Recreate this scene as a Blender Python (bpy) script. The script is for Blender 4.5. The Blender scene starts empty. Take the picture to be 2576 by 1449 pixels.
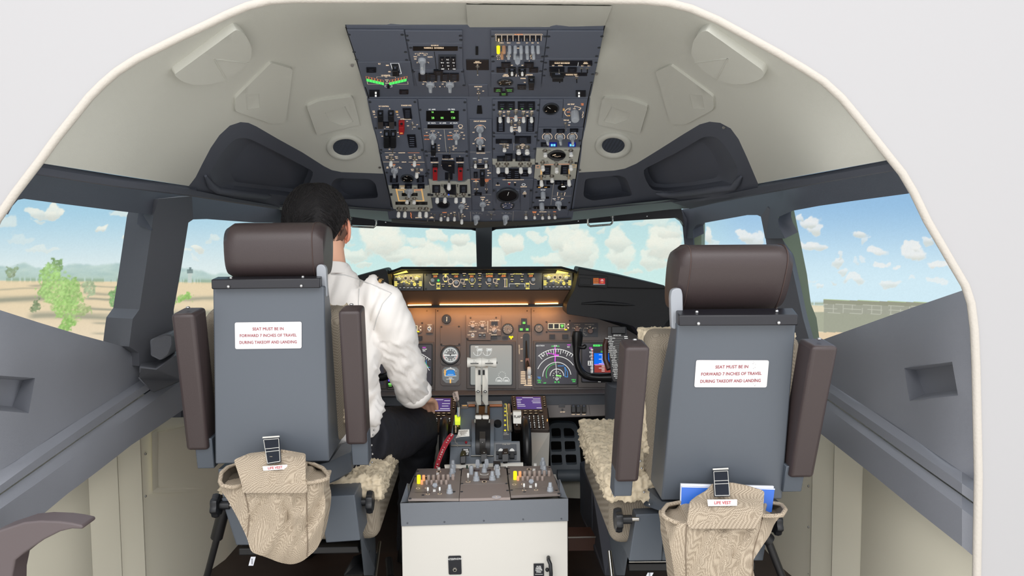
import bpy, bmesh, math, random
import numpy as np
from mathutils import Vector, Matrix, noise
from mathutils.geometry import delaunay_2d_cdt
random.seed(7)
SC = bpy.context.scene
COL = SC.collection
# ------------------------------------------------------------------ camera
F, CX, CY = 1850.0, 1288.0, 724.5
CAM = Vector((0.02, 0.0, 1.25))
yaw, pit, rol = math.radians(2.04), math.radians(3.85), math.radians(0.4)
_d = Vector((math.sin(yaw)*math.cos(pit), math.cos(yaw)*math.cos(pit), -math.sin(pit)))
_r = Vector((math.cos(yaw), -math.sin(yaw), 0))
_u = _r.cross(_d)
R_ = _r*math.cos(rol) - _u*math.sin(rol)
U_ = _u*math.cos(rol) + _r*math.sin(rol)
cd = bpy.data.cameras.new('camera'); cam = bpy.data.objects.new('camera', cd); COL.objects.link(cam)
cd.sensor_width = 36; cd.lens = 36*F/2576.0; cd.clip_start = .02
cam.matrix_world = Matrix(((R_.x, U_.x, -_d.x, CAM.x), (R_.y, U_.y, -_d.y, CAM.y), (R_.z, U_.z, -_d.z, CAM.z), (0, 0, 0, 1)))
SC.camera = cam
vs = SC.view_settings
vs.view_transform = 'Standard'; vs.look = 'None'; vs.gamma = 1; vs.use_curve_mapping = False; vs.exposure = 0.0
# ------------------------------------------------------------------ light of the room the simulator stands in
w = bpy.data.worlds.new('world'); SC.world = w; w.use_nodes = True
w.node_tree.nodes['Background'].inputs[0].default_value = (.97, .975, 1.0, 1)
w.node_tree.nodes['Background'].inputs[1].default_value = 1.80
def area(name, loc, rot, sx, sy, power, col=(1, 1, 1)):
    l = bpy.data.lights.new(name, 'AREA'); l.shape = 'RECTANGLE'; l.size = sx; l.size_y = sy; l.energy = power; l.color = col
    o = bpy.data.objects.new(name, l); COL.objects.link(o); o.location = loc; o.rotation_euler = rot
    return o
area('room_light', (-.9, -.7, 2.75), (math.radians(28), 0, math.radians(-4)), 1.3, 1.3, 26, (1, .985, .96))
area('room_light', (1.1, -.9, 2.75), (math.radians(28), 0, math.radians(4)), 1.3, 1.3, 26, (1, .985, .96))
# ------------------------------------------------------------------ rays and planes
def ray(px, py): return _d + R_*((px-CX)/F) + U_*((CY-py)/F)
def U(px, py, Y):
    r = ray(px, py); return CAM + r*(Y/r.y)
def UX(px, py, X):
    r = ray(px, py); return CAM + r*((X-CAM.x)/r.x)
def proj(p):
    v = p-CAM; z = v.dot(_d); return CX+F*v.dot(R_)/z, CY-F*v.dot(U_)/z
def mpp(p): return (p-CAM).dot(_d)/F          # metres per pixel there
class Pl:
    """a real plane in the cockpit: ex right, ey up along the face, n out of the face"""
    def __init__(s, p0, p1, ex=Vector((1, 0, 0))):
        s.p0 = p0; s.ex = ex.normalized(); ey = (p1-p0); ey -= s.ex*ey.dot(s.ex); s.ey = ey.normalized(); s.n = s.ex.cross(s.ey).normalized()
        s.M = Matrix(((s.ex.x, s.ey.x, s.n.x, 0), (s.ex.y, s.ey.y, s.n.y, 0), (s.ex.z, s.ey.z, s.n.z, 0), (0, 0, 0, 1)))
    def at(s, px, py, h=0):
        r = ray(px, py); t = (s.p0-CAM).dot(s.n)/r.dot(s.n); return CAM+r*t+s.n*h
    def fr(s, px, py, h=0, rot=0):
        M = s.M @ Matrix.Rotation(math.radians(rot), 4, 'Z'); M = M.copy(); M.translation = s.at(px, py, h); return M
    def off(s, h):
        q = Pl.__new__(Pl); q.__dict__.update(s.__dict__); q.p0 = s.p0+s.n*h; return q
class Crop:
    def __init__(s, ox, oy, k): s.o = (ox, oy, k)
    def __call__(s, x, y): return (s.o[0]+x/s.o[2], s.o[1]+y/s.o[2])
A_ = Crop(860, 50, 5.797); B_ = Crop(1180, 50, 5.797); C_ = Crop(900, 230, 8.05); D_ = Crop(1180, 230, 8.05)
E_ = Crop(930, 370, 7.628); F_ = Crop(1180, 370, 7.627); G_ = Crop(900, 640, 7.576); H_ = Crop(1220, 640, 5.152)
I_ = Crop(940, 770, 6.3); J_ = Crop(1280, 780, 6.44); K_ = Crop(1060, 960, 6.3); L_ = Crop(1360, 980, 4.529)
M_ = Crop(1000, 1140, 5.855); N_ = Crop(980, 1300, 4.6); X_ = Crop(0, 0, 1)
# ------------------------------------------------------------------ materials
def lin(c):
    c = c/255.0; return c/12.92 if c <= .04045 else ((c+.055)/1.055)**2.4
MATS = {}
def mat(name, rgb=(128, 128, 128), rough=.5, metal=0, emis=0, bump=0, bscale=200, spec=.5, vary=0, kind=None, kscale=300):
    if name in MATS: return MATS[name]
    m = bpy.data.materials.new(name); m.use_nodes = True; nt = m.node_tree; b = nt.nodes['Principled BSDF']
    c = (lin(rgb[0]), lin(rgb[1]), lin(rgb[2]), 1)
    b.inputs['Base Color'].default_value = c; b.inputs['Roughness'].default_value = rough; b.inputs['Metallic'].default_value = metal
    b.inputs['Specular IOR Level'].default_value = spec
    if emis:
        b.inputs['Emission Color'].default_value = c; b.inputs['Emission Strength'].default_value = emis
    tc = nt.nodes.new('ShaderNodeTexCoord')
    if vary:
        n = nt.nodes.new('ShaderNodeTexNoise'); n.inputs['Scale'].default_value = 14; n.inputs['Detail'].default_value = 3
        mx = nt.nodes.new('ShaderNodeMixRGB'); mx.blend_type = 'MULTIPLY'; mx.inputs[1].default_value = c
        rp = nt.nodes.new('ShaderNodeMapRange'); rp.inputs[3].default_value = 1-vary; rp.inputs[4].default_value = 1+vary*.5
        nt.links.new(tc.outputs['Object'], n.inputs['Vector']); nt.links.new(n.outputs['Fac'], rp.inputs[0]); nt.links.new(rp.outputs[0], mx.inputs[2])
        mx.inputs[0].default_value = 1; nt.links.new(mx.outputs[0], b.inputs['Base Color'])
    if bump:
        n = nt.nodes.new('ShaderNodeTexNoise'); n.inputs['Scale'].default_value = bscale; n.inputs['Detail'].default_value = 2
        bp = nt.nodes.new('ShaderNodeBump'); bp.inputs['Strength'].default_value = bump; bp.inputs['Distance'].default_value = .002
        nt.links.new(tc.outputs['Object'], n.inputs['Vector']); nt.links.new(n.outputs['Fac'], bp.inputs['Height']); nt.links.new(bp.outputs[0], b.inputs['Normal'])
    if kind == 'weave':      # two-tone basket weave
        br = nt.nodes.new('ShaderNodeTexChecker'); br.inputs['Scale'].default_value = kscale
        mp = nt.nodes.new('ShaderNodeMapping'); mp.inputs['Rotation'].default_value = (.6, .5, .75)
        nt.links.new(tc.outputs['Object'], mp.inputs[0]); nt.links.new(mp.outputs[0], br.inputs['Vector'])
        br.inputs['Color1'].default_value = c; br.inputs['Color2'].default_value = (c[0]*.46, c[1]*.43, c[2]*.40, 1)
        nt.links.new(br.outputs['Color'], b.inputs['Base Color'])
        bp = nt.nodes.new('ShaderNodeBump'); bp.inputs['Strength'].default_value = .5; bp.inputs['Distance'].default_value = .001
        nt.links.new(br.outputs['Fac'], bp.inputs['Height']); nt.links.new(bp.outputs[0], b.inputs['Normal'])
    MATS[name] = m; return m
def emat(name, rgb, s=1.0):
    if name in MATS: return MATS[name]
    m = bpy.data.materials.new(name); m.use_nodes = True; nt = m.node_tree; nt.nodes.clear()
    e = nt.nodes.new('ShaderNodeEmission'); o = nt.nodes.new('ShaderNodeOutputMaterial')
    e.inputs[0].default_value = (lin(rgb[0]), lin(rgb[1]), lin(rgb[2]), 1); e.inputs[1].default_value = s
    nt.links.new(e.outputs[0], o.inputs[0]); MATS[name] = m; return m
# ------------------------------------------------------------------ text
_tc = {}
def glyphs(s):
    if s in _tc: return _tc[s]
    c = bpy.data.curves.new('t', 'FONT'); c.body = s; c.align_x = 'CENTER'; c.align_y = 'CENTER'; c.resolution_u = 2; c.size = 1
    o = bpy.data.objects.new('t', c); COL.objects.link(o); dg = bpy.context.evaluated_depsgraph_get(); dg.update()
    me = bpy.data.meshes.new_from_object(o.evaluated_get(dg))
    v = [x.co.copy() for x in me.vertices]; f = [tuple(p.vertices) for p in me.polygons]
    COL.objects.unlink(o); bpy.data.objects.remove(o); bpy.data.curves.remove(c); bpy.data.meshes.remove(me)
    if v:
        zc = (max(p.y for p in v)+min(p.y for p in v))/2; v = [Vector((p.x, p.y-zc, 0)) for p in v]
    _tc[s] = (v, f); return _tc[s]
# ------------------------------------------------------------------ mesh builder
I4 = Matrix.Identity(4)
def TR(x, y, z): return Matrix.Translation((x, y, z))
def frame(o, ex, ey, n):
    return Matrix(((ex.x, ey.x, n.x, o.x), (ex.y, ey.y, n.y, o.y), (ex.z, ey.z, n.z, o.z), (0, 0, 0, 1)))
class MB:
    def __init__(s): s.v = []; s.f = []; s.m = []; s.mats = []; s.cur = 0
    def mt(s, m):
        if m not in s.mats: s.mats.append(m)
        s.cur = s.mats.index(m); return s
    def add(s, vs_, fs, M=I4):
        b = len(s.v); s.v += [M @ Vector(x) for x in vs_]
        for f in fs: s.f.append([b+i for i in f]); s.m.append(s.cur)
        return s
    def quad(s, *p): return s.add(p, [tuple(range(len(p)))])
    def box(s, M, x, y, z, z0=None, taper=1.0):
        """x,y half sizes; z height from z0 (default centred)"""
        if z0 is None: z0 = -z/2
        t = taper
        vs_ = [(-x, -y, z0), (x, -y, z0), (x, y, z0), (-x, y, z0), (-x*t, -y*t, z0+z), (x*t, -y*t, z0+z), (x*t, y*t, z0+z), (-x*t, y*t, z0+z)]
        return s.add(vs_, [(3, 2, 1, 0), (4, 5, 6, 7), (0, 1, 5, 4), (1, 2, 6, 5), (2, 3, 7, 6), (3, 0, 4, 7)], M)
    def prism(s, pts, vec):
        """closed loop of world points extruded by vec"""
        n = len(pts); vec = Vector(vec); vs_ = [Vector(p) for p in pts]+[Vector(p)+vec for p in pts]
        s.add(vs_, [tuple(range(n-1, -1, -1)), tuple(range(n, 2*n))]+[(i, (i+1) % n, n+(i+1) % n, n+i) for i in range(n)]); return s
    def lathe(s, M, prof, seg=16, flut=0, fd=.1, arc=None):
        vs_ = []; fs = []; n = len(prof)
        for r, z in prof:
            for k in range(seg):
                a = 2*math.pi*k/seg; rr = r
                if flut: rr = r*(1-fd*(.5+.5*math.cos(a*flut)))
                vs_.append((rr*math.cos(a), rr*math.sin(a), z))
        for i in range(n-1):
            for k in range(seg):
                k2 = (k+1) % seg; fs.append((i*seg+k, i*seg+k2, (i+1)*seg+k2, (i+1)*seg+k))
        fs.append(tuple(range(seg-1, -1, -1))); fs.append(tuple((n-1)*seg+k for k in range(seg)))
        return s.add(vs_, fs, M)
    def cyl(s, M, r, h, seg=14, r2=None, z0=0): return s.lathe(M, [(r, z0), (r2 if r2 is not None else r, z0+h)], seg)
    def tube(s, pts, r, seg=8, rs=None, closed=False, flat=None):
        pts = [Vector(p) for p in pts]; n = len(pts); vs_ = []; fs = []; up = None
        for i, p in enumerate(pts):
            if closed: t = (pts[(i+1) % n]-pts[i-1]).normalized()
            else: t = (pts[min(i+1, n-1)]-pts[max(i-1, 0)]).normalized()
            if up is None:
                up = Vector((0, 0, 1)) if abs(t.z) < .9 else Vector((1, 0, 0))
            a = (up-t*up.dot(t))
            if a.length < 1e-6: a = Vector((1, 0, 0))-t*t.x
            a.normalize(); b = t.cross(a); up = a; rr = rs[i] if rs else r
            ra, rb = (rr, rr) if not isinstance(rr, tuple) else rr
            for k in range(seg):
                an = 2*math.pi*k/seg; vs_.append(p+a*math.cos(an)*ra+b*math.sin(an)*rb)
        for i in range(n if closed else n-1):
            j = (i+1) % n
            for k in range(seg):
                k2 = (k+1) % seg; fs.append((i*seg+k, i*seg+k2, j*seg+k2, j*seg+k))
        if not closed: fs.append(tuple(range(seg-1, -1, -1))); fs.append(tuple((n-1)*seg+k for k in range(seg)))
        return s.add(vs_, fs)
    def loft(s, rings, cap=True):
        n = len(rings[0]); vs_ = [p for r in rings for p in r]; fs = []
        for i in range(len(rings)-1):
            for k in range(n):
                k2 = (k+1) % n; fs.append((i*n+k, i*n+k2, (i+1)*n+k2, (i+1)*n+k))
        if cap: fs.append(tuple(range(n-1, -1, -1))); fs.append(tuple((len(rings)-1)*n+k for k in range(n)))
        return s.add(vs_, fs)
    def sphere(s, c, rx, ry=None, rz=None, M=I4, seg=16, rg=10):
        ry = ry or rx; rz = rz or rx; vs_ = []; fs = []; c = Vector(c)
        for i in range(1, rg):
            t = math.pi*i/rg
            for k in range(seg):
                a = 2*math.pi*k/seg; vs_.append((c.x+rx*math.sin(t)*math.cos(a), c.y+ry*math.sin(t)*math.sin(a), c.z+rz*math.cos(t)))
        b = len(vs_); vs_ += [(c.x, c.y, c.z+rz), (c.x, c.y, c.z-rz)]
        for i in range(rg-2):
            for k in range(seg):
                k2 = (k+1) % seg; fs.append((i*seg+k, (i+1)*seg+k, (i+1)*seg+k2, i*seg+k2))
        for k in range(seg):
            k2 = (k+1) % seg; fs.append((b, k, k2)); fs.append((b+1, (rg-2)*seg+k2, (rg-2)*seg+k))
        return s.add(vs_, fs, M)
    def text(s, t, M, h, sx=1.0, bold=0):
        v, f = glyphs(t); k = h/.7
        for dx, dy in ([(0, 0)] if not bold else [(0, 0), (bold, 0), (0, bold), (bold, bold)]):
            s.add([(p.x*k*sx+dx, p.y*k+dy, (dx+dy)*.02) for p in v], f, M)
        return s
    def stroke(s, P, pts, wpx, h=.0004, closed=False):
        """a line of pixel points lying on plane P, wpx wide"""
        q = [P.at(x, y, h) for x, y in pts]
        if closed: q.append(q[0])
        for a, b in zip(q, q[1:]):
            t = (b-a)
            if t.length < 1e-7: continue
            t.normalize(); o = P.n.cross(t)*(wpx*mpp(a)/2); s.quad(a-o-t*o.length*.6, b-o+t*o.length*.6, b+o+t*o.length*.6, a+o-t*o.length*.6)
        return s
    def slab(s, P, pts, h0, h1, taper=None):
        a = [P.at(x, y, h0) for x, y in pts]; q = [P.at(x, y, 0) for x, y in pts]
        # keep the face straight above the outline
        b = [x+P.n*h1 for x in q]; a = [x+P.n*h0 for x in q]; n = len(pts)
        ar = sum((pts[i][0]*pts[(i+1) % n][1]-pts[(i+1) % n][0]*pts[i][1]) for i in range(n))
        if ar > 0: a.reverse(); b.reverse()
        return s.add(a+b, [tuple(range(n-1, -1, -1)), tuple(range(n, 2*n))]+[(i, (i+1) % n, n+(i+1) % n, n+i) for i in range(n)])
    def build(s, name, parent=None, smooth=None, bevel=0, bseg=2, sub=0, recalc=True, origin=None):
        me = bpy.data.meshes.new(name)
        base = Vector((0, 0, 0)); q = parent
        while q is not None: base += q.location; q = q.parent
        vv = s.v
        loc = Vector((0, 0, 0))
        if parent is None and vv:
            if origin is not None: loc = Vector(origin)
            else:
                xs = [p.x for p in vv]; ys = [p.y for p in vv]; zs = [p.z for p in vv]
                loc = Vector(((min(xs)+max(xs))/2, (min(ys)+max(ys))/2, min(zs)))
        me.from_pydata([tuple(p-base-loc) for p in vv], [], s.f)
        for m in s.mats: me.materials.append(m)
        if len(s.mats) > 1: me.polygons.foreach_set('material_index', s.m)
        if recalc:
            bm = bmesh.new(); bm.from_mesh(me); bmesh.ops.recalc_face_normals(bm, faces=bm.faces); bm.to_mesh(me); bm.free()
        if smooth is not None:
            me.polygons.foreach_set('use_smooth', [True]*len(me.polygons)); me.set_sharp_from_angle(angle=math.radians(smooth))
        me.update()
        o = bpy.data.objects.new(name, me); COL.objects.link(o); o.parent = parent; o.location = loc
        if bevel:
            b = o.modifiers.new('bevel', 'BEVEL'); b.width = bevel; b.segments = bseg; b.limit_method = 'ANGLE'; b.angle_limit = math.radians(40)
            b.harden_normals = False
        if sub:
            b = o.modifiers.new('sub', 'SUBSURF'); b.levels = sub; b.render_levels = sub
        return o
def tag(o, label=None, cat=None, group=None, kind=None):
    if label: o['label'] = label
    if cat: o['category'] = cat
    if group: o['group'] = group
    if kind: o['kind'] = kind
    return o
def thing(name, loc, label, cat, group=None):
    o = bpy.data.objects.new(name, None); o.empty_display_size = .05; COL.objects.link(o); o.location = loc
    return tag(o, label, cat, group)
def struct(o, label=None, cat=None): return tag(o, label, cat, kind='structure')
# ------------------------------------------------------------------ smooth depth field over the liner (thin plate on 1/Y)
class TPS:
    def __init__(s, pts):
        P = np.array([(a/1000., b/1000.) for a, b, c in pts]); w_ = np.array([1/c for a, b, c in pts]); n = len(P)
        K = s.k(np.linalg.norm(P[:, None]-P[None], axis=2)); Q = np.c_[np.ones(n), P]
        Am = np.zeros((n+3, n+3)); Am[:n, :n] = K+np.eye(n)*1e-5; Am[:n, n:] = Q; Am[n:, :n] = Q.T
        s.c = np.linalg.solve(Am, np.r_[w_, 0, 0, 0]); s.P = P
    def k(s, r): return np.where(r > 1e-9, r*r*np.log(np.maximum(r, 1e-9)), 0)
    def Y(s, px, py):
        p = np.array((px/1000., py/1000.)); r = np.linalg.norm(s.P-p, axis=1); n = len(s.P)
        return 1/(s.k(r) @ s.c[:n]+s.c[n]+s.c[n+1:] @ p)
    def at(s, px, py, h=0):
        q = U(px, py, s.Y(px, py))
        if h:
            a = U(px+3, py, s.Y(px+3, py))-q; b = U(px, py+3, s.Y(px, py+3))-q; n = b.cross(a).normalized()
            if n.dot(CAM-q) < 0: n = -n
            q = q+n*h
        return q
def dense(loop, step, closed=True):
    out = []; n = len(loop)
    for i in range(n if closed else n-1):
        a = loop[i]; b = loop[(i+1) % n]; d = math.hypot(b[0]-a[0], b[1]-a[1]); k = max(1, int(d/step))
        for j in range(k): out.append((a[0]+(b[0]-a[0])*j/k, a[1]+(b[1]-a[1])*j/k))
    if not closed: out.append(loop[-1])
    return out
def rnd(loop, r=12, n=4):
    """round the corners of a closed pixel loop"""
    out = []; m = len(loop)
    for i in range(m):
        p = Vector(loop[i]).to_2d(); a = Vector(loop[i-1]).to_2d(); b = Vector(loop[(i+1) % m]).to_2d()
        da = (a-p); db = (b-p); ra = min(r, da.length*.45); rb = min(r, db.length*.45)
        s_ = p+da.normalized()*ra; e = p+db.normalized()*rb
        for k in range(n+1):
            t = k/n; q = s_*(1-t)**2+p*2*t*(1-t)+e*t*t; out.append((q.x, q.y))
    return out
def inside(p, L):
    x, y = p; c = False; n = len(L); j = n-1
    for i in range(n):
        if (L[i][1] > y) != (L[j][1] > y) and x < (L[j][0]-L[i][0])*(y-L[i][1])/(L[j][1]-L[i][1])+L[i][0]: c = not c
        j = i
    return c
def region(mb, at, outer, holes=(), step=30):
    """fill a pixel region (with holes) with triangles on the surface at(px,py)"""
    pts = []; edges = []
    for L in [outer]+list(holes):
        L = dense(L, step); b = len(pts); pts += L; edges += [(b+i, b+(i+1) % len(L)) for i in range(len(L))]
    x0 = min(p[0] for p in outer); x1 = max(p[0] for p in outer); y0 = min(p[1] for p in outer); y1 = max(p[1] for p in outer)
    x = x0+step*.5
    while x < x1:
        y = y0+step*.5
        while y < y1:
            if inside((x, y), outer) and not any(inside((x, y), h) for h in holes): pts.append((x, y))
            y += step
        x += step
    r = delaunay_2d_cdt([Vector(p) for p in pts], edges, [], 0, 1e-4)
    vs2, fs = r[0], r[2]; keep = []
    for f in fs:
        c = (sum(vs2[i][0] for i in f)/len(f), sum(vs2[i][1] for i in f)/len(f))
        if inside(c, outer) and not any(inside(c, h) for h in holes): keep.append(tuple(f))
    mb.add([at(v[0], v[1]) for v in vs2], keep); return mb
def skirt(mb, at, loop, h0, h1, step=30, closed=True):
    L = dense(loop, step, closed); a = [at(x, y, h0) for x, y in L]; b = [at(x, y, h1) for x, y in L]; n = len(L)
    mb.add(a+b, [(i, (i+1) % n, n+(i+1) % n, n+i) for i in range(n if closed else n-1)]); return mb
# ================================================================== shell
m_wall = mat('white_wall', (166, 165, 166), .75)
m_pipe = mat('cream_piping', (186, 180, 171), .6, bump=.5, bscale=160)
m_liner = mat('beige_liner', (191, 191, 182), .62, bump=.25, bscale=900)
m_trim = mat('dark_grey_trim', (78, 82, 92), .6, bump=.3, bscale=1100)
m_trim2 = mat('slate_side_panel', (138, 141, 149), .6, bump=.3, bscale=1100)
m_cream = mat('cream_side_lining', (252, 247, 226), .6)
m_black = mat('black_metal', (22, 23, 28), .4)
m_lip = mat('grey_lip', (76, 80, 80), .5)
m_green = mat('pale_green_reveal', (128, 142, 118), .6)
m_floor = mat('brown_floor', (62, 50, 44), .55, vary=.35)
m_screw = mat('bright_screw', (190, 190, 190), .3, metal=.9)
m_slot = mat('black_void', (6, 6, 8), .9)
YO = 1.5
# arch inner outline (pixels at Y=YO)
arch = [(-60, 1560), (-58, 900), (-50, 720), (-30, 625), (0, 557), (45, 492), (107, 411), (150, 352), (200, 290), (232, 250), (265, 217), (300, 187), (350, 155), (400, 130), (460, 100), (520, 72), (575, 45), (625, 24), (680, 10), (740, 6),
        (900, 6), (1200, 6), (1500, 8), (1620, 10), (1680, 16), (1735, 30), (1800, 58), (1870, 96), (1950, 140), (2020, 182), (2065, 211), (2110, 252), (2150, 300), (2190, 350), (2232, 403), (2262, 440), (2290, 487), (2325, 560), (2360, 620), (2395, 680), (2420, 722), (2434, 765), (2442, 830), (2446, 920), (2452, 1200), (2455, 1560)]
def off2(L, d):
    out = []
    for i, p in enumerate(L):
        a = L[max(i-1, 0)]; b = L[min(i+1, len(L)-1)]; tx, ty = b[0]-a[0], b[1]-a[1]; k = math.hypot(tx, ty)
        out.append((p[0]+ty/k*d, p[1]-tx/k*d))
    return out
arch_o = off2(arch, 17)
mb = MB().mt(m_wall)
ip = [U(x, y, YO-.004) for x, y in arch_o]
n_ = len(ip)
# white wall around the opening: fan out to a big rectangle, with thickness
def outp(p):
    c = Vector((0, YO-.004, .7)); d = p-c; k = min(3.4/max(abs(d.x), 1e-6), 2.4/max(abs(d.z), 1e-6)); q = c+d*k; return Vector((q.x, YO-.004, max(q.z, 0)))
ip[0].z = 0; ip[-1].z = 0
op = [outp(p) for p in ip]; op[0] = Vector((-3.4, YO-.004, 0)); op[-1] = Vector((3.4, YO-.004, 0))
back = Vector((0, .012, 0))
mb.add(ip+op, [(i, i+1, n_+i+1, n_+i) for i in range(n_-1)])
mb.add([p+back for p in ip]+[p+back for p in op], [(i+1, i, n_+i, n_+i+1) for i in range(n_-1)])
mb.add(ip+[p+back for p in ip], [(i+1, i, n_+i, n_+i+1) for i in range(n_-1)])
struct(mb.build('wall_front', smooth=30), 'white outer wall of the simulator around the arched cockpit opening', 'wall')
# piping
mb = MB().mt(m_pipe)
pp = [U(x, y, YO-.002) for x, y in off2(arch, 9)]; pp[0].z = 0.01; pp[-1].z = 0.01
mb.tube(pp, .0085, 8)
struct(mb.build('trim_1', smooth=60), 'cream ribbed edge piping along the arched opening', 'edge trim')
# overhead planes
PA0, PA1, PA2 = 1.80, 2.20, 2.71
OA = Pl(U(1200, 243, PA1), U(1200, 62, PA0)); OF = Pl(U(1200, 550, PA2), U(1200, 243, PA1))
def onpl(P, x, y): return P.at(x, y).y
ctl = [(x, y, YO) for x, y in arch[6:34]]
ctl += [(868, 60, 1.786), (1524, 60, 1.786), (896, 150, onpl(OA, 896, 150)), (1500, 150, onpl(OA, 1500, 150)), (1200, 50, 1.774), (1000, 50, 1.774), (1400, 50, 1.774), (950, 62, 1.786), (1025, 62, 1.786), (1100, 62, 1.786), (1300, 62, 1.786), (1200, 62, 1.786), (1375, 62, 1.786), (1450, 62, 1.786)]
ctl += [(925, 243, PA1), (1482, 243, PA1)]
for x, y in [(945, 330), (1467, 330), (968, 433), (1455, 433), (988, 535), (1440, 535)]: ctl.append((x, y, onpl(OF, x, y)))
ctl += [(300, 440, 1.73), (475, 468, 2.08), (2070, 433, 1.68), (1907, 462, 2.08), (605, 307, 1.98), (1790, 306, 1.98), (700, 520, 2.58), (580, 500, 2.3), (1685, 507, 2.55), (1800, 490, 2.28), (880, 526, 2.64), (1560, 522, 2.62)]
LN = TPS(ctl)
# beige liner
left_b = [(107, 411), (475, 468), (492, 446), (510, 410), (530, 372), (552, 340), (578, 316), (605, 307), (625, 309), (645, 318), (700, 350), (760, 383), (815, 418), (835, 428), (860, 433), (968, 437)]
right_b = [(1455, 434), (1545, 429), (1572, 424), (1600, 412), (1660, 375), (1720, 337), (1760, 313), (1785, 306), (1812, 309), (1838, 323), (1858, 350), (1880, 398), (1907, 462), (2232, 403)]
panL = [(968, 437), (945, 330), (926, 243), (896, 150), (868, 62)]
panR = [(1522, 62), (1500, 150), (1482, 243), (1467, 330), (1455, 434)]
outer = left_b+panL[1:]+panR+right_b[1:]+[p for p in reversed(arch[7:34])]
mb = MB().mt(m_liner)
discL = [(428, 172), (440, 163), (584, 56), (600, 62), (614, 80), (624, 105), (622, 130), (600, 158), (560, 186), (520, 198), (480, 199), (450, 190)]
discR = [(1786, 58), (1765, 67), (1752, 88), (1747, 118), (1757, 143), (1780, 165), (1812, 187), (1850, 197), (1885, 197), (1918, 186), (1932, 176), (1928, 160)]
polyL = [(678, 152), (733, 168), (716, 303), (680, 307), (588, 275), (587, 243)]
polyR = [(1652, 175), (1690, 158), (1798, 238), (1799, 270), (1730, 308), (1690, 308)]
plateL = [(768, 262), (800, 248), (885, 237), (904, 308), (795, 334)]
plateR = [(1518, 240), (1580, 243), (1633, 262), (1612, 331), (1505, 308)]
windL = [(613, 233), (647, 230), (650, 266), (617, 271)]
windR = [(1738, 233), (1771, 234), (1776, 270), (1746, 268)]
wL2 = [(815, 278), (866, 262), (887, 300), (860, 311), (828, 300)]
wR2 = [(1541, 262), (1588, 278), (1580, 296), (1549, 307), (1520, 300)]
cirL = [(869+52*math.cos(t*math.pi/16), 368+36*math.sin(t*math.pi/16)) for t in range(32)]
cirR = [(1543+46*math.cos(t*math.pi/16), 364+33*math.sin(t*math.pi/16)) for t in range(32)]
region(mb, LN.at, outer, [], 28)
struct(mb.build('ceiling', smooth=40), 'beige moulded cockpit ceiling liner around the overhead panel', 'ceiling')
# raised shapes moulded on the liner
def raised(name, label, loops, h, holes=(), bev=.004, m=m_liner):
    mb = MB().mt(m)
    at0 = lambda x, y, hh=0: LN.at(x, y, hh)
    L = rnd(loops, 7, 3); region(mb, lambda x, y: LN.at(x, y, h), L, holes, 22); 
    L2 = [(x, y) for x, y in L]; skirt(mb, LN.at, L2, -.004, h, 22)
    for hl in holes:
        skirt(mb, LN.at, hl, h, -.02, 12)
        c = (sum(p[0] for p in hl)/len(hl), sum(p[1] for p in hl)/len(hl)); Ld = dense(hl, 12); n = len(Ld)
        mb.add([LN.at(x, y, h-.001) for x, y in Ld]+[LN.at(c[0]+6, c[1]+5, .0015)], [(i, (i+1) % n, n) for i in range(n)])
    o = mb.build(name, smooth=35, bevel=bev, bseg=3); return o
struct(raised('trim_2', '', discL, .016), 'half-round moulding on the left of the ceiling', 'moulding')
struct(raised('trim_3', '', discR, .016), 'half-round moulding on the right of the ceiling', 'moulding')
struct(raised('trim_4', '', polyL, .007, [windL]), 'five-sided moulded plate with a small square recess, left of ceiling', 'moulding')
struct(raised('trim_5', '', polyR, .007, [windR]), 'five-sided moulded plate with a small square recess, right of ceiling', 'moulding')
struct(raised('trim_6', '', plateL, .009, [wL2]), 'four-sided moulded plate with a scooped recess beside the overhead panel, left', 'moulding')
struct(raised('trim_7', '', plateR, .009, [wR2]), 'four-sided moulded plate with a scooped recess beside the overhead panel, right', 'moulding')
# creases in the half rounds
for nm, pts in (('trim_8', [(616, 144), (529, 131), (561, 190)]), ('trim_9', [(1757, 143), (1841, 130), (1812, 187)])):
    mb = MB().mt(m_liner); mb.tube([LN.at(x, y, .016) for x, y in dense(pts, 12, False)], .0018, 6); struct(mb.build(nm, smooth=60), 'moulded crease on the half-round ceiling moulding', 'moulding')
# air outlets
m_grille = mat('dark_mesh_grille', (62, 70, 84), .6, kind='weave', kscale=420)
for nm, cx, cy, rx, ry, ix, iy, lab in (('left', 869, 368, 48, 32, 31, 20, 'round ceiling air outlet with dark mesh above the seated person'), ('right', 1543, 364, 46, 32, 28, 19, 'round ceiling air outlet with dark mesh above the right-hand seat')):
    rt = thing('air_outlet', LN.at(cx, cy), lab, 'air vent', 'round ceiling air outlets')
    mb = MB().mt(m_liner); rings = []
    for kx, ky, h in ((rx, ry, -.002), (rx, ry, .006), (rx*.93, ry*.93, .010), (ix*1.22, iy*1.22, .010), (ix, iy, .002)):
        rings.append([LN.at(cx+kx*math.cos(t*math.pi/20), cy+ky*math.sin(t*math.pi/20), h) for t in range(40)])
    mb.loft(rings, cap=False); mb.build('ring', rt, smooth=50)
    mb = MB().mt(m_grille); mb.add([LN.at(cx+(ix+2)*math.cos(t*math.pi/20), cy+(iy+2)*math.sin(t*math.pi/20), .003) for t in range(40)], [tuple(range(40))]); mb.build('mesh_grille', rt)
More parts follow.
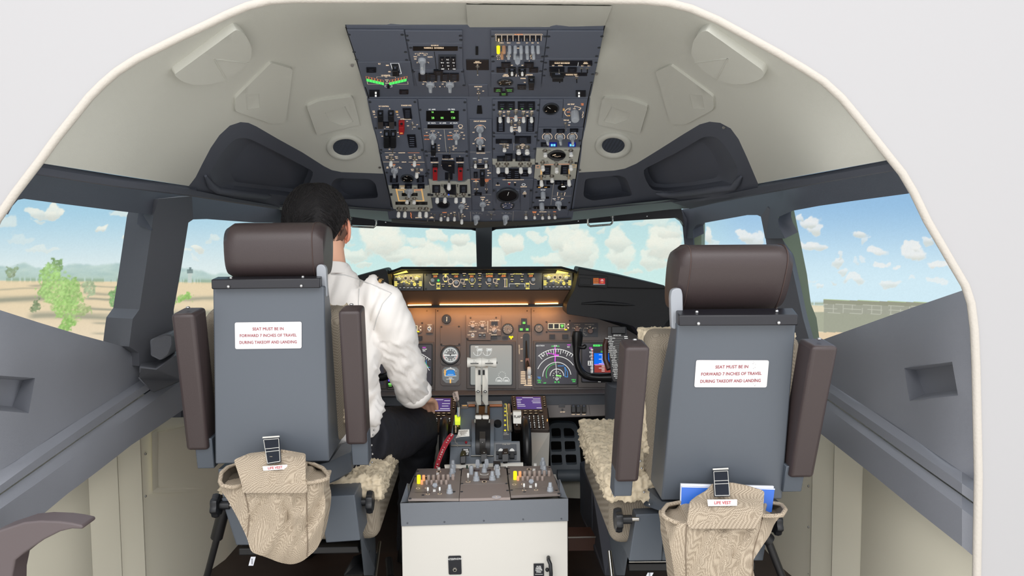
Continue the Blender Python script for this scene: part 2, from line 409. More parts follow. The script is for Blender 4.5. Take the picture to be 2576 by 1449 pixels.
# ceiling seam piece above the panel, screws
mb = MB().mt(m_liner); region(mb, lambda x, y: LN.at(x, y, .0025), [(1173, 8), (1540, 12), (1521, 62), (1400, 65), (1182, 66), (1176, 60)], [], 40); skirt(mb, LN.at, [(1173, 8), (1176, 60), (1182, 66), (1400, 65), (1521, 62)], 0, .0025, 30, False)
struct(mb.build('trim_10', smooth=40), 'overlapping beige ceiling strip above the overhead panel', 'trim')
mb = MB().mt(m_screw)
for x, y in ((1193, 56), (886, 162), (1501, 183), (955, 419), (1458, 425), (1822, 318)):
    M = frame(LN.at(x, y, .003), Vector((1, 0, 0)), Vector((0, .8, -.6)), Vector((0, -.6, -.8))); mb.cyl(M, .0042, .0025, 10)
struct(mb.build('trim_11', smooth=30), 'screws in the ceiling liner', 'screws')
# ---------------------------------------------------------------- dark front trim with stowage recesses
pocL = [(527, 437), (545, 405), (568, 372), (590, 350), (610, 346), (630, 350), (700, 385), (790, 432), (775, 470), (760, 498), (700, 490), (620, 482), (545, 474)]
pocL2 = [(832, 462), (845, 448), (930, 450), (945, 462), (952, 498), (860, 502), (838, 490)]
pocR = [(1617, 427), (1700, 385), (1770, 344), (1795, 343), (1812, 352), (1838, 388), (1858, 428), (1846, 462), (1760, 475), (1680, 482), (1640, 478), (1625, 455)]
pocR2 = [(1472, 450), (1555, 441), (1575, 447), (1592, 492), (1490, 505), (1467, 495)]
pocL = rnd(pocL, 10, 2); pocR = rnd(pocR, 10, 2); pocL2 = rnd(pocL2, 8, 2); pocR2 = rnd(pocR2, 8, 2)
outL = list(reversed(left_b[1:]))+[(475, 468), (481, 490), (590, 506), (703, 521), (880, 525), (990, 533)]
outL = [(990, 533), (968, 437)]+list(reversed(left_b[2:-1]))+[(475, 468), (481, 490), (590, 506), (703, 521), (880, 525)]
outR = [(1433, 533), (1455, 434)]+right_b[1:12]+[(1907, 462), (1905, 489), (1800, 500), (1734, 510), (1685, 508)]
for nm, out, pocs, lab in (('trim_12', outL, (pocL, pocL2), 'left'), ('trim_13', outR, (pocR, pocR2), 'right')):
    mb = MB().mt(m_trim); region(mb, LN.at, out, pocs, 22)
    for pc in pocs:
        L = dense(pc, 14); n = len(L); c = (sum(p[0] for p in L)/n, sum(p[1] for p in L)/n)
        rings = []
        for k, h in ((1.0, 0), (.985, -.006), (.93, -.055), (.80, -.07)):
            rings.append([LN.at(c[0]+(x-c[0])*k, c[1]+(y-c[1])*k, 0)+Vector((0, -h*1.2, -h*.2)) for x, y in L])
        mb.loft(rings, cap=False); mb.add(rings[-1], [tuple(range(n))])
    struct(mb.build(nm, smooth=45), 'dark grey moulded front ceiling trim with two stowage recesses, %s side' % lab, 'trim')
# retaining lips of the big recesses
for nm, pts in (('trim_14', [(515, 440), (528, 463), (545, 476), (600, 484), (680, 492)]), ('trim_15', [(1866, 442), (1848, 468), (1760, 480), (1690, 488), (1650, 484)])):
    mb = MB().mt(m_trim); mb.tube([LN.at(x, y, .004) for x, y in dense(pts, 14, False)], .011, 8, rs=[.004]+[.011]*(len(dense(pts, 14, False))-2)+[.003])
    struct(mb.build(nm, smooth=60), 'rounded lip of the stowage recess', 'trim')
# ---------------------------------------------------------------- grab rails (side cornice)
def strip(name, rows, m, lab, cat, smooth=35, bevel=0, add=.03):
    mb = MB().mt(m); n = len(rows[0]); vs_ = [U(p[0], p[1], max(p[2], 1.5)+add) for r in rows for p in r]
    mb.add(vs_, [(i*n+k, i*n+k+1, (i+1)*n+k+1, (i+1)*n+k) for i in range(len(rows)-1) for k in range(n-1)])
    return struct(mb.build(name, smooth=smooth, bevel=bevel), lab, cat)
strip('trim_16', [[(107, 411, 1.5), (290, 440, 1.72), (475, 468, 2.08), (492, 466, 2.09)], [(100, 421, 1.485), (288, 452, 1.70), (476, 476, 2.05), (494, 480, 2.07)], ], m_trim, 'dark grey cornice rail above the left windows', 'rail')
strip('trim_17', [[(100, 421, 1.485), (288, 452, 1.70), (476, 476, 2.05), (590, 500, 2.28), (700, 519, 2.55)], [(91, 437, 1.49), (285, 467, 1.72), (481, 491, 2.07), (590, 508, 2.3), (703, 524, 2.57)], [(91, 440, 1.53), (285, 470, 1.76), (481, 494, 2.11), (590, 511, 2.34), (703, 527, 2.61)]], m_trim, 'lower bead of the left cornice rail', 'rail')
strip('trim_18', [[(2232, 403, 1.5), (2070, 433, 1.69), (1907, 462, 2.08)], [(2240, 412, 1.485), (2073, 442, 1.67), (1906, 472, 2.05)]], m_trim, 'dark grey cornice rail above the right windows', 'rail')
strip('trim_19', [[(2240, 412, 1.485), (2073, 442, 1.67), (1906, 472, 2.05), (1800, 494, 2.26), (1690, 509, 2.5)], [(2252, 427, 1.49), (2080, 456, 1.69), (1905, 488, 2.07), (1800, 508, 2.3), (1734, 523, 2.5)], [(2252, 430, 1.53), (2080, 459, 1.73), (1905, 491, 2.11), (1800, 511, 2.34), (1734, 526, 2.54)]], m_trim, 'lower bead of the right cornice rail', 'rail')
# ---------------------------------------------------------------- window headers and posts. Y by side wall
def yL(px): return [1.5, 1.5+max(0, px)*(.70/385)][1] if px < 385 else 2.2+(px-385)*(.80/325)
def yR(px): return 1.5+max(0, 2440-px)*(.72/440) if px > 2000 else 2.22+(2000-px)*(.85/270)
def patch(name, out, m, lab, cat, ydef, step=34, thick=.03, tdir=None, holes=(), bevel=0, par=None):
    """flat-ish moulded piece given by pixels, with real thickness outwards"""
    mb = MB().mt(m); at = lambda x, y, h=0: U(x, y, ydef(x, y))
    region(mb, at, out, holes, step)
    for L in [out]+list(holes):
        L = dense(L, step); n = len(L); a = [at(x, y) for x, y in L]; b = [p+Vector(tdir) for p in a]
        mb.add(a+b, [(i, (i+1) % n, n+(i+1) % n, n+i) for i in range(n)])
    return struct(mb.build(name, smooth=35, bevel=bevel), lab, cat)
hL = [(91, 437), (285, 467), (481, 491), (590, 508), (703, 524), (712, 560), (640, 560), (560, 554), (520, 551), (486, 552), (474, 560), (470, 580), (381, 580), (386, 541), (300, 531), (150, 512), (60, 500), (45, 503), (30, 520), (20, 540), (45, 492)]
patch('trim_20', hL, m_trim, 'dark grey header above the left side windows', 'trim', lambda x, y: yL(x)+.02-(y-480)*.0002, tdir=(-.05, .02, .02))
hR = [(2252, 427), (2080, 456), (1905, 489), (1800, 509), (1734, 524), (1713, 528), (1722, 600), (1744, 600), (1743, 578), (1752, 566), (1765, 562), (1880, 541), (1905, 541), (1914, 545), (1925, 600), (1975, 600), (1962, 575), (1958, 560), (1958, 546), (1995, 530), (2060, 518), (2150, 505), (2285, 487), (2262, 440)]
patch('trim_21', hR, m_trim, 'dark grey header above the right side windows', 'trim', lambda x, y: yR(x)+.02-(y-480)*.0002, tdir=(.05, .02, .02))
# posts
def yLp(x, y): return 2.2+(x-385)*.0016+(y-560)*.00012
pL = [(386, 541), (366, 680), (351, 778), (334, 802), (330, 830), (325, 872), (350, 888), (350, 921), (392, 921), (428, 905), (436, 860), (437, 780), (455, 680), (474, 560), (486, 552), (483, 493), (400, 500)]
patch('trim_22', pL, mat('post_grey', (92, 94, 100), .6, bump=.3, bscale=1000), 'dark grey post between the left side windows', 'window post', yLp, tdir=(-.10, .05, 0))
mb = MB().mt(MATS['post_grey'])
mb.prism([U(376, 855, 2.15), U(400, 846, 2.15), U(418, 840, 2.17), U(433, 842, 2.2), U(434, 868, 2.2), U(424, 895, 2.18), U(405, 907, 2.15), U(378, 896, 2.15)], (-.02, .12, 0))
struct(mb.build('trim_23', smooth=40, bevel=.008, bseg=3), 'rounded window latch block at the foot of the left post', 'trim')
mb = MB().mt(MATS['post_grey']); mb.prism([U(322, 862, 2.33), U(470, 862, 2.45), U(470, 1000, 2.45), U(340, 990, 2.33)], (-.05, .03, 0)); struct(mb.build('trim_45'), 'dark filler panel at the foot of the left window post', 'trim')
mb = MB().mt(MATS['post_grey']); mb.prism([U(350, 921, 2.14), U(392, 927, 2.14), U(440, 895, 2.2), U(452, 895, 2.3), U(455, 960, 2.3), U(385, 990, 2.1), U(350, 950, 2.14)], (-.1, .25, 0)); struct(mb.build('trim_24', smooth=30, bevel=.005, bseg=3), 'slate corner block below the left window post', 'trim')
# right posts
def yRp(x, y): return 2.45-(x-1925)*.0018
pR = [(1914, 545), (1926, 600), (1940, 700), (1960, 800), (1975, 870), (2060, 870), (2037, 860), (2020, 800), (2003, 720), (1985, 640), (1970, 605), (1960, 580), (1958, 546), (1930, 520)]
patch('trim_25', pR, MATS['post_grey'], 'dark grey post between the right side windows', 'window post', yRp, tdir=(.04, .06, 0))
gR = [(1958, 546), (1960, 580), (1970, 605), (1985, 640), (2003, 720), (2020, 800), (2037, 862), (2062, 858), (2054, 800), (2040, 765), (2030, 690), (2012, 600), (1997, 526)]
patch('trim_26', gR, m_green, 'pale green inner reveal of the right rear window', 'trim', lambda x, y: 2.36+(2000-x)*-.001+.04, tdir=(.02, .05, 0))
gR2 = [(1743, 578), (1752, 566), (1765, 561), (1764, 640), (1770, 760), (1748, 760)]
patch('trim_27', gR2, m_green, 'pale green inner reveal of the right middle window', 'trim', lambda x, y: 3.12, tdir=(.03, .05, 0))
# front posts
pF = [(1713, 528), (1722, 620), (1733, 720), (1740, 800), (1768, 800), (1750, 700), (1745, 620), (1743, 575)]
patch('trim_30', pF, m_trim, 'dark post between the windshield and right middle window', 'window post', lambda x, y: 3.08, tdir=(.03, .08, 0))
pFl = [(703, 524), (712, 560), (700, 620), (690, 760), (650, 760), (670, 620), (690, 560)]
patch('trim_31', pFl, m_trim, 'dark post between the windshield and left middle window', 'window post', lambda x, y: 3.05, tdir=(-.03, .08, 0))
mb = MB().mt(mat('centre_post', (40, 46, 50), .5)); mb.prism([U(1196, 555, 3.42), U(1238, 555, 3.42), U(1237, 700, 3.36), U(1200, 700, 3.36)], (0, .06, .0)); struct(mb.build('trim_32', bevel=.006), 'dark central windshield post', 'window post')
# black windshield upper frames
for nm, L, yy in (('window_1', [(700, 520), (880, 545), (1050, 557), (1165, 565), (1218, 566), (1218, 582), (1196, 581), (1185, 578), (880, 566), (728, 552), (716, 558), (703, 560)], (3.05, 3.45)), ('window_2', [(1218, 566), (1270, 563), (1440, 548), (1714, 524), (1722, 570), (1714, 556), (1702, 548), (1560, 556), (1400, 567), (1248, 577), (1237, 582), (1218, 582)], (3.45, 3.07))):
    x0 = L[0][0] if nm == 'window_1' else 1218; x1 = 1218 if nm == 'window_1' else 1720
    f = lambda x, y, x0=x0, x1=x1, yy=yy: yy[0]+(yy[1]-yy[0])*(x-x0)/(x1-x0)
    patch(nm, L, m_black, 'black upper frame of the %s windshield' % ('left' if nm == 'window_1' else 'right'), 'window frame', f, tdir=(0, .03, .0), step=40)
mb = MB().mt(m_screw)
for x, y in ((970, 560), (1132, 569), (1299, 568), (1455, 557), (1628, 545)):
    Y = 3.05+(x-700)/518*.4 if x < 1218 else 3.45-(x-1218)/502*.38
    mb.sphere(U(x, y, Y-.003), .0035, seg=8, rg=6)
struct(mb.build('trim_33', smooth=60), 'small bright screws along the windshield frame', 'screws')
# lip between overhead and windshield frame
lipL = [(703, 524, 2.6), (880, 527, 2.67), (985, 533, 2.7)]
strip('trim_34', [[(703, 516, 2.6), (880, 520, 2.64), (990, 528, 2.68)], [(703, 528, 2.72), (880, 545, 2.9), (985, 558, 2.95)], [(703, 520, 3.05), (880, 545, 3.19), (985, 553, 3.27)]], m_lip, 'grey lip in front of the overhead panel, left', 'trim', add=-.03)
strip('trim_35', [[(1430, 528, 2.68), (1560, 515, 2.62), (1685, 502, 2.55), (1734, 504, 2.5)], [(1430, 556, 2.95), (1560, 541, 2.9), (1685, 527, 2.8), (1734, 524, 2.8)], [(1430, 549, 3.29), (1560, 538, 3.19), (1700, 525, 3.09), (1734, 522, 3.05)]], m_lip, 'grey lip in front of the overhead panel, right', 'trim', add=-.03)
strip('trim_36', [[(985, 550, 2.72), (1080, 556, 2.73), (1200, 558, 2.73), (1340, 556, 2.73), (1436, 548, 2.72)], [(985, 560, 2.76), (1080, 567, 2.78), (1200, 574, 2.8), (1340, 566, 2.78), (1436, 556, 2.76)], [(985, 552, 3.25), (1080, 558, 3.3), (1200, 564, 3.4), (1340, 556, 3.3), (1436, 549, 3.25)]], m_lip, 'grey lip under the forward edge of the overhead panel', 'trim', add=-.02)
# grab handles
for cx, ys, lab in (((881, 946), (548, 567, 571), 'chrome grab handle on the windshield frame left of centre'), ((1479, 1541), (545, 566, 565), 'chrome grab handle on the windshield frame right of centre')):
    rt = thing('grab_handle', U((cx[0]+cx[1])/2, 568, 3.05), lab, 'grab handle', 'chrome grab handles under the overhead')
    mc = mat('chrome', (200, 200, 195), .18, metal=1)
    Y = 3.08; y0, y1, y2 = ys
    yb = y0 if cx[0] < 1000 else y0+2
    e0 = (cx[0], y0+2 if cx[0] > 1000 else y0); e1 = (cx[1], y0-3 if cx[0] > 1000 else y0+2)
    MB().mt(mc).tube([U(e0[0], e0[1], Y), U(e0[0], y1-4, Y), U(e0[0]+1, y1, Y), U(e0[0]+6, y1+3, Y), U(cx[1]-6, y2+(0 if cx[0] > 1000 else 1), Y), U(cx[1]-1, y2-4, Y), U(cx[1], y2-8, Y), U(e1[0], e1[1], Y)], .0042, 10).build('bar', rt, smooth=60)
    for e in (e0, e1):
        MB().mt(mc).tube([U(e[0], e[1]-5, Y+.0), U(e[0], e[1]+5, Y)], .008, 10).build('mount', rt, smooth=60)
# ---------------------------------------------------------------- side walls
def side(name, rows, m, lab, cat='wall panel', bevel=0, thick=None):
    return strip(name, [[(a, b, c+.085) for a, b, c in r] for r in rows], m, lab, cat, 35, bevel)
# left upper side panel (window sill down to crease)
Lw = [[(-60, 764, 1.44), (0, 780, 1.5), (100, 812, 1.66), (200, 842, 1.83), (290, 866, 2.0), (330, 880, 2.1)],
      [(-60, 790, 1.42), (0, 806, 1.48), (100, 836, 1.64), (200, 864, 1.81), (290, 886, 1.98), (335, 898, 2.09)],
      [(-60, 1000, 1.42), (0, 985, 1.48), (100, 965, 1.65), (200, 950, 1.83), (290, 938, 2.0), (350, 925, 2.13)],
      [(-60, 1222, 1.42), (0, 1184, 1.48), (100, 1120, 1.65), (200, 1055, 1.83), (290, 998, 2.0), (352, 957, 2.13)],
      [(-60, 1262, 1.38), (0, 1222, 1.44), (100, 1150, 1.61), (200, 1080, 1.79), (290, 1018, 1.97), (380, 958, 2.12)],
      [(-60, 1283, 1.38), (0, 1242, 1.44), (100, 1172, 1.61), (200, 1102, 1.79), (290, 1040, 1.97), (382, 976, 2.12)]]
nichL = [(-30, 938), (88, 951), (72, 1040), (-30, 1033)]
def wallhole(name, rows, hole, lab):
    pts = [(a, b, c+.085) for r in rows[:4] for a, b, c in r]; T = TPS(pts); side(name, rows[3:], m_trim2, lab)
    out = [(a, b) for a, b, c in rows[0]]+[(r[-1][0], r[-1][1]) for r in rows[1:3]]+[(a, b) for a, b, c in reversed(rows[3])]+[(r[0][0], r[0][1]) for r in reversed(rows[1:3])]
    mb = MB().mt(m_trim2); at = lambda x, y: U(x, y, max(1.53, T.Y(x, y)+.03)); region(mb, at, out, [hole], 30)
    L = dense(hole, 30); n = len(L); c = (sum(p[0] for p in L)/n, sum(p[1] for p in L)/n); mb.mt(m_trim2)
    o4 = [at(*p) for p in hole]; dv = Vector((.05 if c[0] > 1200 else -.05, .035, .0)); i4 = [at(c[0]+(x-c[0])*.8, c[1]+(y-c[1])*.82)+dv for x, y in hole]; i4[0] += Vector((0, .02, -.01)); i4[1] += Vector((0, .02, -.01))
    mb.add(o4+i4, [(k, (k+1) % 4, 4+(k+1) % 4, 4+k) for k in range(4)]+[(4, 5, 6, 7)])
    struct(mb.build(name, smooth=35), lab, 'wall panel')
wallhole('wall_left', Lw, [(-40, 942), (88, 951), (72, 1040), (-40, 1030)], 'slate grey left side panel below the window with a moulded recess')
lo = [[(-60, 1287, 1.39), (0, 1246, 1.45), (100, 1176, 1.62), (200, 1105, 1.80), (290, 1043, 1.98), (382, 980, 2.13), (450, 940, 2.28), (540, 900, 2.5)],
      [(-60, 1325, 1.36), (0, 1281, 1.42), (100, 1211, 1.59), (200, 1140, 1.77), (290, 1076, 1.95), (385, 1009, 2.1), (447, 964, 2.24), (540, 905, 2.46)],
      [(-60, 1418, 1.36), (0, 1370, 1.42), (85, 1313, 1.57), (170, 1242, 1.71), (240, 1190, 1.84), (330, 1120, 2.02), (455, 1035, 2.26), (560, 965, 2.5)],
      [(-60, 1418, 1.46), (0, 1370, 1.52), (85, 1313, 1.67), (170, 1242, 1.81), (240, 1190, 1.94), (330, 1120, 2.12), (455, 1035, 2.36), (560, 965, 2.6)]]
lo[1].insert(4, (245, 1108, 1.86)) if False else None
side('trim_37', lo, m_trim2, 'slate grey ledge along the left side wall', 'ledge')
# right
Rw = [[(2442, 722, 1.5), (2420, 731, 1.52), (2300, 772, 1.73), (2180, 815, 1.93), (2060, 858, 2.18), (1990, 872, 2.4)],
      [(2442, 750, 1.48), (2420, 757, 1.50), (2300, 797, 1.71), (2180, 838, 1.91), (2066, 878, 2.16), (1990, 890, 2.4)],
      [(2449, 980, 1.48), (2420, 975, 1.50), (2300, 950, 1.71), (2180, 935, 1.91), (2080, 920, 2.15), (1990, 910, 2.4)],
      [(2452, 1208, 1.48), (2420, 1187, 1.50), (2300, 1105, 1.71), (2180, 1024, 1.91), (2090, 966, 2.13), (1990, 905, 2.4)],
      [(2452, 1238, 1.44), (2420, 1216, 1.46), (2300, 1132, 1.67), (2180, 1050, 1.87), (2085, 985, 2.1), (1990, 922, 2.36)],
      [(2452, 1266, 1.44), (2420, 1243, 1.46), (2300, 1158, 1.67), (2180, 1072, 1.87), (2082, 1003, 2.1), (1990, 940, 2.36)]]
wallhole('wall_right', Rw, [(2275, 926), (2395, 910), (2410, 995), (2288, 1008)], 'slate grey right side panel below the window with a moulded recess')
ro = [[(2452, 1270, 1.45), (2420, 1247, 1.47), (2300, 1162, 1.68), (2180, 1076, 1.88), (2082, 1007, 2.11), (1990, 944, 2.37)],
      [(2452, 1304, 1.42), (2420, 1280, 1.44), (2300, 1190, 1.65), (2180, 1100, 1.85), (2082, 1027, 2.08), (1990, 965, 2.34)],
      [(2452, 1402, 1.42), (2420, 1375, 1.44), (2300, 1280, 1.65), (2180, 1182, 1.85), (2066, 1092, 2.08), (1990, 1035, 2.34)],
      [(2452, 1402, 1.52), (2420, 1375, 1.54), (2300, 1280, 1.75), (2180, 1182, 1.95), (2066, 1092, 2.18), (1990, 1035, 2.44)]]
side('trim_38', ro, m_trim2, 'slate grey ledge along the right side wall', 'ledge')
# pockets moulded in the side panels (framed recess standing proud)
def niche(name, q, inner, Yf, lab):
    mb = MB().mt(m_trim2); o = [U(x, y, Yf(x)-.004) for x, y in q]; i = [U(x, y, Yf(x)+.045) for x, y in inner]
    mb.add(o+i, [(k, (k+1) % 4, 4+(k+1) % 4, 4+k) for k in range(4)]+[(4, 5, 6, 7)])
    return struct(mb.build(name), lab, 'recess')
def wl(x): return 1.565+x*.00185
def wr(x): return 1.565+(2449-x)*.0019
# lower cream walls with folded panels
def wallz(name, cols, lab, m=m_cream):
    """cols: (px, x-depth Y); full height column strips from z=.98 to floor"""
    mb = MB().mt(m); vs_ = []
    for px, Y in cols:
        p = U(px, 1200, Y); vs_ += [Vector((p.x, p.y, .0)), Vector((p.x, p.y, .45)), Vector((p.x, p.y, .76))]
    n = len(cols)
    mb.add(vs_, [(3*i+k, 3*i+3+k, 3*i+4+k, 3*i+1+k) for i in range(n-1) for k in range(2)])
    return struct(mb.build(name, smooth=25), lab, 'wall panel')
wallz('baseboard_left', [(-75, 1.62), (20, 1.76), (150, 2.0), (220, 2.13), (222, 2.15), (296, 2.26), (298, 2.30), (356, 2.38), (358, 2.42), (560, 2.85), (640, 3.2), (760, 3.95)], 'cream folded lining below the left ledge')
wallz('baseboard_right', [(2462, 1.62), (2300, 1.90), (2172, 2.17), (2170, 2.19), (2098, 2.30), (2096, 2.35), (2044, 2.44), (2042, 2.48), (1960, 2.7), (1850, 3.2), (1750, 3.95)], 'cream folded lining below the right ledge')
mb = MB().mt(m_screw)
for x, y, Y in ((366, 1142, 2.43), (366, 1248, 2.43), (366, 1347, 2.43), (2034, 1223, 2.49), (2034, 1326, 2.49), (2035, 1443, 2.49)):
    mb.sphere(U(x, y, Y), .004, seg=8, rg=6)
struct(mb.build('trim_39', smooth=60), 'screws in the cream side lining', 'screws')
# niche in the left lining
mb = MB().mt(m_cream)
q = [(382, 1090), (560, 1050), (560, 1232), (384, 1236)]; Yn = lambda x: 2.40+(x-357)*.0023
o = [U(x, y, Yn(x)) for x, y in q]; inn = [U(x, y, Yn(x)+.05) for x, y in ((440, 1080), (560, 1060), (560, 1210), (410, 1215))]
mb.add(o+inn, [(k, (k+1) % 4, 4+(k+1) % 4, 4+k) for k in range(4)]+[(4, 5, 6, 7)])
bx = [U(382, 1090, Yn(382)-.012), U(386, 1090, Yn(386)-.012), U(388, 1236, Yn(388)-.012), U(384, 1238, Yn(384)-.012)]
mb.prism(bx, (0, .03, 0)); mb.prism([U(384, 1234, Yn(384)-.012), U(560, 1228, Yn(560)-.012), U(560, 1234, Yn(560)-.012), U(384, 1240, Yn(384)-.012)], (0, .03, 0))
struct(mb.build('trim_40', smooth=30, bevel=.002), 'cream moulded niche behind the left seat armrest', 'trim')
# front footwell, floor, underfloor steps
mb = MB().mt(m_floor); mb.add([(-3.4, 1.5, 0), (3.4, 1.5, 0), (3.4, 6, 0), (-3.4, 6, 0)], [(0, 1, 2, 3)]); struct(mb.build('floor'), 'dark brown cockpit floor', 'floor')
mb = MB().mt(mat('pale_bounce_floor', (225, 222, 214), .5)); mb.add([(-3.4, -3, 0), (3.4, -3, 0), (3.4, 1.5, 0), (-3.4, 1.5, 0)], [(0, 1, 2, 3)]); struct(mb.build('floor_bounce'), 'pale unseen room floor outside the simulator, added to bounce light up', 'floor')  # unseen room floor, added pale so light bounces up to the ceiling
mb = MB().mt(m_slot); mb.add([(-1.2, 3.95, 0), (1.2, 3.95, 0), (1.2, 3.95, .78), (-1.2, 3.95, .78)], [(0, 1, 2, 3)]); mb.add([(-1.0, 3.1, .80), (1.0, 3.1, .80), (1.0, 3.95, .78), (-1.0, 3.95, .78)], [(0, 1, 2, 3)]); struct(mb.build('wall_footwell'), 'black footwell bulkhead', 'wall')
# unseen shell added above the ceiling to stop light leaking in
mb = MB().mt(m_black); rings = []
for Y, k in ((1.56, 1.0), (2.2, .93), (2.9, .80)):
    rings.append([Vector((p.x*k*1.06, Y, 1.25+(p.z-1.25)*k+.10)) for p in [U(x, y, YO) for x, y in arch[6:35]]])
mb.loft(rings, cap=False) if False else mb.add([p for r in rings for p in r], [(i*len(rings[0])+k, i*len(rings[0])+k+1, (i+1)*len(rings[0])+k+1, (i+1)*len(rings[0])+k) for i in range(2) for k in range(len(rings[0])-1)])
struct(mb.build('ceiling_light_block', smooth=40), 'unseen shell added above the ceiling liner to block stray light', 'shell')
mb = MB().mt(m_trim); mb.prism([U(455, 930, 2.42), U(560, 860, 2.7), U(700, 800, 3.1), U(700, 1040, 3.1), U(560, 1040, 2.7), U(455, 1050, 2.42)], (-.04, 0, 0)); struct(mb.build('trim_43'), 'dark side panel beside the left seat under the middle window', 'panel')
mb = MB().mt(m_trim); mb.prism([U(1995, 880, 2.42), U(1870, 840, 2.7), U(1740, 800, 3.1), U(1740, 1040, 3.1), U(1870, 1040, 2.7), U(1995, 1050, 2.42)], (.04, 0, 0)); struct(mb.build('trim_44'), 'dark side panel beside the right seat under the middle window', 'panel')
# side recesses
# ================================================================== projection screen
def vnoise(x, y, seed=0):
    xi = np.floor(x).astype(int); yi = np.floor(y).astype(int); fx = x-xi; fy = y-yi; fx = fx*fx*(3-2*fx); fy = fy*fy*(3-2*fy)
    def h(a, b):
        n = (a*374761393+b*668265263+seed*1442695041) & 0xffffffff; n = ((n ^ (n >> 13))*1274126177) & 0xffffffff; return ((n ^ (n >> 16)) & 0xffff)/65535.0
    return (h(xi, yi)*(1-fx)+h(xi+1, yi)*fx)*(1-fy)+(h(xi, yi+1)*(1-fx)+h(xi+1, yi+1)*fx)*fy
def fbm(x, y, o=4, seed=0):
    s_ = 0; a = .5; t = 0
    for k in range(o): s_ = s_+a*vnoise(x*2**k, y*2**k, seed+k); t += a; a *= .55
    return s_/t
def sst(a, b, x):
    t = np.clip((x-a)/(b-a), 0, 1); return t*t*(3-2*t)
def paint(px, py):
    def C(c): return np.array(c, float)[None]
    n = len(px); g = sst(480, 720, py)[:, None]
    L = C((158, 200, 222))*(1-g)+C((222, 233, 232))*g; Mi = C((178, 214, 220))*(1-g)+C((200, 230, 226))*g; Rr = C((146, 186, 220))*(1-g)+C((206, 230, 240))*g
    a = sst(500, 860, px)[:, None]; b = sst(1650, 1900, px)[:, None]
    col = L*(1-a)+Mi*a; col = col*(1-b)+Rr*b
    wx = px+26*(fbm(px/34, py/34, 4, 3)-.5)*2; wy = py+20*(fbm(px/34, py/34, 4, 9)-.5)*2
    blobs = [(130, 535, 30, 16, 1), (90, 535, 20, 12, .9), (95, 555, 15, 6, .6), (300, 540, 30, 10, .7), (258, 575, 17, 9, .95), (312, 595, 14, 9, .9), (338, 608, 16, 10, .9), (15, 560, 25, 20, .6), (100, 625, 40, 8, .45), (50, 600, 40, 10, .35), (325, 625, 7, 4, .6),
             (500, 620, 18, 11, .9), (470, 632, 8, 5, .6), (540, 600, 12, 8, .5), (490, 650, 10, 6, .35), (960, 600, 48, 45, 1), (1000, 640, 60, 14, .9), (890, 640, 40, 12, .8), (880, 605, 14, 10, .5), (910, 660, 20, 6, .7), (1045, 612, 28, 12, .8), (1095, 597, 22, 12, .9), (1075, 640, 40, 30, .95), (1150, 600, 22, 16, .9), (1165, 640, 45, 26, .9), (1110, 662, 60, 14, .85), (1150, 668, 50, 8, .7),
             (1278, 612, 30, 26, 1), (1245, 650, 20, 26, .7), (1400, 600, 28, 30, .9), (1345, 605, 18, 16, .8), (1445, 620, 50, 38, .95), (1400, 652, 60, 14, .8), (1470, 640, 40, 30, .8), (1555, 600, 22, 30, .9), (1568, 640, 34, 30, .85), (1640, 560, 40, 10, .6), (1670, 610, 40, 40, 1), (1650, 650, 30, 20, .85), (1690, 580, 30, 20, .8), (1510, 580, 10, 8, .6), (1600, 680, 20, 6, .6), (1440, 572, 18, 10, .7),
             (1775, 590, 14, 22, .9), (1880, 595, 26, 14, .95), (1905, 600, 20, 18, .9), (1785, 612, 18, 8, .6), (2035, 562, 30, 12, 1), (2055, 575, 28, 12, 1), (2010, 548, 14, 9, .9), (2040, 618, 30, 12, .95), (2160, 585, 20, 10, .9), (2180, 600, 8, 14, .7), (2210, 632, 20, 16, .95), (2112, 637, 8, 12, .7), (2108, 655, 16, 12, .85), (2118, 680, 14, 8, .8), (2157, 658, 6, 5, .5), (2175, 658, 6, 6, .6),
             (2210, 674, 16, 8, .85), (2245, 678, 13, 6, .85), (2300, 640, 36, 16, 1), (2295, 625, 18, 12, 1), (2370, 668, 32, 11, .95), (2335, 602, 14, 11, .9), (2325, 540, 22, 15, .9), (2150, 700, 26, 10, .8), (2228, 712, 28, 8, .8), (2358, 714, 26, 8, .7), (2285, 705, 10, 6, .6), (2097, 706, 11, 5, .7), (2062, 718, 11, 5, .7), (2040, 706, 14, 6, .45)]
    den = np.zeros(n); low = np.zeros(n)
    for cx, cy, rx, ry, s_ in blobs:
        if 880 < cx < 1720: rx, ry = rx*1.12, ry*1.12
        d = np.sqrt(((wx-cx)/rx)**2+((wy-cy)/ry)**2); m = (1-sst(.84, 1.14, d))*s_; den = np.maximum(den, m); low = np.maximum(low, m*sst(-.1, .9, (py-cy)/ry))
    den = den*(.80+.3*fbm(px/16, py/12, 3, 5)); den = np.clip(den, 0, 1)[:, None]*.88
    cc = C((240, 238, 224))*(1-b)+C((238, 236, 232))*b; cs = C((206, 208, 198))
    lw = (low*.95*(.6+.6*fbm(px/22, py/9, 3, 91)))[:, None]; cc = cc*(1-lw)+cs*lw
    col = col*(1-den)+cc*den
    # ---- left ground
    left = px < 700
    ridge = 662+18*np.sin(px/70.)*.5+14*(fbm(px/60, px*0, 4, 21)-.5)*2+np.clip((px-250)*.05, 0, 12)
    hor = 706+px*.008
    hz = sst(-4, 4, py-ridge)*left; hc = C((176, 200, 196))+C((18, 14, 10))*(fbm(px/30, py/10, 3, 2)-.5)[:, None]*2
    hc = hc*(1-sst(0, 40, py-ridge)[:, None]*.45)+C((166, 190, 172))*sst(0, 40, py-ridge)[:, None]*.45
    col = col*(1-hz[:, None]*.85)+hc*hz[:, None]*.85
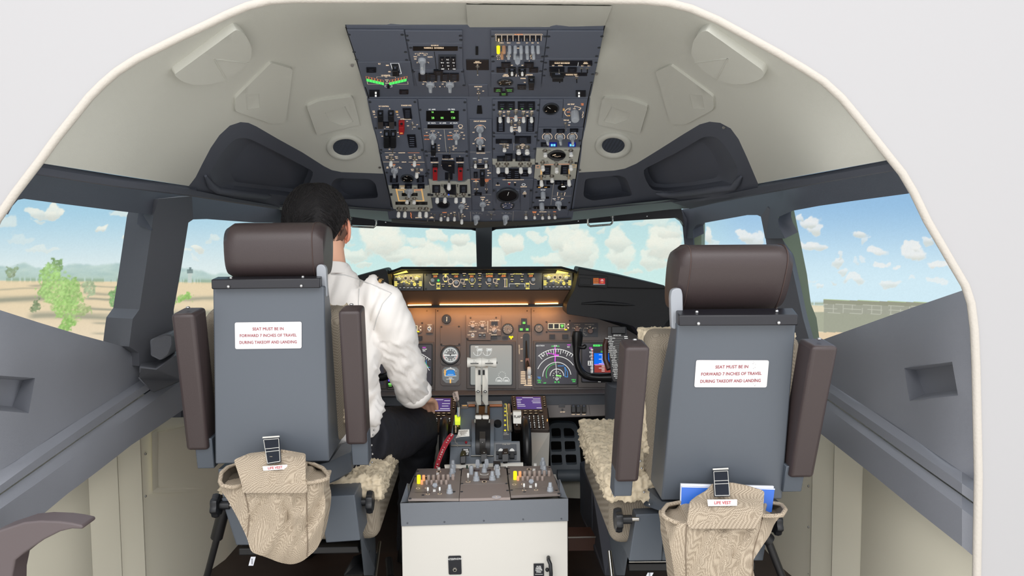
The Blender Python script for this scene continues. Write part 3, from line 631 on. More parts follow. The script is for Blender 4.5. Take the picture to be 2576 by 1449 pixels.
    gr = sst(-2, 2, py-hor)*left; v = py+6*np.sin(px/90.)+10*(fbm(px/120, py/14, 3, 31)-.5)
    sand = C((228, 210, 176))*(1-sst(720, 880, py)[:, None])+C((228, 212, 186))*sst(720, 880, py)[:, None]
    sh = np.zeros(n)
    for y0, wd, s_, xa, xb in ((728, 3, .5, -50, 160), (755, 9, .85, -50, 130), (742, 5, .6, 200, 400), (756, 4, .8, 200, 420), (780, 4, .8, 200, 420), (800, 10, .75, 60, 380), (815, 4, .6, 220, 420), (842, 4, .5, 220, 420), (748, 8, .7, 420, 700), (785, 12, .8, 400, 700), (722, 3, .6, 60, 400)):
        sh = np.maximum(sh, np.exp(-((v-y0)/wd)**2*1.5)*s_*sst(xa, xa+30, px)*(1-sst(xb-30, xb, px)))
    sh = np.clip(sh, 0, 1)[:, None]; gc = sand*(1-sh)+C((146, 148, 132))*sh
    col = col*(1-gr[:, None])+gc*gr[:, None]
    tl = np.exp(-((py-(hor-3))/5)**2)*left*(fbm(px/7, px*0, 2, 8) > .42); col = col*(1-tl[:, None]*.55)+C((132, 156, 124))*tl[:, None]*.55
    # trees
    tw = px+16*(fbm(px/11, py/11, 3, 41)-.5)*2; th = py+16*(fbm(px/11, py/11, 3, 47)-.5)*2
    trees = [(143, 665, 14, 16, (128, 160, 108)), (125, 690, 24, 26, (158, 196, 124)), (148, 730, 38, 48, (164, 202, 126)), (172, 780, 30, 40, (160, 198, 120)), (185, 730, 22, 34, (156, 192, 120)), (110, 730, 16, 24, (160, 196, 124)), (165, 818, 22, 14, (148, 190, 110)), (210, 775, 16, 18, (166, 182, 130)), (225, 725, 14, 16, (168, 186, 150)), (90, 770, 12, 14, (128, 146, 112)),
             (293, 752, 22, 20, (130, 172, 116)), (295, 735, 12, 12, (132, 174, 112)), (310, 755, 12, 12, (140, 174, 120)), (28, 682, 20, 12, (142, 162, 130)), (30, 695, 12, 8, (146, 160, 130)), (462, 752, 17, 10, (150, 196, 110)), (466, 746, 10, 8, (156, 200, 116))]
    for cx, cy, rx, ry, c in trees:
        d = np.sqrt(((tw-cx)/rx)**2+((th-cy)/ry)**2); m = (1-sst(.85, 1.1, d))*left*(.55+.6*(fbm(px/4, py/4, 2, 61) > .33)); m = np.clip(m, 0, 1)[:, None]*.92
        sh2 = (.84+.32*fbm(px/5, py/5, 2, 66))[:, None]; col = col*(1-m)+C(c)*sh2*m
    for x0, x1, y0, y1, c in ((291, 296, 768, 788, (120, 130, 100)), (473, 483, 684, 712, (196, 206, 200)), (471, 486, 678, 687, (120, 138, 138)), (476, 481, 672, 680, (110, 128, 128))):
        m = ((px > x0) & (px < x1) & (py > y0) & (py < y1))[:, None]*.9; col = col*(1-m)+C(c)*m
    # ---- right building
    rt = px > 1950
    hr = sst(-1, 1, py-(766+(px-1990)*.03))*rt; col = col*(1-hr[:, None])+C((224, 214, 186))*hr[:, None]
    tr = np.exp(-((py-764)/4)**2)*rt*(px < 2080)*(fbm(px/6, px*0, 2, 3) > .4); col = col*(1-tr[:, None]*.7)+C((150, 160, 130))*tr[:, None]*.7
    gm = sst(-1, 1, py-785+(px-1990)*.0)*(py < 834+(px-2050)*-.0)*rt; col = col*(1-gm[:, None])+C((168, 172, 152))*gm[:, None]
    top = 753+(px-2072)*.028; bm = ((px > 2072) & (py > top))*rt; bc = C((150, 152, 134))
    wins = ((py > top+11) & (py < top+34)); ln = (np.mod(py-top, 11) < 1.3) | ((np.mod(px-2072, 24) < 1.4) & wins)
    bc = np.where((wins & ln)[:, None], C((186, 188, 174)), np.where(wins[:, None], C((160, 162, 148)), np.where((py > top+34)[:, None], C((160, 163, 146)), bc)))
    edge = (np.abs(py-top) < 1.3)[:, None]; bc = np.where(edge, C((178, 196, 150)), bc)
    col = np.where(bm[:, None], bc, col)
    sm = ((py > 836) & rt)[:, None]; col = np.where(sm, C((226, 204, 172)), col)
    sp = fbm(px/2.5, py/2.5, 2, 77)[:, None]; return np.clip(col*(.985+.03*sp), 0, 255)
RS = 2.8; NC, NR = 2300, 240; z0, z1 = .62, 1.52
ang = np.linspace(-1.62, 1.62, NC); zz = np.r_[np.linspace(z0, z1, NR-1), 2.6]
co = np.zeros((NR, NC, 3)); co[:, :, 0] = RS*np.sin(ang)[None]; co[:, :, 1] = 1.9+RS*np.cos(ang)[None]; co[:, :, 2] = zz[:, None]
co = co.reshape(-1, 3)
rel = co-np.array(CAM)[None]; zc = np.maximum(rel @ np.array(_d), .3); ppx = CX+F*(rel @ np.array(R_))/zc; ppy = CY-F*(rel @ np.array(U_))/zc
colr = paint(np.clip(ppx, -400, 3000), np.clip(ppy, 300, 1000))/255.
colr = np.where(colr <= .04045, colr/12.92, ((colr+.055)/1.055)**2.4)
me = bpy.data.meshes.new('projection_screen'); idx = np.arange(NR*NC).reshape(NR, NC)
fc = np.stack([idx[:-1, :-1], idx[:-1, 1:], idx[1:, 1:], idx[1:, :-1]], -1).reshape(-1, 4)
me.vertices.add(len(co)); me.vertices.foreach_set('co', co.ravel()); me.loops.add(fc.size); me.loops.foreach_set('vertex_index', fc.ravel())
me.polygons.add(len(fc)); me.polygons.foreach_set('loop_start', np.arange(0, fc.size, 4)); me.update()
me.polygons.foreach_set('use_smooth', [True]*len(fc))
ca = me.color_attributes.new('picture', 'FLOAT_COLOR', 'POINT'); ca.data.foreach_set('color', np.c_[colr, np.ones(len(colr))].ravel())
scr = bpy.data.objects.new('projection_screen', me); COL.objects.link(scr)
tag(scr, 'curved projection screen outside the windows showing cloudy sky, hills and trees', 'projection screen')
m = bpy.data.materials.new('projected_picture'); m.use_nodes = True; nt = m.node_tree; nt.nodes.clear()
at_ = nt.nodes.new('ShaderNodeAttribute'); at_.attribute_name = 'picture'; e = nt.nodes.new('ShaderNodeEmission'); o_ = nt.nodes.new('ShaderNodeOutputMaterial')
nt.links.new(at_.outputs['Color'], e.inputs[0]); e.inputs[1].default_value = 1.05; nt.links.new(e.outputs[0], o_.inputs[0]); me.materials.append(m)
# ================================================================== overhead panel
m_pan = mat('panel_slate', (95, 101, 115), .5, bump=.15, bscale=1500)
m_panl = mat('panel_light_grey', (186, 186, 176), .5)
m_ann = mat('annunciator_black', (20, 22, 30), .35)
m_annl = emat('dim_legend', (70, 74, 84), 1.0)
m_knob = mat('knob_grey', (178, 184, 192), .4)
m_wht = mat('white_plastic', (250, 250, 246), .35)
m_met = mat('switch_metal', (190, 186, 178), .3, metal=.9)
m_gblk = mat('guard_black', (24, 26, 30), .4)
m_gred = mat('guard_red', (172, 34, 40), .4)
m_bezel = mat('gauge_bezel', (52, 56, 62), .4)
m_dial = mat('dial_black', (14, 13, 14), .3)
m_line = mat('panel_white_line', (200, 195, 185), .5)
e_leg = emat('lit_legend', (255, 226, 190), 1.0)
e_gold = emat('lit_gold', (255, 196, 110), 1.0)
e_wht = emat('lit_white', (240, 240, 236), 1.0)
e_grn = emat('lit_green', (90, 240, 110), 1.1)
e_dgrn = emat('digit_green', (150, 250, 120), 1.0)
e_org = emat('lit_orange', (255, 150, 90), 1.0)
e_yel = emat('lit_yellow', (250, 232, 40), 1.3)
e_blu = emat('lit_blue', (40, 90, 255), 1.3)
e_cyn = emat('lit_cyan', (120, 220, 255), 1.3)
m_dleg = mat('dark_legend', (70, 68, 66), .5)
def q4(x0, y0, x1, y1): return [(x0, y0), (x1, y0), (x1, y1), (x0, y1)]
class Mod:
    """one panel module: face plane P, crop c for coordinates; each control a mesh of its own"""
    def __init__(s, name, loc, label, cat, group=None, P=None, c=None):
        s.root = thing(name, loc, label, cat, group); s.P = P; s.c = c; s.leg = {}
    def cc(s, pts): return [s.c(*p) for p in pts]
    def plate(s, pts, m=None, h=.006, h0=.0012, name='face_plate', bevel=.0008, P=None):
        o = MB().mt(m or m_pan).slab(P or s.P, s.cc(pts), h0, h).build(name, s.root, bevel=bevel, bseg=1); s.h = h; return o
    def lg(s, m=None):
        m = m or e_leg
        if m.name not in s.leg: s.leg[m.name] = MB().mt(m)
        return s.leg[m.name]
    def t(s, txt, x, y, hpx=None, m=None, rot=0, sx=1.0, h=None):
        """text: hpx is the height in the crop's pixels as seen"""
        px, py = s.c(x, y); hp = (hpx or 17)*.98/s.c.o[2]; a = s.P.at(px, py-hp/2); b = s.P.at(px, py+hp/2)
        hh = (a-b).length if abs(rot) < 45 else mpp(a)*hp
        if abs(rot) < 45: sx = sx*mpp(a)*hp/hh*.92
        s.lg(m).text(txt, s.P.fr(px, py, (s.h if h is None else h)+.0006, rot), hh, sx, bold=hh*.05); return s
    def ln(s, pts, wd=6, m=None, closed=False, h=None):
        s.lg(m).stroke(s.P, s.cc(pts), wd/s.c.o[2], (s.h if h is None else h)+.0005, closed); return s
    def arc(s, x, y, rx, ry, a0, a1, wd=6, m=None, n=14):
        s.ln([(x+rx*math.cos(math.radians(a0+(a1-a0)*i/n)), y-ry*math.sin(math.radians(a0+(a1-a0)*i/n))) for i in range(n+1)], wd, m); return s
    def done(s):
        for k, b in s.leg.items(): b.build('legend', s.root, recalc=False)
        s.leg = {}; return s.root
    def px(s, v): return v/s.c.o[2]
    def sc(s, x, y): return mpp(s.P.at(*s.c(x, y)))/s.c.o[2]    # metres per crop pixel
    def ann(s, x0, y0, x1, y1, lines=2, m=None, lm=None, h=.004, txt=None, pts=None, name='annunciator'):
        pts = pts or q4(x0, y0, x1, y1); b = MB().mt(m or m_ann).slab(s.P, s.cc(pts), s.h-.002, s.h+h)
        b.mt(lm or m_annl); hh = (y1-y0)
        for i in range(lines):
            yy = y0+hh*(i+1)/(lines+1); xa = x0+(x1-x0)*.3; xb = x0+(x1-x0)*.72
            b.stroke(s.P, s.cc([(xa, yy), (xb, yy)]), max(.7, hh*.09/s.c.o[2]*1.0), s.h+h+.0004)
        if txt:
            for i, tx in enumerate(txt):
                px, py = s.c((x0+x1)/2, y0+hh*(i+1)/(len(txt)+1)); a = s.P.at(px, py); b.text(tx, s.P.fr(px, py, s.h+h+.0005), hh*.5/len(txt)*s.sc(x0, y0)*1.3)
        b.build(name, s.root); return s
    def disp(s, x0, y0, x1, y1, txts=(), m=None, em=None, name='display', h=.0015):
        b = MB().mt(m or m_dial).slab(s.P, s.cc(q4(x0, y0, x1, y1)), s.h-.002, s.h+h); b.mt(em or e_dgrn)
        for tx, x, y, hp in txts:
            px, py = s.c(x, y); hq = hp/s.c.o[2]; hh = (s.P.at(px, py-hq/2)-s.P.at(px, py+hq/2)).length; b.text(tx, s.P.fr(px, py, s.h+h+.0006), hh, .95*hq*mpp(s.P.at(px, py))/hh, bold=.0003)
        b.build(name, s.root); return s
    def tog(s, x, y, L=.020, w=.0062, white=True, tilt=0, m=None, name='toggle_switch', base=True):
        """x,y: where the stem meets the face"""
        P = s.P; M = P.fr(*s.c(x, y), s.h); b = MB()
        if base: b.mt(m_met).lathe(M, [(w*.8, 0), (w*.8, .001), (w*.45, .0022)], 8)
        d = (P.n*math.cos(math.radians(tilt))-P.ey*math.sin(math.radians(tilt))).normalized(); e = P.ex; g = d.cross(e).normalized()
        o = P.at(*s.c(x, y), s.h); Mf = frame(o, e, g, d)
        if white:
            b.mt(m_met).cyl(Mf, w*.32, L*.6, 6); b.mt(m or m_wht).lathe(Mf, [(w*.35, L*.45), (w*.55, L*.5), (w*.62, L*.92), (w*.4, L)], 10)
        else:
            b.mt(m or m_met).lathe(Mf, [(w*.22, 0), (w*.26, L*.8), (w*.34, L*.93), (w*.15, L)], 8)
        b.build(name, s.root, smooth=40); return s
    def knob(s, x, y, r=None, rot=0, h=.018, m=None, name='selector_knob', line=True, kind='bar'):
        P = s.P; r = (r or 55)*s.sc(x, y); M = P.fr(*s.c(x, y), s.h, rot); b = MB().mt(m or m_knob)
        if kind == 'bar':
            b.lathe(M, [(r, 0), (r, h*.28), (r*.92, h*.34)], 20)
            b.add([(-r*.42, -r*1.0, h*.3), (r*.42, -r*1.0, h*.3), (r*.45, r*.35, h*.3), (.0, r*1.0, h*.3), (-r*.45, r*.35, h*.3), (-r*.34, -r*.95, h), (r*.34, -r*.95, h), (r*.36, r*.3, h), (0, r*.9, h*.95), (-r*.36, r*.3, h)],
                  [(5, 6, 7, 8, 9), (0, 1, 6, 5), (1, 2, 7, 6), (2, 3, 8, 7), (3, 4, 9, 8), (4, 0, 5, 9)], M)
            if line: b.mt(e_wht if False else m_wht).box(M @ TR(0, -r*.05, 0), r*.045, r*.85, .0006, z0=h)
        elif kind == 'round':
            b.lathe(M, [(r, 0), (r*.95, h*.9), (r*.8, h)], 24, flut=12, fd=.06)
            if line: b.mt(m_wht).box(M @ TR(0, r*.4, 0), r*.05, r*.4, .0006, z0=h)
        elif kind == 'dual':
            b.lathe(M, [(r, 0), (r, h*.1), (r*.92, h*.14), (r*.86, h*.48)], 24, flut=14, fd=.08)
            b.lathe(M, [(r*.55, h*.45), (r*.62, h*.5), (r*.5, h*.97), (r*.4, h)], 20, flut=12, fd=.1)
        elif kind == 'tri':
            b.lathe(M, [(r*.7, 0), (r*.7, h*.3)], 16); b.add([(-r, -r*.2, h*.3), (r, -r*.2, h*.3), (0, r*1.5, h*.3), (-r*.7, -r*.1, h), (r*.7, -r*.1, h), (0, r*1.1, h)], [(3, 4, 5), (0, 1, 4, 3), (1, 2, 5, 4), (2, 0, 3, 5)], M)
        b.build(name, s.root, smooth=30, bevel=.0006, bseg=1); return s
    def guard(s, x0, y0, x1, y1, m=None, h=.016, name='switch_guard', pts=None, flap=True):
        pts = pts or q4(x0, y0, x1, y1); b = MB().mt(m or m_gblk); xa, xb = x0, x1; y0_, y1_ = y0, y1; w_ = (x1-x0)
        b.slab(s.P, s.cc(pts), s.h-.001, s.h+h*.45)
        ya = y0+(y1-y0)*.25; b.slab(s.P, s.cc(q4(x0+w_*.08, ya, x1-w_*.08, y1-(y1-y0)*.05)), s.h+h*.4, s.h+h)
        b.mt(m_annl if m is not m_gred else m_gblk)
        b.slab(s.P, s.cc(q4(x0+w_*.3, y0+(y1-y0)*.05, x0+w_*.7, y0+(y1-y0)*.22)), s.h+h*.4, s.h+h*.6)
        b.build(name, s.root, bevel=.0012, bseg=2); return s
    def gauge(s, x, y, rx, h=.005, txt=None, arc=None, needle=60, name='gauge', ry=None, m=None, ticks=8, tm=None, face=None):
        """round instrument: rx radius in crop px"""
        P = s.P; r = rx*s.sc(x, y); M = P.fr(*s.c(x, y), s.h); b = MB().mt(m or m_bezel)
        b.lathe(M, [(r*1.12, -.001), (r*1.12, h*.6), (r*1.05, h), (r*.93, h), (r*.90, h*.3)], 28)
        b.mt(face or m_dial).lathe(M, [(r*.9, h*.3), (r*.9, h*.5)], 28)
        b.mt(tm or e_leg)
        for i in range(ticks):
            a = math.radians(215-250*i/(max(ticks-1, 1))); b.box(M @ TR(r*.74*math.cos(a), r*.74*math.sin(a), 0) @ Matrix.Rotation(a, 4, 'Z'), r*.09, r*.022, .0003, z0=h*.55)
        if needle is not None:
            a = math.radians(needle); b.mt(m_wht).box(M @ Matrix.Rotation(a, 4, 'Z') @ TR(r*.3, 0, 0), r*.34, r*.03, .0004, z0=h*.62)
        b.mt(m_gblk).lathe(M, [(r*.1, h*.5), (r*.08, h*.8)], 10)
        b.build(name, s.root, smooth=35); return s
    def scr(s, pts):
        for x, y in pts: MB().mt(m_bezel).lathe(s.P.fr(*s.c(x, y), s.h), [(.0042, -.001), (.0042, .0012), (.003, .0018)], 8).build('fastener', s.root, smooth=40)
        return s
# ---- backing frame
fr_ = thing('overhead_panel_frame', OA.at(1200, 120), 'dark slate tapered overhead panel frame filling the middle of the cockpit ceiling', 'overhead panel')
MB().mt(m_pan).slab(OA, [(869, 63), (1522, 63), (1486, 243), (922, 243)], -.006, .001).build('rear_frame', fr_, bevel=.002)
MB().mt(m_pan).slab(OF, [(922, 243), (1486, 243), (1471, 330), (1440, 552), (1400, 556), (1200, 562), (1060, 560), (978, 552), (940, 330)], -.04, .001).build('front_frame', fr_, bevel=.002)
# dark gap down the edges
b = MB().mt(m_slot)
for P, pts in ((OA, [(869, 64), (927, 243)]), (OA, [(1521, 64), (1481, 243)]), (OF, [(927, 243), (946, 330), (985, 520)]), (OF, [(1481, 243), (1466, 330), (1436, 530)])): MB().mt(m_slot).stroke(P, pts, 3, .0012).build('edge_seal', fr_)
# ---- rear (aft) modules on OA
z = Mod('blanking_plate', OA.at(*A_(500, 300)), 'blank slate panel in the rear left corner of the overhead panel', 'blank panel', None, OA, A_)
z.plate([(75, 115), (905, 120), (985, 575), (225, 575)]).scr if False else z.plate([(75, 115), (905, 120), (985, 575), (225, 575)])
z.scr([(105, 180), (880, 180), (180, 435), (930, 435), (215, 545), (945, 550)]); z.done()
z = Mod('leading_edge_devices_panel', OA.at(*A_(640, 760)), 'slate panel with two green-lit slanted indicator bars for the leading edge devices', 'instrument panel', None, OA, A_)
z.plate([(228, 585), (1000, 582), (1050, 950), (325, 952)])
z.ann(360, 657, 500, 720).t('ELT', 548, 608).t('ARM', 663, 630).t('ON', 693, 723).t('LE DEVICES', 640, 779, 20).t('FLAPS', 645, 800, 10)
z.ln([(710, 600), (830, 600), (868, 752), (835, 756)], 8, e_wht, False); z.ln([(710, 600), (740, 700)], 8, e_wht)
z.guard(735, 612, 820, 720); z.ann(740, 715, 835, 775, 1)
for sx_ in (1, -1):
    X = (lambda x: x) if sx_ == 1 else (lambda x: 1303-x)
    for i in range(6):
        xa, xb = 350+i*43, 350+(i+1)*43-4; ya, yb = 812+i*10, 812+(i+1)*10-1
        b = MB().mt(e_grn).slab(OA, z.cc([(X(xa+8), ya+15), (X(xb+8), yb+15), (X(xb+10), yb+50), (X(xa+10), ya+48)]), z.h, z.h+.001); b.mt(e_org); z.b = b
        b.stroke(OA, z.cc([(X(xa), ya-22), (X(xb), yb-22), (X(xb+5), yb+8), (X(xa+5), ya+8)]), .7, z.h+.0006, True); b.build('indicator_light', z.root)
z.ln([(370, 868), (378, 908), (540, 908)], 4).ln([(960, 868), (968, 908), (800, 908)], 4).ln([(510, 800), (510, 815)], 4).ln([(780, 800), (780, 815)], 4).ln([(510, 798), (600, 798)], 3).ln([(690, 798), (780, 798)], 3)
z.t('TRANSIT', 655, 845, 11).t('EXT', 660, 868, 11).t('FULL EXT', 662, 893, 11)
z.ln(q4(630, 920, 730, 948), 5, e_wht, True); z.ann(660, 910, 700, 955, 0); z.done()
z = Mod('warning_light_strip', OA.at(*A_(500, 1050)), 'small black light block with two white lit squares, left end of the overhead strip', 'light block', None, OA, A_)
z.h = .0; z.ann(400, 1013, 550, 1105, 0); z.h = .004; b = MB().mt(e_wht)
for yy in (1043, 1085): b.slab(OA, z.cc(q4(482, yy-11, 508, yy+11)), .004, .0055)
b.build('lit_square', z.root); z; z.done()
z = Mod('warning_light_strip', OA.at(*B_(1630, 1060)), 'small black light block with two white lit squares, right end of the overhead strip', 'light block', None, OA, B_)
z.h = .0; z.ann(1555, 1020, 1700, 1105, 0); z.h = .004; b = MB().mt(e_wht)
for yy in (1047, 1090): b.slab(OA, z.cc(q4(1590, yy-11, 1616, yy+11)), .004, .0055)
b.build('lit_square', z.root); z.done()
z = Mod('annunciator_light', OA.at(*A_(905, 1037)), 'single unlit black annunciator between the left overhead panels', 'annunciator', None, OA, A_)
z.h = 0; z.ann(840, 1008, 970, 1068); z.done()
z = Mod('inertial_display_panel', OA.at(*A_(1360, 500)), 'slate panel with amber digit strip, big grey rotary selector and a twelve-key keypad', 'instrument panel', None, OA, A_)
z.plate([(920, 128), (1755, 132), (1758, 300), (948, 300)]); z.plate([(958, 306), (1755, 306), (1762, 690), (1030, 690)]); z.plate([(1040, 700), (1765, 700), (1800, 940), (1100, 940)])
z.t('IRS DISPLAY', 1355, 338, 16); z.disp(1037, 352, 1690, 412, [('N40050.2  E410500.8', 1340, 366, 24)], em=e_leg)
z.ln([(1348, 430), (1380, 690)], 8, m_slot); z.ln([(1075, 470), (1068, 455), (1145, 455)], 5).ln([(1250, 470), (1243, 455), (1170, 455)], 5)
z.t('DSPL SEL', 1160, 452, 12).t('TK/GS', 1070, 503, 14).t('PPOS', 1120, 478, 12).t('WIND', 1210, 478, 12).t('HDG/STS', 1285, 507, 14).t('TEST', 1072, 537, 14)
z.ln([(1098, 600), (1095, 582), (1120, 582)], 5).ln([(1240, 582), (1262, 582), (1268, 600)], 5)
z.knob(1170, 545, 58, 0, .026); z.knob(1178, 600, 40, 0, .03, kind='round')
keys = ['1', 'N\n2', '3', 'W\n4', 'H\n5', 'E\n6', '7', 'S\n8', '9', 'ENT', '0', 'CLR']
z.ann(1408, 470, 1665, 690, 0, mat('keypad_base', (62, 66, 74), .5), h=.002, name='keypad')
for i in range(12):
    cx = 1460+(i % 3)*82+(i//3)*4; cy = 515+(i//3)*46; z.ann(cx-29, cy-20, cx+29, cy+20, 0, h=.006, name='key'); z.t(keys[i].replace('\n', ' '), cx, cy, 18, e_wht, h=z.h+.006)
for i, x in enumerate((1118, 1260, 1435, 1575)):
    z.ann(x, 740, x+132, 848, 4)
z.ann(1340, 695, 1475, 758); 
for x in (1290, 1575):
    z.t('ALIGN', x-85, 868, 13).t('NAV', x, 855, 13).t('ATT', x+78, 868, 13).t('OFF', x-105, 905, 13); z.ln([(x, 862), (x, 885)], 4).ln([(x-58, 878), (x-45, 890)], 4).ln([(x+52, 878), (x+40, 890)], 4)
    z.knob(x, 905, 62, 0, .022)
z.t('L', 1362, 943, 12).t('IRS', 1430, 943, 12).t('R', 1498, 943, 12)
z.scr([(945, 195), (960, 262), (1730, 195), (1735, 255), (1005, 372), (1730, 372), (1045, 722), (1760, 722), (1780, 922)]); z.done()
z = Mod('service_interphone_switch_plate', OA.at(*B_(120, 640)), 'black rectangular plate with one metal toggle near the middle of the overhead', 'switch plate', None, OA, B_)
z.plate([(-45, 568), (285, 568), (290, 720), (-38, 720)], m_ann, .003, 0); z.t('SERVICE', 120, 592, 14).t('INTERPHONE', 122, 608, 14).t('OFF', 122, 640, 10)
z.tog(123, 665, .026, .007, False); z.done()
z = Mod('blank_slot', OA.at(*B_(115, 435)), 'narrow black slot in the rear centre of the overhead panel', 'slot', None, OA, B_); z.h = .001; z.ann(95, 378, 133, 498, 0, m_slot, h=.002); z.done()
z = Mod('dome_light_switch_plate', OA.at(*B_(130, 1020)), 'small slate plate with a bright metal toggle between the four upper panels', 'switch plate', None, OA, B_)
z.plate([(-12, 935), (270, 935), (282, 1108), (2, 1108)], None, .003, 0); z.t('DOME WHITE', 132, 957, 14).t('DIM', 132, 992, 12).t('OFF', 205, 1022, 12).t('BRIGHT', 138, 1058, 11)
z.tog(138, 1030, .028, .007, False); z.done()
z = Mod('audio_selector_panel', OA.at(*B_(720, 340)), 'overhead audio panel with eight outlined buttons, one bright yellow knob and rows of grey knobs', 'audio panel', None, OA, B_)
z.plate([(318, 130), (1138, 135), (1085, 545), (320, 545)])
z.ln([(378, 185), (388, 172), (1060, 172), (1070, 185)], 6); z.t('MIC SELECTOR', 722, 176, 14, e_org)
for i in range(8):
    x = 393+i*82.5; z.ln([(x, 190), (x, 270), (x+8, 272)], 6); z.ln([(x, 186), (x+78, 186)], 6); z.ann(x+12, 196, x+70, 268, 0, h=.003, name='button')
    b = MB().mt(e_leg if i == 0 else m_annl).slab(OA, z.cc(q4(x+30, 222, x+48, 262)), z.h+.003, z.h+.0045); b.build('button_light', z.root)
z.ln([(1053, 190), (1048, 270)], 6)
for tx, x in (('1-VHF-2', 470, ), ('VHF-3', 575), ('1-HF-2', 715), ('FLT', 843), ('SVC', 925), ('PA', 1003)): z.t(tx, x, 301, 15)
for i, x in enumerate((425, 508, 590, 672, 757, 842, 925, 1005)):
    z.knob(x, 352, 27, 0, .02, m=(e_yel if i == 0 else mat('knob_amber', (196, 150, 120), .4) if i == 1 else m_knob), kind='round', line=i > 0, name='volume_knob')
for i, x in enumerate((480, 575, 665, 757, 850, 940)): z.knob(x, 438, 24, 0, .02, kind='round', name='volume_knob', m=(mat('knob_amber', (196, 150, 120)) if i == 0 else None))
for tx, x, y in (('R/T', 430, 462), ('MASK', 430, 540), ('V B R', 575, 528), ('NORM', 920, 528), ('SPKR', 715, 378), ('1', 537, 565), ('2', 875, 565), ('EEC', 625, 630), ('EEC', 778, 630)): z.t(tx, x, y, 13)
for x in (430, 575, 920): z.arc(x, 495, 28, 20, 0, 360, 5, n=16); z.tog(x, 490, .012, .006, False)
z.knob(705, 505, 48, 180, .02, kind='tri'); z.scr([(345, 205), (1105, 205), (345, 500), (1072, 500)]); z.done()
z = Mod('engine_control_panel', OA.at(*B_(700, 650)), 'overhead panel with four black annunciators around two white-framed guarded switches', 'instrument panel', None, OA, B_)
z.plate([(322, 552), (1085, 552), (1062, 740), (322, 740)])
for a in ((470, 580, 605, 650), (805, 580, 940, 650), (400, 655, 530, 720), (875, 655, 1005, 720)): z.ann(*a)
for x0, x1 in ((570, 680), (718, 830)): z.guard(x0, 652, x1, 745, h=.012); z.ln([(x0, 735), (x0, 748), (x1, 748), (x1, 735)], 5, e_wht, h=z.h+.008); z.tog((x0+x1)/2, 682, .02, .006, True)
z.scr([(350, 572), (1060, 572), (345, 715), (1045, 715)]); z.done()
z = Mod('oxygen_panel', OA.at(*B_(690, 860)), 'overhead oxygen panel with a round crew oxygen gauge and guarded passenger switch', 'instrument panel', None, OA, B_)
z.plate([(322, 748), (1062, 748), (1045, 960), (322, 960)]); z.t('CREW', 533, 768, 17).t('OXYGEN', 533, 788, 17).t('PASS OXYGEN', 855, 769, 17).t('NORMAL', 788, 822, 15).t('ON', 810, 880, 13); z.ln([(688, 758), (686, 795)], 6)
z.gauge(525, 875, 105, arc=1, needle=20, ticks=6, tm=e_leg); z.guard(862, 790, 955, 885); z.ann(870, 900, 945, 958, 1, h=.008); z.ann(705, 908, 830, 970); z.done()
for k, a in enumerate(((362, 978, 487, 1040), (525, 978, 650, 1040), (442, 1038, 565, 1090))):
    z = Mod('gear_light', OA.at(*B_((a[0]+a[2])/2, (a[1]+a[3])/2)), ['black light block with green lettering, left of the three under the oxygen gauge', 'black light block with green lettering, right of the three under the oxygen gauge', 'black light block with green lettering, lowest of the three under the oxygen gauge'][k], 'annunciator', 'green lettered light blocks', OA, B_)
    z.h = 0; z.ann(*a, 0, lm=e_dgrn, txt=(['LEFT', 'RIGHT', 'NOSE'][k], 'GEAR')); z.done()
z = Mod('blanking_plate', OA.at(*B_(1550, 330)), 'blank slate panel in the rear right corner of the overhead panel', 'blank panel', None, OA, B_)
z.plate([(1148, 132), (1962, 132), (1890, 522), (1100, 522)]); z.scr([(1160, 205), (1935, 205), (1145, 370), (1895, 370), (1130, 495), (1860, 495)]); z.done()
z = Mod('flight_recorder_panel', OA.at(*B_(1480, 680)), 'overhead flight recorder panel with two black label bands and a bulky black guard', 'instrument panel', None, OA, B_)
z.plate([(1098, 528), (1888, 528), (1800, 905), (1060, 905)]); z.ann(1168, 560, 1795, 635, 0, h=.001, name='label_band'); z.ann(1178, 737, 1720, 785, 0, h=.001, name='label_band')
z.t('FLIGHT RECORDER', 1355, 587, 20, h=.008).t('TEST', 1225, 625, 13, h=.008).t('NORMAL', 1330, 625, 13, h=.008).t('MACH', 1697, 580, 13, h=.008).t('AIRSPEED', 1697, 594, 13, h=.008).t('WARNING TEST', 1490, 758, 18, h=.008).t('NO. 1', 1652, 628, 12, h=.008).t('NO. 2', 1745, 628, 12, h=.008).t('NO. 2', 1568, 780, 12, h=.008)
z.ln([(1592, 578), (1585, 632)], 5, e_wht, h=.008)
z.ann(1170, 652, 1390, 700, 0, h=.006, name='guard_base'); z.guard(1195, 690, 1385, 770, h=.022); z.tog(1310, 665, .018, .006, False); z.ann(1437, 655, 1568, 715)
for x, y in ((1638, 678), (1722, 678), (1320, 822), (1568, 822)): z.tog(x, y, .014, .006, False, m=m_gblk)
z.scr([(1115, 590), (1850, 590), (1110, 690), (1800, 760), (1090, 780), (1780, 880)]); z.done()
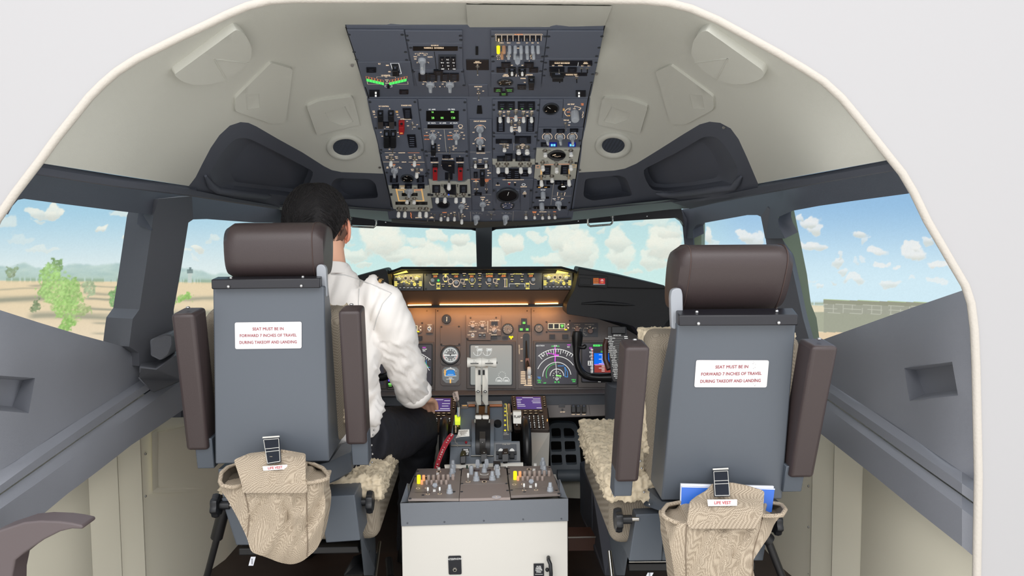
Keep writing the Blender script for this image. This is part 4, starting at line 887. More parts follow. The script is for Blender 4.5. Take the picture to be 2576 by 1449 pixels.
# ---- forward modules on OF
z = Mod('flight_control_panel', OF.at(*C_(720, 640)), 'overhead flight control panel with black guarded switches and one red guard', 'instrument panel', None, OF, C_)
z.plate([(218, 132), (1198, 132), (1338, 1195), (452, 1200)])
z.t('FLT CONTROL', 530, 268, 24).t('STANDBY HYD', 985, 252, 24).t('A', 440, 318, 20).t('B', 650, 318, 20).t('STBY', 325, 368, 18).t('RUD', 330, 392, 18).t('OFF', 335, 436, 18).t('A ON', 362, 486, 16).t('STBY', 792, 370, 18, e_gold).t('RUD', 796, 392, 18, e_gold).t('OFF', 806, 440, 18).t('B ON', 832, 492, 16)
z.guard(408, 350, 520, 525); z.ann(415, 530, 520, 670, 0, mat('guard_brown', (62, 58, 58), .5), h=.012, name='guard_flap'); z.guard(618, 350, 735, 525); z.ann(640, 530, 740, 670, 0, MATS['guard_brown'], h=.012, name='guard_flap')
z.ann(522, 580, 640, 655); z.ann(750, 580, 780, 655, 0)
z.ann(912, 305, 1105, 505, 4, pts=[(910, 305), (1078, 305), (1105, 505), (945, 505)]); z.t('ALTERNATE FLAPS', 970, 528, 20)
z.guard(832, 548, 950, 760, m_gred, .02); z.t('ARM', 890, 715, 22, e_gold, h=z.h+.02); z.t('OFF', 1000, 574, 16).t('ARM', 1018, 664, 16).t('UP', 1108, 592, 14).t('OFF', 1205, 640, 16).t('DOWN', 1145, 690, 14); z.tog(1112, 630, .022, .006, False)
z.t('SPOILER', 625, 690, 20).t('A', 550, 718, 16).t('B', 708, 718, 16).t('OFF', 470, 795, 17).t('OFF', 818, 798, 17).t('ON', 497, 875, 17).t('ON', 828, 880, 17)
z.guard(532, 750, 645, 1065); z.guard(665, 750, 780, 1065); z.ann(530, 870, 780, 1070, 0, m_gblk, h=.008, name='guard_base')
z.ann(1000, 840, 1195, 1090, 5, pts=[(1000, 840), (1168, 838), (1196, 1088), (1045, 1090)]); z.t('OFF', 637, 1087, 16).t('ON', 643, 1140, 16); z.tog(715, 1112, .026, .006, False)
z.scr([(250, 180), (1160, 180), (370, 712), (1245, 715), (475, 1150), (1305, 1150)]); z.done()
z = Mod('navigation_switch_module', OF.at(*E_(650, 330)), 'overhead navigation and displays source panel with white paddle switches', 'instrument panel', None, OF, E_)
z.plate([(200, 55), (1020, 55), (1120, 705), (350, 705)])
z.ln([(295, 78), (495, 78)], 6).ln([(735, 79), (955, 79)], 6, e_org).ln([(262, 256), (565, 256)], 6).ln([(750, 259), (1055, 260)], 6)
for tx, x, y in (('NAVIGATION', 617, 80), ('VHF NAV', 415, 120), ('IRS', 862, 122), ('BOTH', 335, 153), ('ON 1', 337, 182), ('BOTH', 512, 155), ('ON 2', 520, 184), ('NORMAL', 430, 212), ('BOTH', 780, 155), ('ON L', 785, 184), ('BOTH', 958, 157), ('ON R', 960, 184), ('NORMAL', 875, 212), ('DISPLAYS', 660, 258), ('SOURCE', 455, 305), ('AUTO', 460, 332), ('CONTROL PANEL', 885, 308), ('ALL', 345, 352), ('ON 1', 345, 372), ('ALL', 575, 354), ('ON 2', 590, 374), ('BOTH', 820, 398), ('ON 1', 825, 422), ('BOTH', 995, 398), ('ON 2', 997, 422), ('NORMAL', 920, 465)): z.t(tx, x, y, 16, e_org if tx in ('SOURCE', 'CONTROL PANEL') else None)
z.tog(418, 175, .036, .0098); z.tog(866, 175, .036, .0098); z.tog(910, 400, .036, .0098); z.knob(480, 410, 68, 0, .026); z.ln([(462, 345), (465, 368)], 5).ln([(392, 360), (420, 376)], 5).ln([(540, 360), (515, 378)], 5)
z.ann(392, 515, 545, 635, 4); z.gauge(725, 572, 112, ry=60, needle=150, ticks=3); z.ann(908, 515, 1042, 635, 4)
z.scr([(215, 85), (1010, 30), (330, 460), (1085, 480), (1085, 530)]); z.done()
z = Mod('fuel_panel', OF.at(*E_(780, 950)), 'light grey overhead fuel panel with gold-lit lines, big knob and six white switches', 'instrument panel', None, OF, E_)
z.plate([(358, 712), (1147, 718), (1208, 1140), (1160, 1150), (1163, 1202), (515, 1196), (505, 1160), (455, 1150)], m_panl, .008, 0)
for a in ((430, 675, 565, 740), (678, 675, 812, 740), (922, 675, 1055, 740)): z.ann(*a, 2, h=.005)
for o_ in (0, 16): z.ln([(498+o_, 740), (558+o_*.6, 1000-o_*.7), (690, 1000-o_)], 7, e_gold); z.ln([(985+o_, 745), (1030+o_, 1000), (890, 1000-o_)], 7, e_gold)
z.ln([(520, 780), (690, 780)], 7, e_gold).ln([(525, 795), (650, 795), (655, 840)], 7, e_gold).ln([(850, 780), (995, 780)], 7, e_org).ln([(855, 796), (985, 796)], 7, e_org).ln([(860, 796), (870, 830)], 7, e_gold).ln([(580, 712), (690, 712)], 7, e_gold)
z.t('CROSS', 628, 750, 17, e_leg).t('FEED', 870, 752, 15, m_dleg).t('CTR', 790, 920, 14, m_dleg).t('L', 665, 955, 16, m_dleg).t('R', 918, 957, 16, m_dleg).t('OFF', 795, 992, 16, m_dleg).t('1', 565, 1105, 14, m_dleg).t('2', 1010, 1110, 14, m_dleg).t('ON', 640, 1172, 18, m_dleg).t('FUEL PUMPS', 828, 1137, 14, m_dleg).t('ON', 1040, 1165, 18, m_dleg)
z.ln([(535, 1100), (600, 1105), (620, 1130), (700, 1105)], 3, m_dleg).ln([(930, 1100), (1000, 1105), (1025, 1130), (1105, 1105)], 3, m_dleg)
z.disp(620, 843, 722, 900); z.disp(800, 845, 921, 900); z.knob(757, 808, 74, 0, .02)
z.disp(498, 1012, 780, 1066); z.disp(885, 1014, 1110, 1068)
for x, y in ((722, 945), (858, 948)): z.tog(x, y, .024, .0105)
for x in (563, 685, 968, 1090): z.tog(x, 1138, .040, .0108)
z.ann(388, 850, 438, 890, 0, m_bezel, h=.002, name='fastener'); z.ann(1112, 852, 1165, 893, 0, m_bezel, h=.002, name='fastener'); z.done()
z = Mod('electrical_meter_panel', OF.at(*C_(1740, 740)), 'overhead electrical meter panel with green digits and two grey rotary selectors', 'instrument panel', None, OF, C_)
z.plate([(1222, 132), (2200, 135), (2240, 1190), (1345, 1190)])
for tx, x, y in (('DC  AMPS', 1505, 333), ('CPS  FREQ', 1895, 333), ('DC  VOLTS', 1497, 609), ('AC  AMPS', 1722, 609), ('AC  VOLTS', 1943, 609)): z.t(tx, x, y, 24, e_wht)
z.disp(1388, 360, 2045, 568, [('16', 1512, 378, 36), ('400', 1915, 376, 36), ('28', 1520, 496, 44), ('00', 1708, 496, 44), ('120', 1928, 496, 44)])
z.disp(1412, 645, 1935, 712, em=m_annl); z.arc(2080, 672, 42, 32, 0, 360, 9, e_leg); z.t('MAINT', 2080, 712, 14)
z.ln([(1340, 728), (2150, 728)], 9, m_line).ln([(1750, 742), (1795, 1195)], 10, m_line).ln([(1425, 1211), (2165, 1213)], 8, m_line)
for cx, tl in ((1520, ('STBY PWR', 'BAT BUS', 'BAT', 'AUX BAT', 'TR1', 'TR2', 'TR3')), (1995, ('STBY PWR', 'GRD PWR', 'GEN1', 'APU GEN', 'GEN2', 'INV', 'TEST'))):
    for (dx, dy), tt in zip(((-120, 60), (-135, -15), (-120, -80), (0, -110), (115, -80), (160, -22), (145, 50)), tl): z.t(tt, cx+dx, 878+dy, 17, e_org if dx in (-135, -120) and dy > -50 else e_leg)
    for a in (150, 180, 210, 90, 30, 0, -28):
        c_, s_ = math.cos(math.radians(a)), math.sin(math.radians(a)); z.ln([(cx+88*c_, 862-70*s_), (cx+52*c_, 862-42*s_)], 6)
    z.knob(cx, 868, 72, 0, .028)
z.guard(1482, 1020, 1590, 1180, h=.022); z.t('OFF', 1640, 1060, 18).t('BAT', 1645, 1112, 18).t('ON', 1645, 1162, 18).t('OFF', 1935, 1078, 18).t('GALLEY', 1968, 1114, 18).t('ON', 1935, 1150, 18); z.tog(1862, 1112, .026, .006, False)
z.scr([(1265, 340), (2155, 345), (1250, 720), (1380, 1180), (2205, 1180), (2170, 185)]); z.done()
z = Mod('standby_power_panel', OF.at(*E_(1490, 330)), 'overhead standby power panel with two bright red guards either side of a black knob', 'instrument panel', None, OF, E_)
z.plate([(1058, 88), (1880, 88), (1935, 585), (1140, 585)])
for a in ((1167, 167, 1312, 227), (1400, 120, 1555, 180), (1658, 167, 1805, 230)): z.ann(*a)
z.t('STANDBY POWER', 1500, 198, 20).t('DISCONNECT', 1247, 265, 18).t('DISCONNECT', 1735, 265, 18).t('1', 1245, 148, 16).t('2', 1728, 148, 16).t('BAT', 1392, 318, 14).t('AUTO', 1540, 247, 14, h=.024)
z.ann(1370, 225, 1635, 410, 0, h=.018, pts=[(1380, 228), (1632, 235), (1632, 405), (1555, 385), (1412, 320)], name='selector_knob')
for x in (1262, 1744):
    b = MB().mt(m_gblk).slab(OF, z.cc(q4(x-52, 293, x+52, 350)), z.h-.001, z.h+.008); b.mt(m_gred).slab(OF, z.cc(q4(x-48, 330, x+40, 545)), z.h+.004, z.h+.016); b.mt(m_gblk).slab(OF, z.cc(q4(x-22, 340, x+22, 372)), z.h+.014, z.h+.018); b.build('switch_guard', z.root, bevel=.001)
z.ann(1447, 457, 1590, 585, 0, h=.003); z.t('APU', 1522, 541, 16, e_leg); z.tog(1525, 565, .05, .011); z.scr([(1095, 135), (1865, 60), (1865, 140), (1130, 410), (1885, 410), (1125, 480)]); z.done()
z = Mod('generator_panel', OF.at(*E_(1540, 800)), 'light grey overhead generator panel with wavy upper edge and four white switches', 'instrument panel', None, OF, E_)
z.plate([(1132, 590), (1175, 590), (1205, 612), (1250, 632), (1330, 650), (1400, 640), (1640, 645), (1720, 665), (1810, 650), (1850, 625), (1880, 593), (1925, 592), (1945, 935), (1180, 932)], m_panl, .008, 0)
z.ann(1203, 688, 1355, 832, 4, h=.003); z.ann(1727, 688, 1870, 835, 4, h=.003); z.ann(1420, 680, 1665, 835, 0, h=.012, pts=[(1420, 682), (1655, 682), (1665, 835), (1500, 818), (1452, 770), (1450, 740), (1425, 700)], name='selector_knob')
for i, x in enumerate((1300, 1447, 1660, 1805)): z.tog(x, 868, .038, .0108)
b = MB().mt(e_blu).sphere(OF.at(*E_(1518, 818), .022), .002); b.build('blue_lamp', z.root)
z.t('OFF', 1375, 858, 16, m_dleg).t('ON', 1385, 897, 18, m_dleg).t('OFF', 1730, 858, 16, m_dleg).t('ON', 1728, 897, 18, m_dleg).t('APU GEN', 1545, 910, 16, m_dleg).t('GRD', 1388, 700, 30, m_dleg, 90).t('PWR', 1690, 702, 30, m_dleg, 90)
z.ann(1170, 862, 1222, 900, 0, m_bezel, h=.002, name='fastener'); z.ann(1885, 862, 1938, 900, 0, m_bezel, h=.002, name='fastener'); z.done()
z = Mod('wiper_panel', OF.at(*E_(1560, 1100)), 'overhead panel with an orange-arc temperature gauge and a grey wiper knob', 'instrument panel', None, OF, E_)
z.plate([(1190, 945), (1945, 945), (1965, 1200), (1215, 1200)], None, .004); z.gauge(1412, 1078, 112, needle=None, ticks=0)
z.arc(1412, 1070, 92, 42, 205, 335, 12, e_leg); z.t('L WIPER', 1770, 1048, 14, e_leg).t('INT', 1850, 1076, 12).t('LOW', 1885, 1120, 12).t('HIGH', 1865, 1162, 12); z.ln([(1815, 1095), (1835, 1078)], 4).ln([(1822, 1120), (1850, 1120)], 4).ln([(1815, 1148), (1840, 1158)], 4); z.knob(1760, 1112, 62, 0, .024); z.done()
# centre column
z = Mod('circuit_breaker_light_panel', OF.at(*D_(225, 800)), 'overhead centre strip with two stacked grey dimmer knobs under a black slot', 'instrument panel', None, OF, D_)
z.plate([(-10, 135), (460, 135), (462, 1188), (55, 1188)] if False else [(5, 535), (460, 540), (462, 1188), (20, 1188)]); z.ann(155, 275, 268, 435, 0, m_slot, h=-.004, pts=[(168, 275), (252, 275), (268, 435), (155, 435)], name='slot')
z.t('CIRCUIT BREAKER', 218, 571, 24).t('PANEL', 225, 660, 16, e_org).t('OVERHEAD', 225, 912, 16, e_org).t('OFF', 90, 797, 20).t('OFF', 90, 1025, 20).t('L', 160, 1070, 22).t('DOME', 290, 1068, 16)
for y in (725, 975): z.arc(225, y+10, 112, 88, 165, 15, 8); z.knob(220, y-12, 76, 0, .03)
z.ann(150, 1110, 310, 1175, 1); z.done()
z = Mod('equipment_cooling_panel', OF.at(*F_(225, 480)), 'overhead centre strip of cooling, emergency light and cabin sign switches', 'instrument panel', None, OF, F_)
z.plate([(12, 55), (442, 55), (455, 885), (55, 885)])
z.ln([(15, 68), (405, 68)], 7, m_line).ln([(28, 360), (412, 360)], 7, m_line).ln([(40, 585), (212, 585)], 7, e_org).ln([(300, 585), (412, 585)], 7, e_org).ln([(62, 884), (420, 884)], 7, m_line)
for tx, x, y, m_ in (('EQUIP COOLING', 225, 88, None), ('SUPPLY', 108, 190, e_wht), ('EXHAUST', 320, 190, e_wht), ('NORM', 210, 218, None), ('ALTN', 208, 258, None), ('EMER EXIT LIGHTS', 245, 375, None), ('OFF', 365, 420, None), ('ARMED', 385, 468, None), ('ON', 362, 517, None), ('NO', 132, 610, e_org), ('SMOKING', 132, 632, None), ('FASTEN', 338, 608, e_org), ('BELTS', 338, 632, e_org), ('OFF', 235, 690, None), ('ATTEND', 135, 776, None), ('CALL', 333, 776, None)): z.t(tx, x, y, 17, m_)
z.tog(120, 252, .026, .0085); z.tog(325, 252, .026, .0085); z.ann(78, 308, 372, 362, 1); z.guard(208, 405, 302, 665, h=.018); z.ann(90, 445, 163, 548, 3); z.tog(138, 665, .034, .006, False); z.tog(333, 665, .034, .006, False)
z.ann(128, 800, 160, 835, 0, m_gblk, h=.006, name='button'); z.ann(320, 800, 352, 835, 0, m_gblk, h=.006, name='button'); z.ann(105, 840, 242, 888); z.done()
z = Mod('right_wiper_panel', OF.at(*F_(250, 1050)), 'overhead centre plate with one grey wiper knob in the middle of the forward edge', 'instrument panel', None, OF, F_)
z.plate([(55, 895), (455, 895), (458, 1190), (60, 1190)], None, .004); z.t('R WIPER', 262, 946, 18).t('PARK', 258, 984, 18).t('INT', 348, 1000, 16).t('LOW', 385, 1038, 14).t('HIGH', 362, 1087, 14); z.ln([(260, 995), (260, 1020)], 5).ln([(305, 1022), (330, 1005)], 4).ln([(320, 1040), (345, 1040)], 4); z.knob(262, 1068, 62, 0, .026); z.done()
# column 4
z = Mod('window_heat_panel', OF.at(*D_(940, 520)), 'overhead window heat and probe panel with a row of five white switches', 'instrument panel', None, OF, D_)
z.plate([(475, 138), (1432, 138), (1375, 830), (482, 830)])
for i, x in enumerate((582, 755, 985, 1160)): z.ann(x, 170, x+170, 328, 3); z.t('ON', x+85, 300, 18, e_dgrn, h=z.h+.004)
for tx, x, y in (('SIDE', 628, 372), ('OFF', 706, 388), ('FWD', 797, 372), ('WINDOW HEAT', 955, 337), ('FWD', 1102, 372), ('OFF', 1178, 388), ('SIDE', 1270, 370), ('ON', 706, 464), ('ON', 1175, 464), ('PROBE', 935, 522), ('A', 858, 557), ('B', 1020, 552), ('OFF', 935, 570), ('ON', 932, 646), ('HEAT', 928, 698), ('TAT TEST', 937, 754), ('L', 705, 340), ('R', 1198, 336)): z.t(tx, x, y, 22, e_leg)
z.ln([(750, 500), (1140, 500)], 6, e_org)
z.ann(560, 490, 718, 770, 8); z.ann(1152, 488, 1325, 765, 8, pts=[(1170, 488), (1325, 488), (1308, 765), (1152, 765)])
for x in (625, 790, 1097, 1257): z.tog(x, 415, .036, .0088)
z.tog(942, 385, .036, .0088); z.tog(855, 605, .036, .0088); z.tog(1013, 605, .036, .0088); z.ann(905, 790, 940, 835, 0, m_gblk, h=.005, name='button'); z.scr([(500, 240), (1410, 240), (500, 340), (1390, 350), (500, 805), (1360, 800)]); z.done()
z = Mod('anti_ice_panel', OF.at(*D_(920, 1060)), 'overhead anti-ice panel with three white switches and a vertical white line', 'instrument panel', None, OF, D_)
z.plate([(482, 845), (1375, 845), (1340, 1190), (478, 1190)]); z.ann(540, 930, 865, 1010, 2); z.ann(925, 870, 1250, 1010, 4)
for tx, x, y in (('WING ANTI ICE', 705, 1030), ('OFF', 783, 1065), ('ON', 777, 1112), ('ENG', 1085, 1028), ('ANTI ICE', 1080, 1055), ('OFF', 1083, 1084), ('ON', 1075, 1118)): z.t(tx, x, y, 20)
z.ln([(908, 1012), (902, 1160)], 7, m_line); z.tog(714, 1080, .022, .0100); z.tog(1000, 1095, .030, .0125); z.tog(1170, 1095, .030, .0125); z.scr([(500, 880), (1340, 880), (500, 1130), (1325, 1130)]); z.done()
z = Mod('hydraulic_panel', OF.at(*F_(850, 280)), 'light grey overhead hydraulic pump strip with four white switches in a row', 'instrument panel', None, OF, F_)
z.plate([(458, 75), (1262, 75), (1240, 575), (448, 575)], None, .004)
z.plate([(445, 203), (1262, 206), (1262, 298), (1215, 298), (1200, 318), (1200, 350), (505, 352), (500, 310), (450, 296)], m_panl, .009, 0)
for a in ((535, 142, 685, 215), (690, 95, 832, 215), (885, 95, 1025, 215), (1030, 142, 1172, 215)): z.ann(*a, 3)
for i, x in enumerate((555, 720, 987, 1155)): z.tog(x, 278, .040, .0108)
z.t('ENG 1', 560, 231, 15, m_dleg).t('ELEC 2', 725, 231, 15, m_dleg).t('ELEC 1', 985, 231, 15, m_dleg).t('ENG 2', 1150, 231, 15, m_dleg).t('OFF', 640, 262, 16, m_dleg).t('ON', 638, 325, 15, m_dleg).t('HYD PUMPS', 865, 340, 18, m_dleg).t('OFF', 1072, 262, 16, m_dleg).t('ON', 1070, 322, 15, m_dleg); z.h = .004
for a in ((552, 465, 690, 540, 2), (695, 395, 835, 580, 4), (840, 395, 980, 580, 4), (998, 415, 1135, 530, 2)): z.ann(*a)
z.done()
z = Mod('voice_recorder_panel', OF.at(*F_(840, 670)), 'overhead voice recorder strip with a headphone ring and small buttons', 'instrument panel', None, OF, F_)
z.plate([(458, 585), (1235, 590), (1220, 752), (455, 752)]); z.t('COCKPIT VOICE RECORDER MICROPHONE MONITOR', 845, 598, 13).t('STATUS', 550, 700, 17).t('ERASE', 770, 652, 16).t('TEST', 880, 650, 16).t('HEADPHONE', 1045, 733, 16)
z.arc(1045, 693, 32, 20, 0, 360, 8, e_wht); z.ann(535, 650, 565, 680, 0, m_gblk, name='button'); z.ann(755, 668, 785, 690, 0, m_gred, h=.002, name='button'); z.ann(865, 668, 895, 700, 0, m_gblk, name='button'); z.done()
z = Mod('cabin_altitude_panel', OF.at(*F_(830, 970)), 'overhead panel with a large dual-scale cabin altitude gauge above a smaller one', 'instrument panel', None, OF, F_)
z.plate([(455, 760), (1215, 760), (1195, 1190), (455, 1190)], None, .004); z.plate([(525, 772), (965, 775), (965, 1018), (525, 1018)], None, .012, 0)
z.gauge(735, 868, 195, h=.006, needle=80, ticks=0)
z.arc(735, 862, 120, 62, 200, -20, 5, m_line).arc(735, 862, 75, 42, 240, 60, 8, e_leg)
for a in range(0, 360, 30):
    c_, s_ = math.cos(math.radians(a)), math.sin(math.radians(a)); z.ln([(735+150*c_, 866-78*s_), (735+175*c_, 866-92*s_)], 4, m_line)
z.h = .004; z.gauge(735, 1095, 122, needle=200, ticks=6, face=mat('blue_grey_dial', (92, 98, 120), .3)); z.plate([(992, 772), (1165, 775), (1160, 1180), (990, 1180)], None, .008, 0)
z.t('ALT', 1068, 812, 15, e_wht).t('HORN', 1066, 838, 15).t('CUTOUT', 1062, 862, 15); z.ann(1050, 878, 1082, 912, 0, m_gblk, name='button'); z.scr([(475, 800), (1190, 800), (475, 1165), (1165, 1150)]); z.done()
# column 5
z = Mod('air_temperature_panel', OF.at(*D_(1850, 380)), 'overhead air temperature panel with an oval dial and a chunky grey knob in glowing arcs', 'instrument panel', None, OF, D_)
z.plate([(1440, 138), (1905, 138), (1880, 515), (1415, 515)]); z.plate([(1910, 142), (2400, 142), (2300, 700), (1400, 700), (1415, 520), (1890, 520)], None, .004)
z.gauge(1655, 318, 150, h=.006, needle=140, ticks=2); z.t('AIR TEMP', 2060, 238, 26).t('PASS', 2290, 228, 20, e_org).t('CAB', 2290, 252, 20, e_org).t('SUPPLY', 1925, 345, 20, e_gold, 90, .8).t('DUCT', 1905, 345, 20, e_gold, 90, .8).t('FWD', 2130, 328, 18).t('AFT', 2035, 348, 18).t('AFT', 2235, 345, 18).t('PACK', 2300, 490, 20, e_leg, 80)
z.arc(2080, 405, 145, 92, 230, 100, 10).arc(2180, 410, 130, 90, -35, 15, 10).ln([(2135, 300), (2140, 275), (2265, 312), (2240, 340)], 9).t('CONT', 2010, 395, 18, e_org).t('CAB', 2015, 470, 22, e_gold)
z.knob(2135, 410, 90, 40, .032, kind='round', line=False); z.t('TRIM AIR', 1965, 560, 22).t('OFF', 2035, 603, 22, e_wht).t('ON', 2022, 660, 20); z.tog(1950, 628, .03, .007, False); z.done()
z = Mod('zone_temperature_panel', OF.at(*D_(1850, 880)), 'overhead zone temperature panel with three grey knobs and blue-lit blocks below', 'instrument panel', None, OF, D_)
z.plate([(1398, 710), (2310, 710), (2262, 1055), (1385, 1055)])
for a in ((1502, 727, 1660, 790), (1772, 725, 1932, 790), (2040, 717, 2205, 780)): z.ann(*a)
z.t('CONT CAB', 1575, 800, 18, e_wht).t('FWD CAB', 1848, 798, 18, e_wht).t('AFT CAB', 2115, 798, 18, e_wht)
for x, r_ in ((1580, 15), (1838, 15), (2087, 0)): z.arc(x, 888, 98, 78, 215, 120, 9); z.arc(x, 888, 98, 78, -35, 60, 9); z.t('AUTO', x, 835, 18, e_gold); z.knob(x, 878, 66, r_, .03)
z.ann(1452, 1000, 1600, 1072); 
for x0, x1 in ((1625, 1772), (2005, 2155)):
    b = MB().mt(mat('blue_lens', (16, 26, 120), .4, emis=.6)).slab(OF, z.cc(q4(x0, 1000, x1, 1075)), z.h-.001, z.h+.004); b.mt(e_cyn)
    for xx in (x0+48, x0+100):
        for yy in (1025, 1050): b.slab(OF, z.cc(q4(xx-20, yy-8, xx+20, yy+8)), z.h+.004, z.h+.0048)
    b.build('blue_annunciator', z.root)
z.scr([(1400, 960), (2240, 965)]); z.done()
z = Mod('bleed_air_panel', OF.at(*F_(1660, 330)), 'light grey overhead bleed air panel with a teardrop gauge and seven white switches', 'instrument panel', None, OF, F_)
z.plate([(1292, 60-58), (2128, -5), (2070, 300), (2060, 400), (2038, 575), (1990, 577), (1960, 602), (1300, 598), (1295, 580), (1245, 568)], m_panl, .008, 0)
b = MB().mt(mat('teardrop_grey', (70, 70, 72), .4)).slab(OF, z.cc([(1478, 118), (1560, 55), (1620, 25), (1690, 12), (1760, 20), (1815, 48), (1850, 95), (1840, 145), (1790, 190), (1720, 212), (1650, 212), (1590, 195), (1540, 165)]), 0, .012)
b.mt(m_dial).slab(OF, z.cc([(1550+150+150*math.cos(t*.2618), 103+62*math.sin(t*.2618)) for t in range(24)]), .012, .0125); b.mt(e_leg)
for t in range(5): b.slab(OF, z.cc(q4(1640+t*25, 118+abs(t-2)*-4, 1648+t*25, 132+abs(t-2)*-4)), .0125, .013)
b.slab(OF, z.cc([(1595, 100), (1655, 80), (1665, 88), (1600, 108)]), .0125, .013); b.build('duct_pressure_gauge', z.root, bevel=.001)
for x, y, L in ((1455, 30, .026), (1948, 25, .026), (1408, 255, .036), (1668, 295, .036), (1942, 245, .036), (1380, 520, .044), (1585, 515, .028), (1905, 510, .044)): z.tog(x, y, L, .0108)
z.ann(1925, 115, 1958, 150, 0, m_gblk, name='button'); z.ann(1415, 318, 1568, 478, 4, pts=[(1418, 318), (1568, 315), (1560, 478), (1410, 478)], h=.004); z.ann(1755, 308, 1905, 470, 4, h=.004, pts=[(1765, 308), (1908, 305), (1900, 470), (1748, 472)])
for o_ in (0, 18): z.ln([(1375+o_, 395), (1372+o_, 500)], 8, e_gold); z.ln([(1930-o_, 385), (1912-o_, 500)], 8, e_gold)
z.ln([(1440, 300), (1640, 296)], 7, e_org).ln([(1700, 290), (1925, 290)], 7, e_org).ln(q4(1285, 315, 1355, 362), 4, e_org, True).ln(q4(1975, 300, 2050, 348), 4, e_gold, True)
for tx, x, y in (('L PACK', 1410, 212), ('R PACK', 1955, 205), ('ISOLATION', 1675, 232), ('VALVE', 1670, 255), ('OFF', 1495, 240), ('AUTO', 1495, 265), ('HIGH', 1855, 242), ('OFF', 1465, 515), ('ON', 1455, 545), ('BLEED', 1825, 505), ('WING', 1540, 20), ('OVHT', 1850, 20), ('TRIP', 1315, 338), ('RESET', 1940, 165)): z.t(tx, x, y, 16, m_dleg)
z.disp(1270, 262, 1322, 295, m=m_bezel, name='fastener'); z.disp(2022, 250, 2072, 285, m=m_bezel, name='fastener'); z.done()
z = Mod('pressurization_panel', OF.at(*F_(1600, 880)), 'overhead pressurization panel with amber digits and four grey knobs, right front corner', 'instrument panel', None, OF, F_)
z.plate([(1245, 608), (2000, 610), (1925, 1195), (1205, 1192)], None, .005)
for a in ((1310, 620, 1440, 680), (1480, 620, 1610, 680), (1645, 618, 1775, 680), (1790, 618, 1910, 680)): z.ann(*a)
z.disp(1297, 722, 1553, 756, [('35000', 1345, 741, 15), ('N AT', 1470, 741, 15)], em=e_gold); z.disp(1274, 930, 1532, 962); z.t('FLT ALT', 1420, 797, 20, e_wht).t('LAND ALT', 1392, 1003, 18, e_wht)
z.knob(1416, 855, 50, 0, .026, kind='round', line=False); z.knob(1392, 1070, 50, 0, .026, kind='round', line=False)
z.disp(1240, 1110, 1872, 1160); z.ln([(1250, 1135), (1860, 1135)], 3, m_line)
for x in (1295, 1405, 1520, 1630, 1745, 1858): z.ln([(x, 1120), (x, 1155)], 4, m_line, h=.007)
z.ln([(1622, 665), (1568, 1085)], 7, m_line).ln([(1605, 915), (1960, 915)], 7, m_line).t('AUTO', 1630, 968, 16, e_wht).t('ALTN', 1715, 943, 14).t('MAN', 1788, 965, 16).t('MANUAL', 1790, 690, 12); z.ln([(1628, 980), (1655, 1000)], 5).ln([(1785, 978), (1755, 998)], 5).ln([(1708, 965), (1708, 985)], 5)
b = MB().mt(m_dial).slab(OF, z.cc([(1785+88*math.cos(t*.2618), 750+52*math.sin(t*.2618)) for t in range(24)]), .005, .008); b.mt(e_wht).slab(OF, z.cc(q4(1770, 712, 1840, 732)), .008, .0085); b.build('valve_indicator', z.root)
z.knob(1712, 1050, 66, 25, .026); z.tog(1772, 870, .008, .006, False); z.ln([(1700, 840), (1692, 905)], 9, e_leg).ln([(1840, 845), (1828, 905)], 9, e_leg)
z.scr([(1290, 840), (1230, 1040), (1920, 1040), (1235, 1130), (1955, 730)]); z.done()
# bottom edge strip
z = Mod('engine_start_panel', OF.at(*F_(400, 1310)), 'lowest overhead strip with two grey start selectors and rows of small white light switches', 'instrument panel', None, OF, F_)
z.plate([(-960, 1205), (1905, 1200), (1890, 1290), (1500, 1395), (900, 1402), (0, 1425), (-500, 1400), (-940, 1340)], None, .005)
EC = Crop(930, 370, 7.628)
def EF(x, y): a = E_(x, y); return ((a[0]-F_.o[0])*F_.o[2], (a[1]-F_.o[1])*F_.o[2])
for x, y, L, wh in ((1115, 1275, .03, False), (1245, 1275, .03, False), (1372, 1275, .028, True), (1503, 1275, .028, True), (1628, 1275, .028, True), (1768, 1300, .036, True)): z.tog(*EF(x, y), L, .0088 if wh else .006, wh)
for tx, x, y, m_ in (('LANDING', 1437, 1232, e_org), ('OFF', 1560, 1248, None), ('TAXI', 1625, 1230, None), ('ON', 1440, 1312, None), ('OFF', 1783, 1270, None), ('ON', 1820, 1305, None), ('L', 1180, 1252, None), ('GND', 1190, 1318, None), ('RETRACT', 1190, 1335, None), ('RETRACTABLE', 940, 1332, None)): z.t(tx, *EF(x, y), 15, m_)
z.ln([EF(1712, 1225), EF(1720, 1410)], 6, m_line).ln([EF(1930, 1215), EF(1942, 1405)], 6, m_line).ln([EF(785, 1235), EF(800, 1275), EF(790, 1300), EF(808, 1340)], 10, e_org).ln([(850, 1205), (838, 1400)], 6, m_line)
for x in (142, 702):
    z.t('GRD', x-65, 1243, 12, m_line).t('OFF', x, 1235, 12, m_line).t('CONT', x+65, 1243, 12, m_line).t('FLT', x+105, 1258, 12, m_line); z.ln([(x-50, 1248), (x-30, 1262)], 4, m_line).ln([(x, 1243), (x, 1260)], 4, m_line).ln([(x+45, 1248), (x+28, 1262)], 4, m_line); z.knob(x, 1318, 64, -25, .03)
z.t('ENGINE START', 422, 1220, 14, m_line).t('BOTH', 428, 1247, 12, m_line).t('IGN L', 357, 1277, 12, m_line).t('IGN R', 487, 1275, 12, m_line); z.tog(425, 1270, .022, .006, False)
for x, y in ((1090, 1272), (1255, 1270), (1407, 1278), (1530, 1270), (1642, 1268)): z.tog(x, y, .02, .0088)
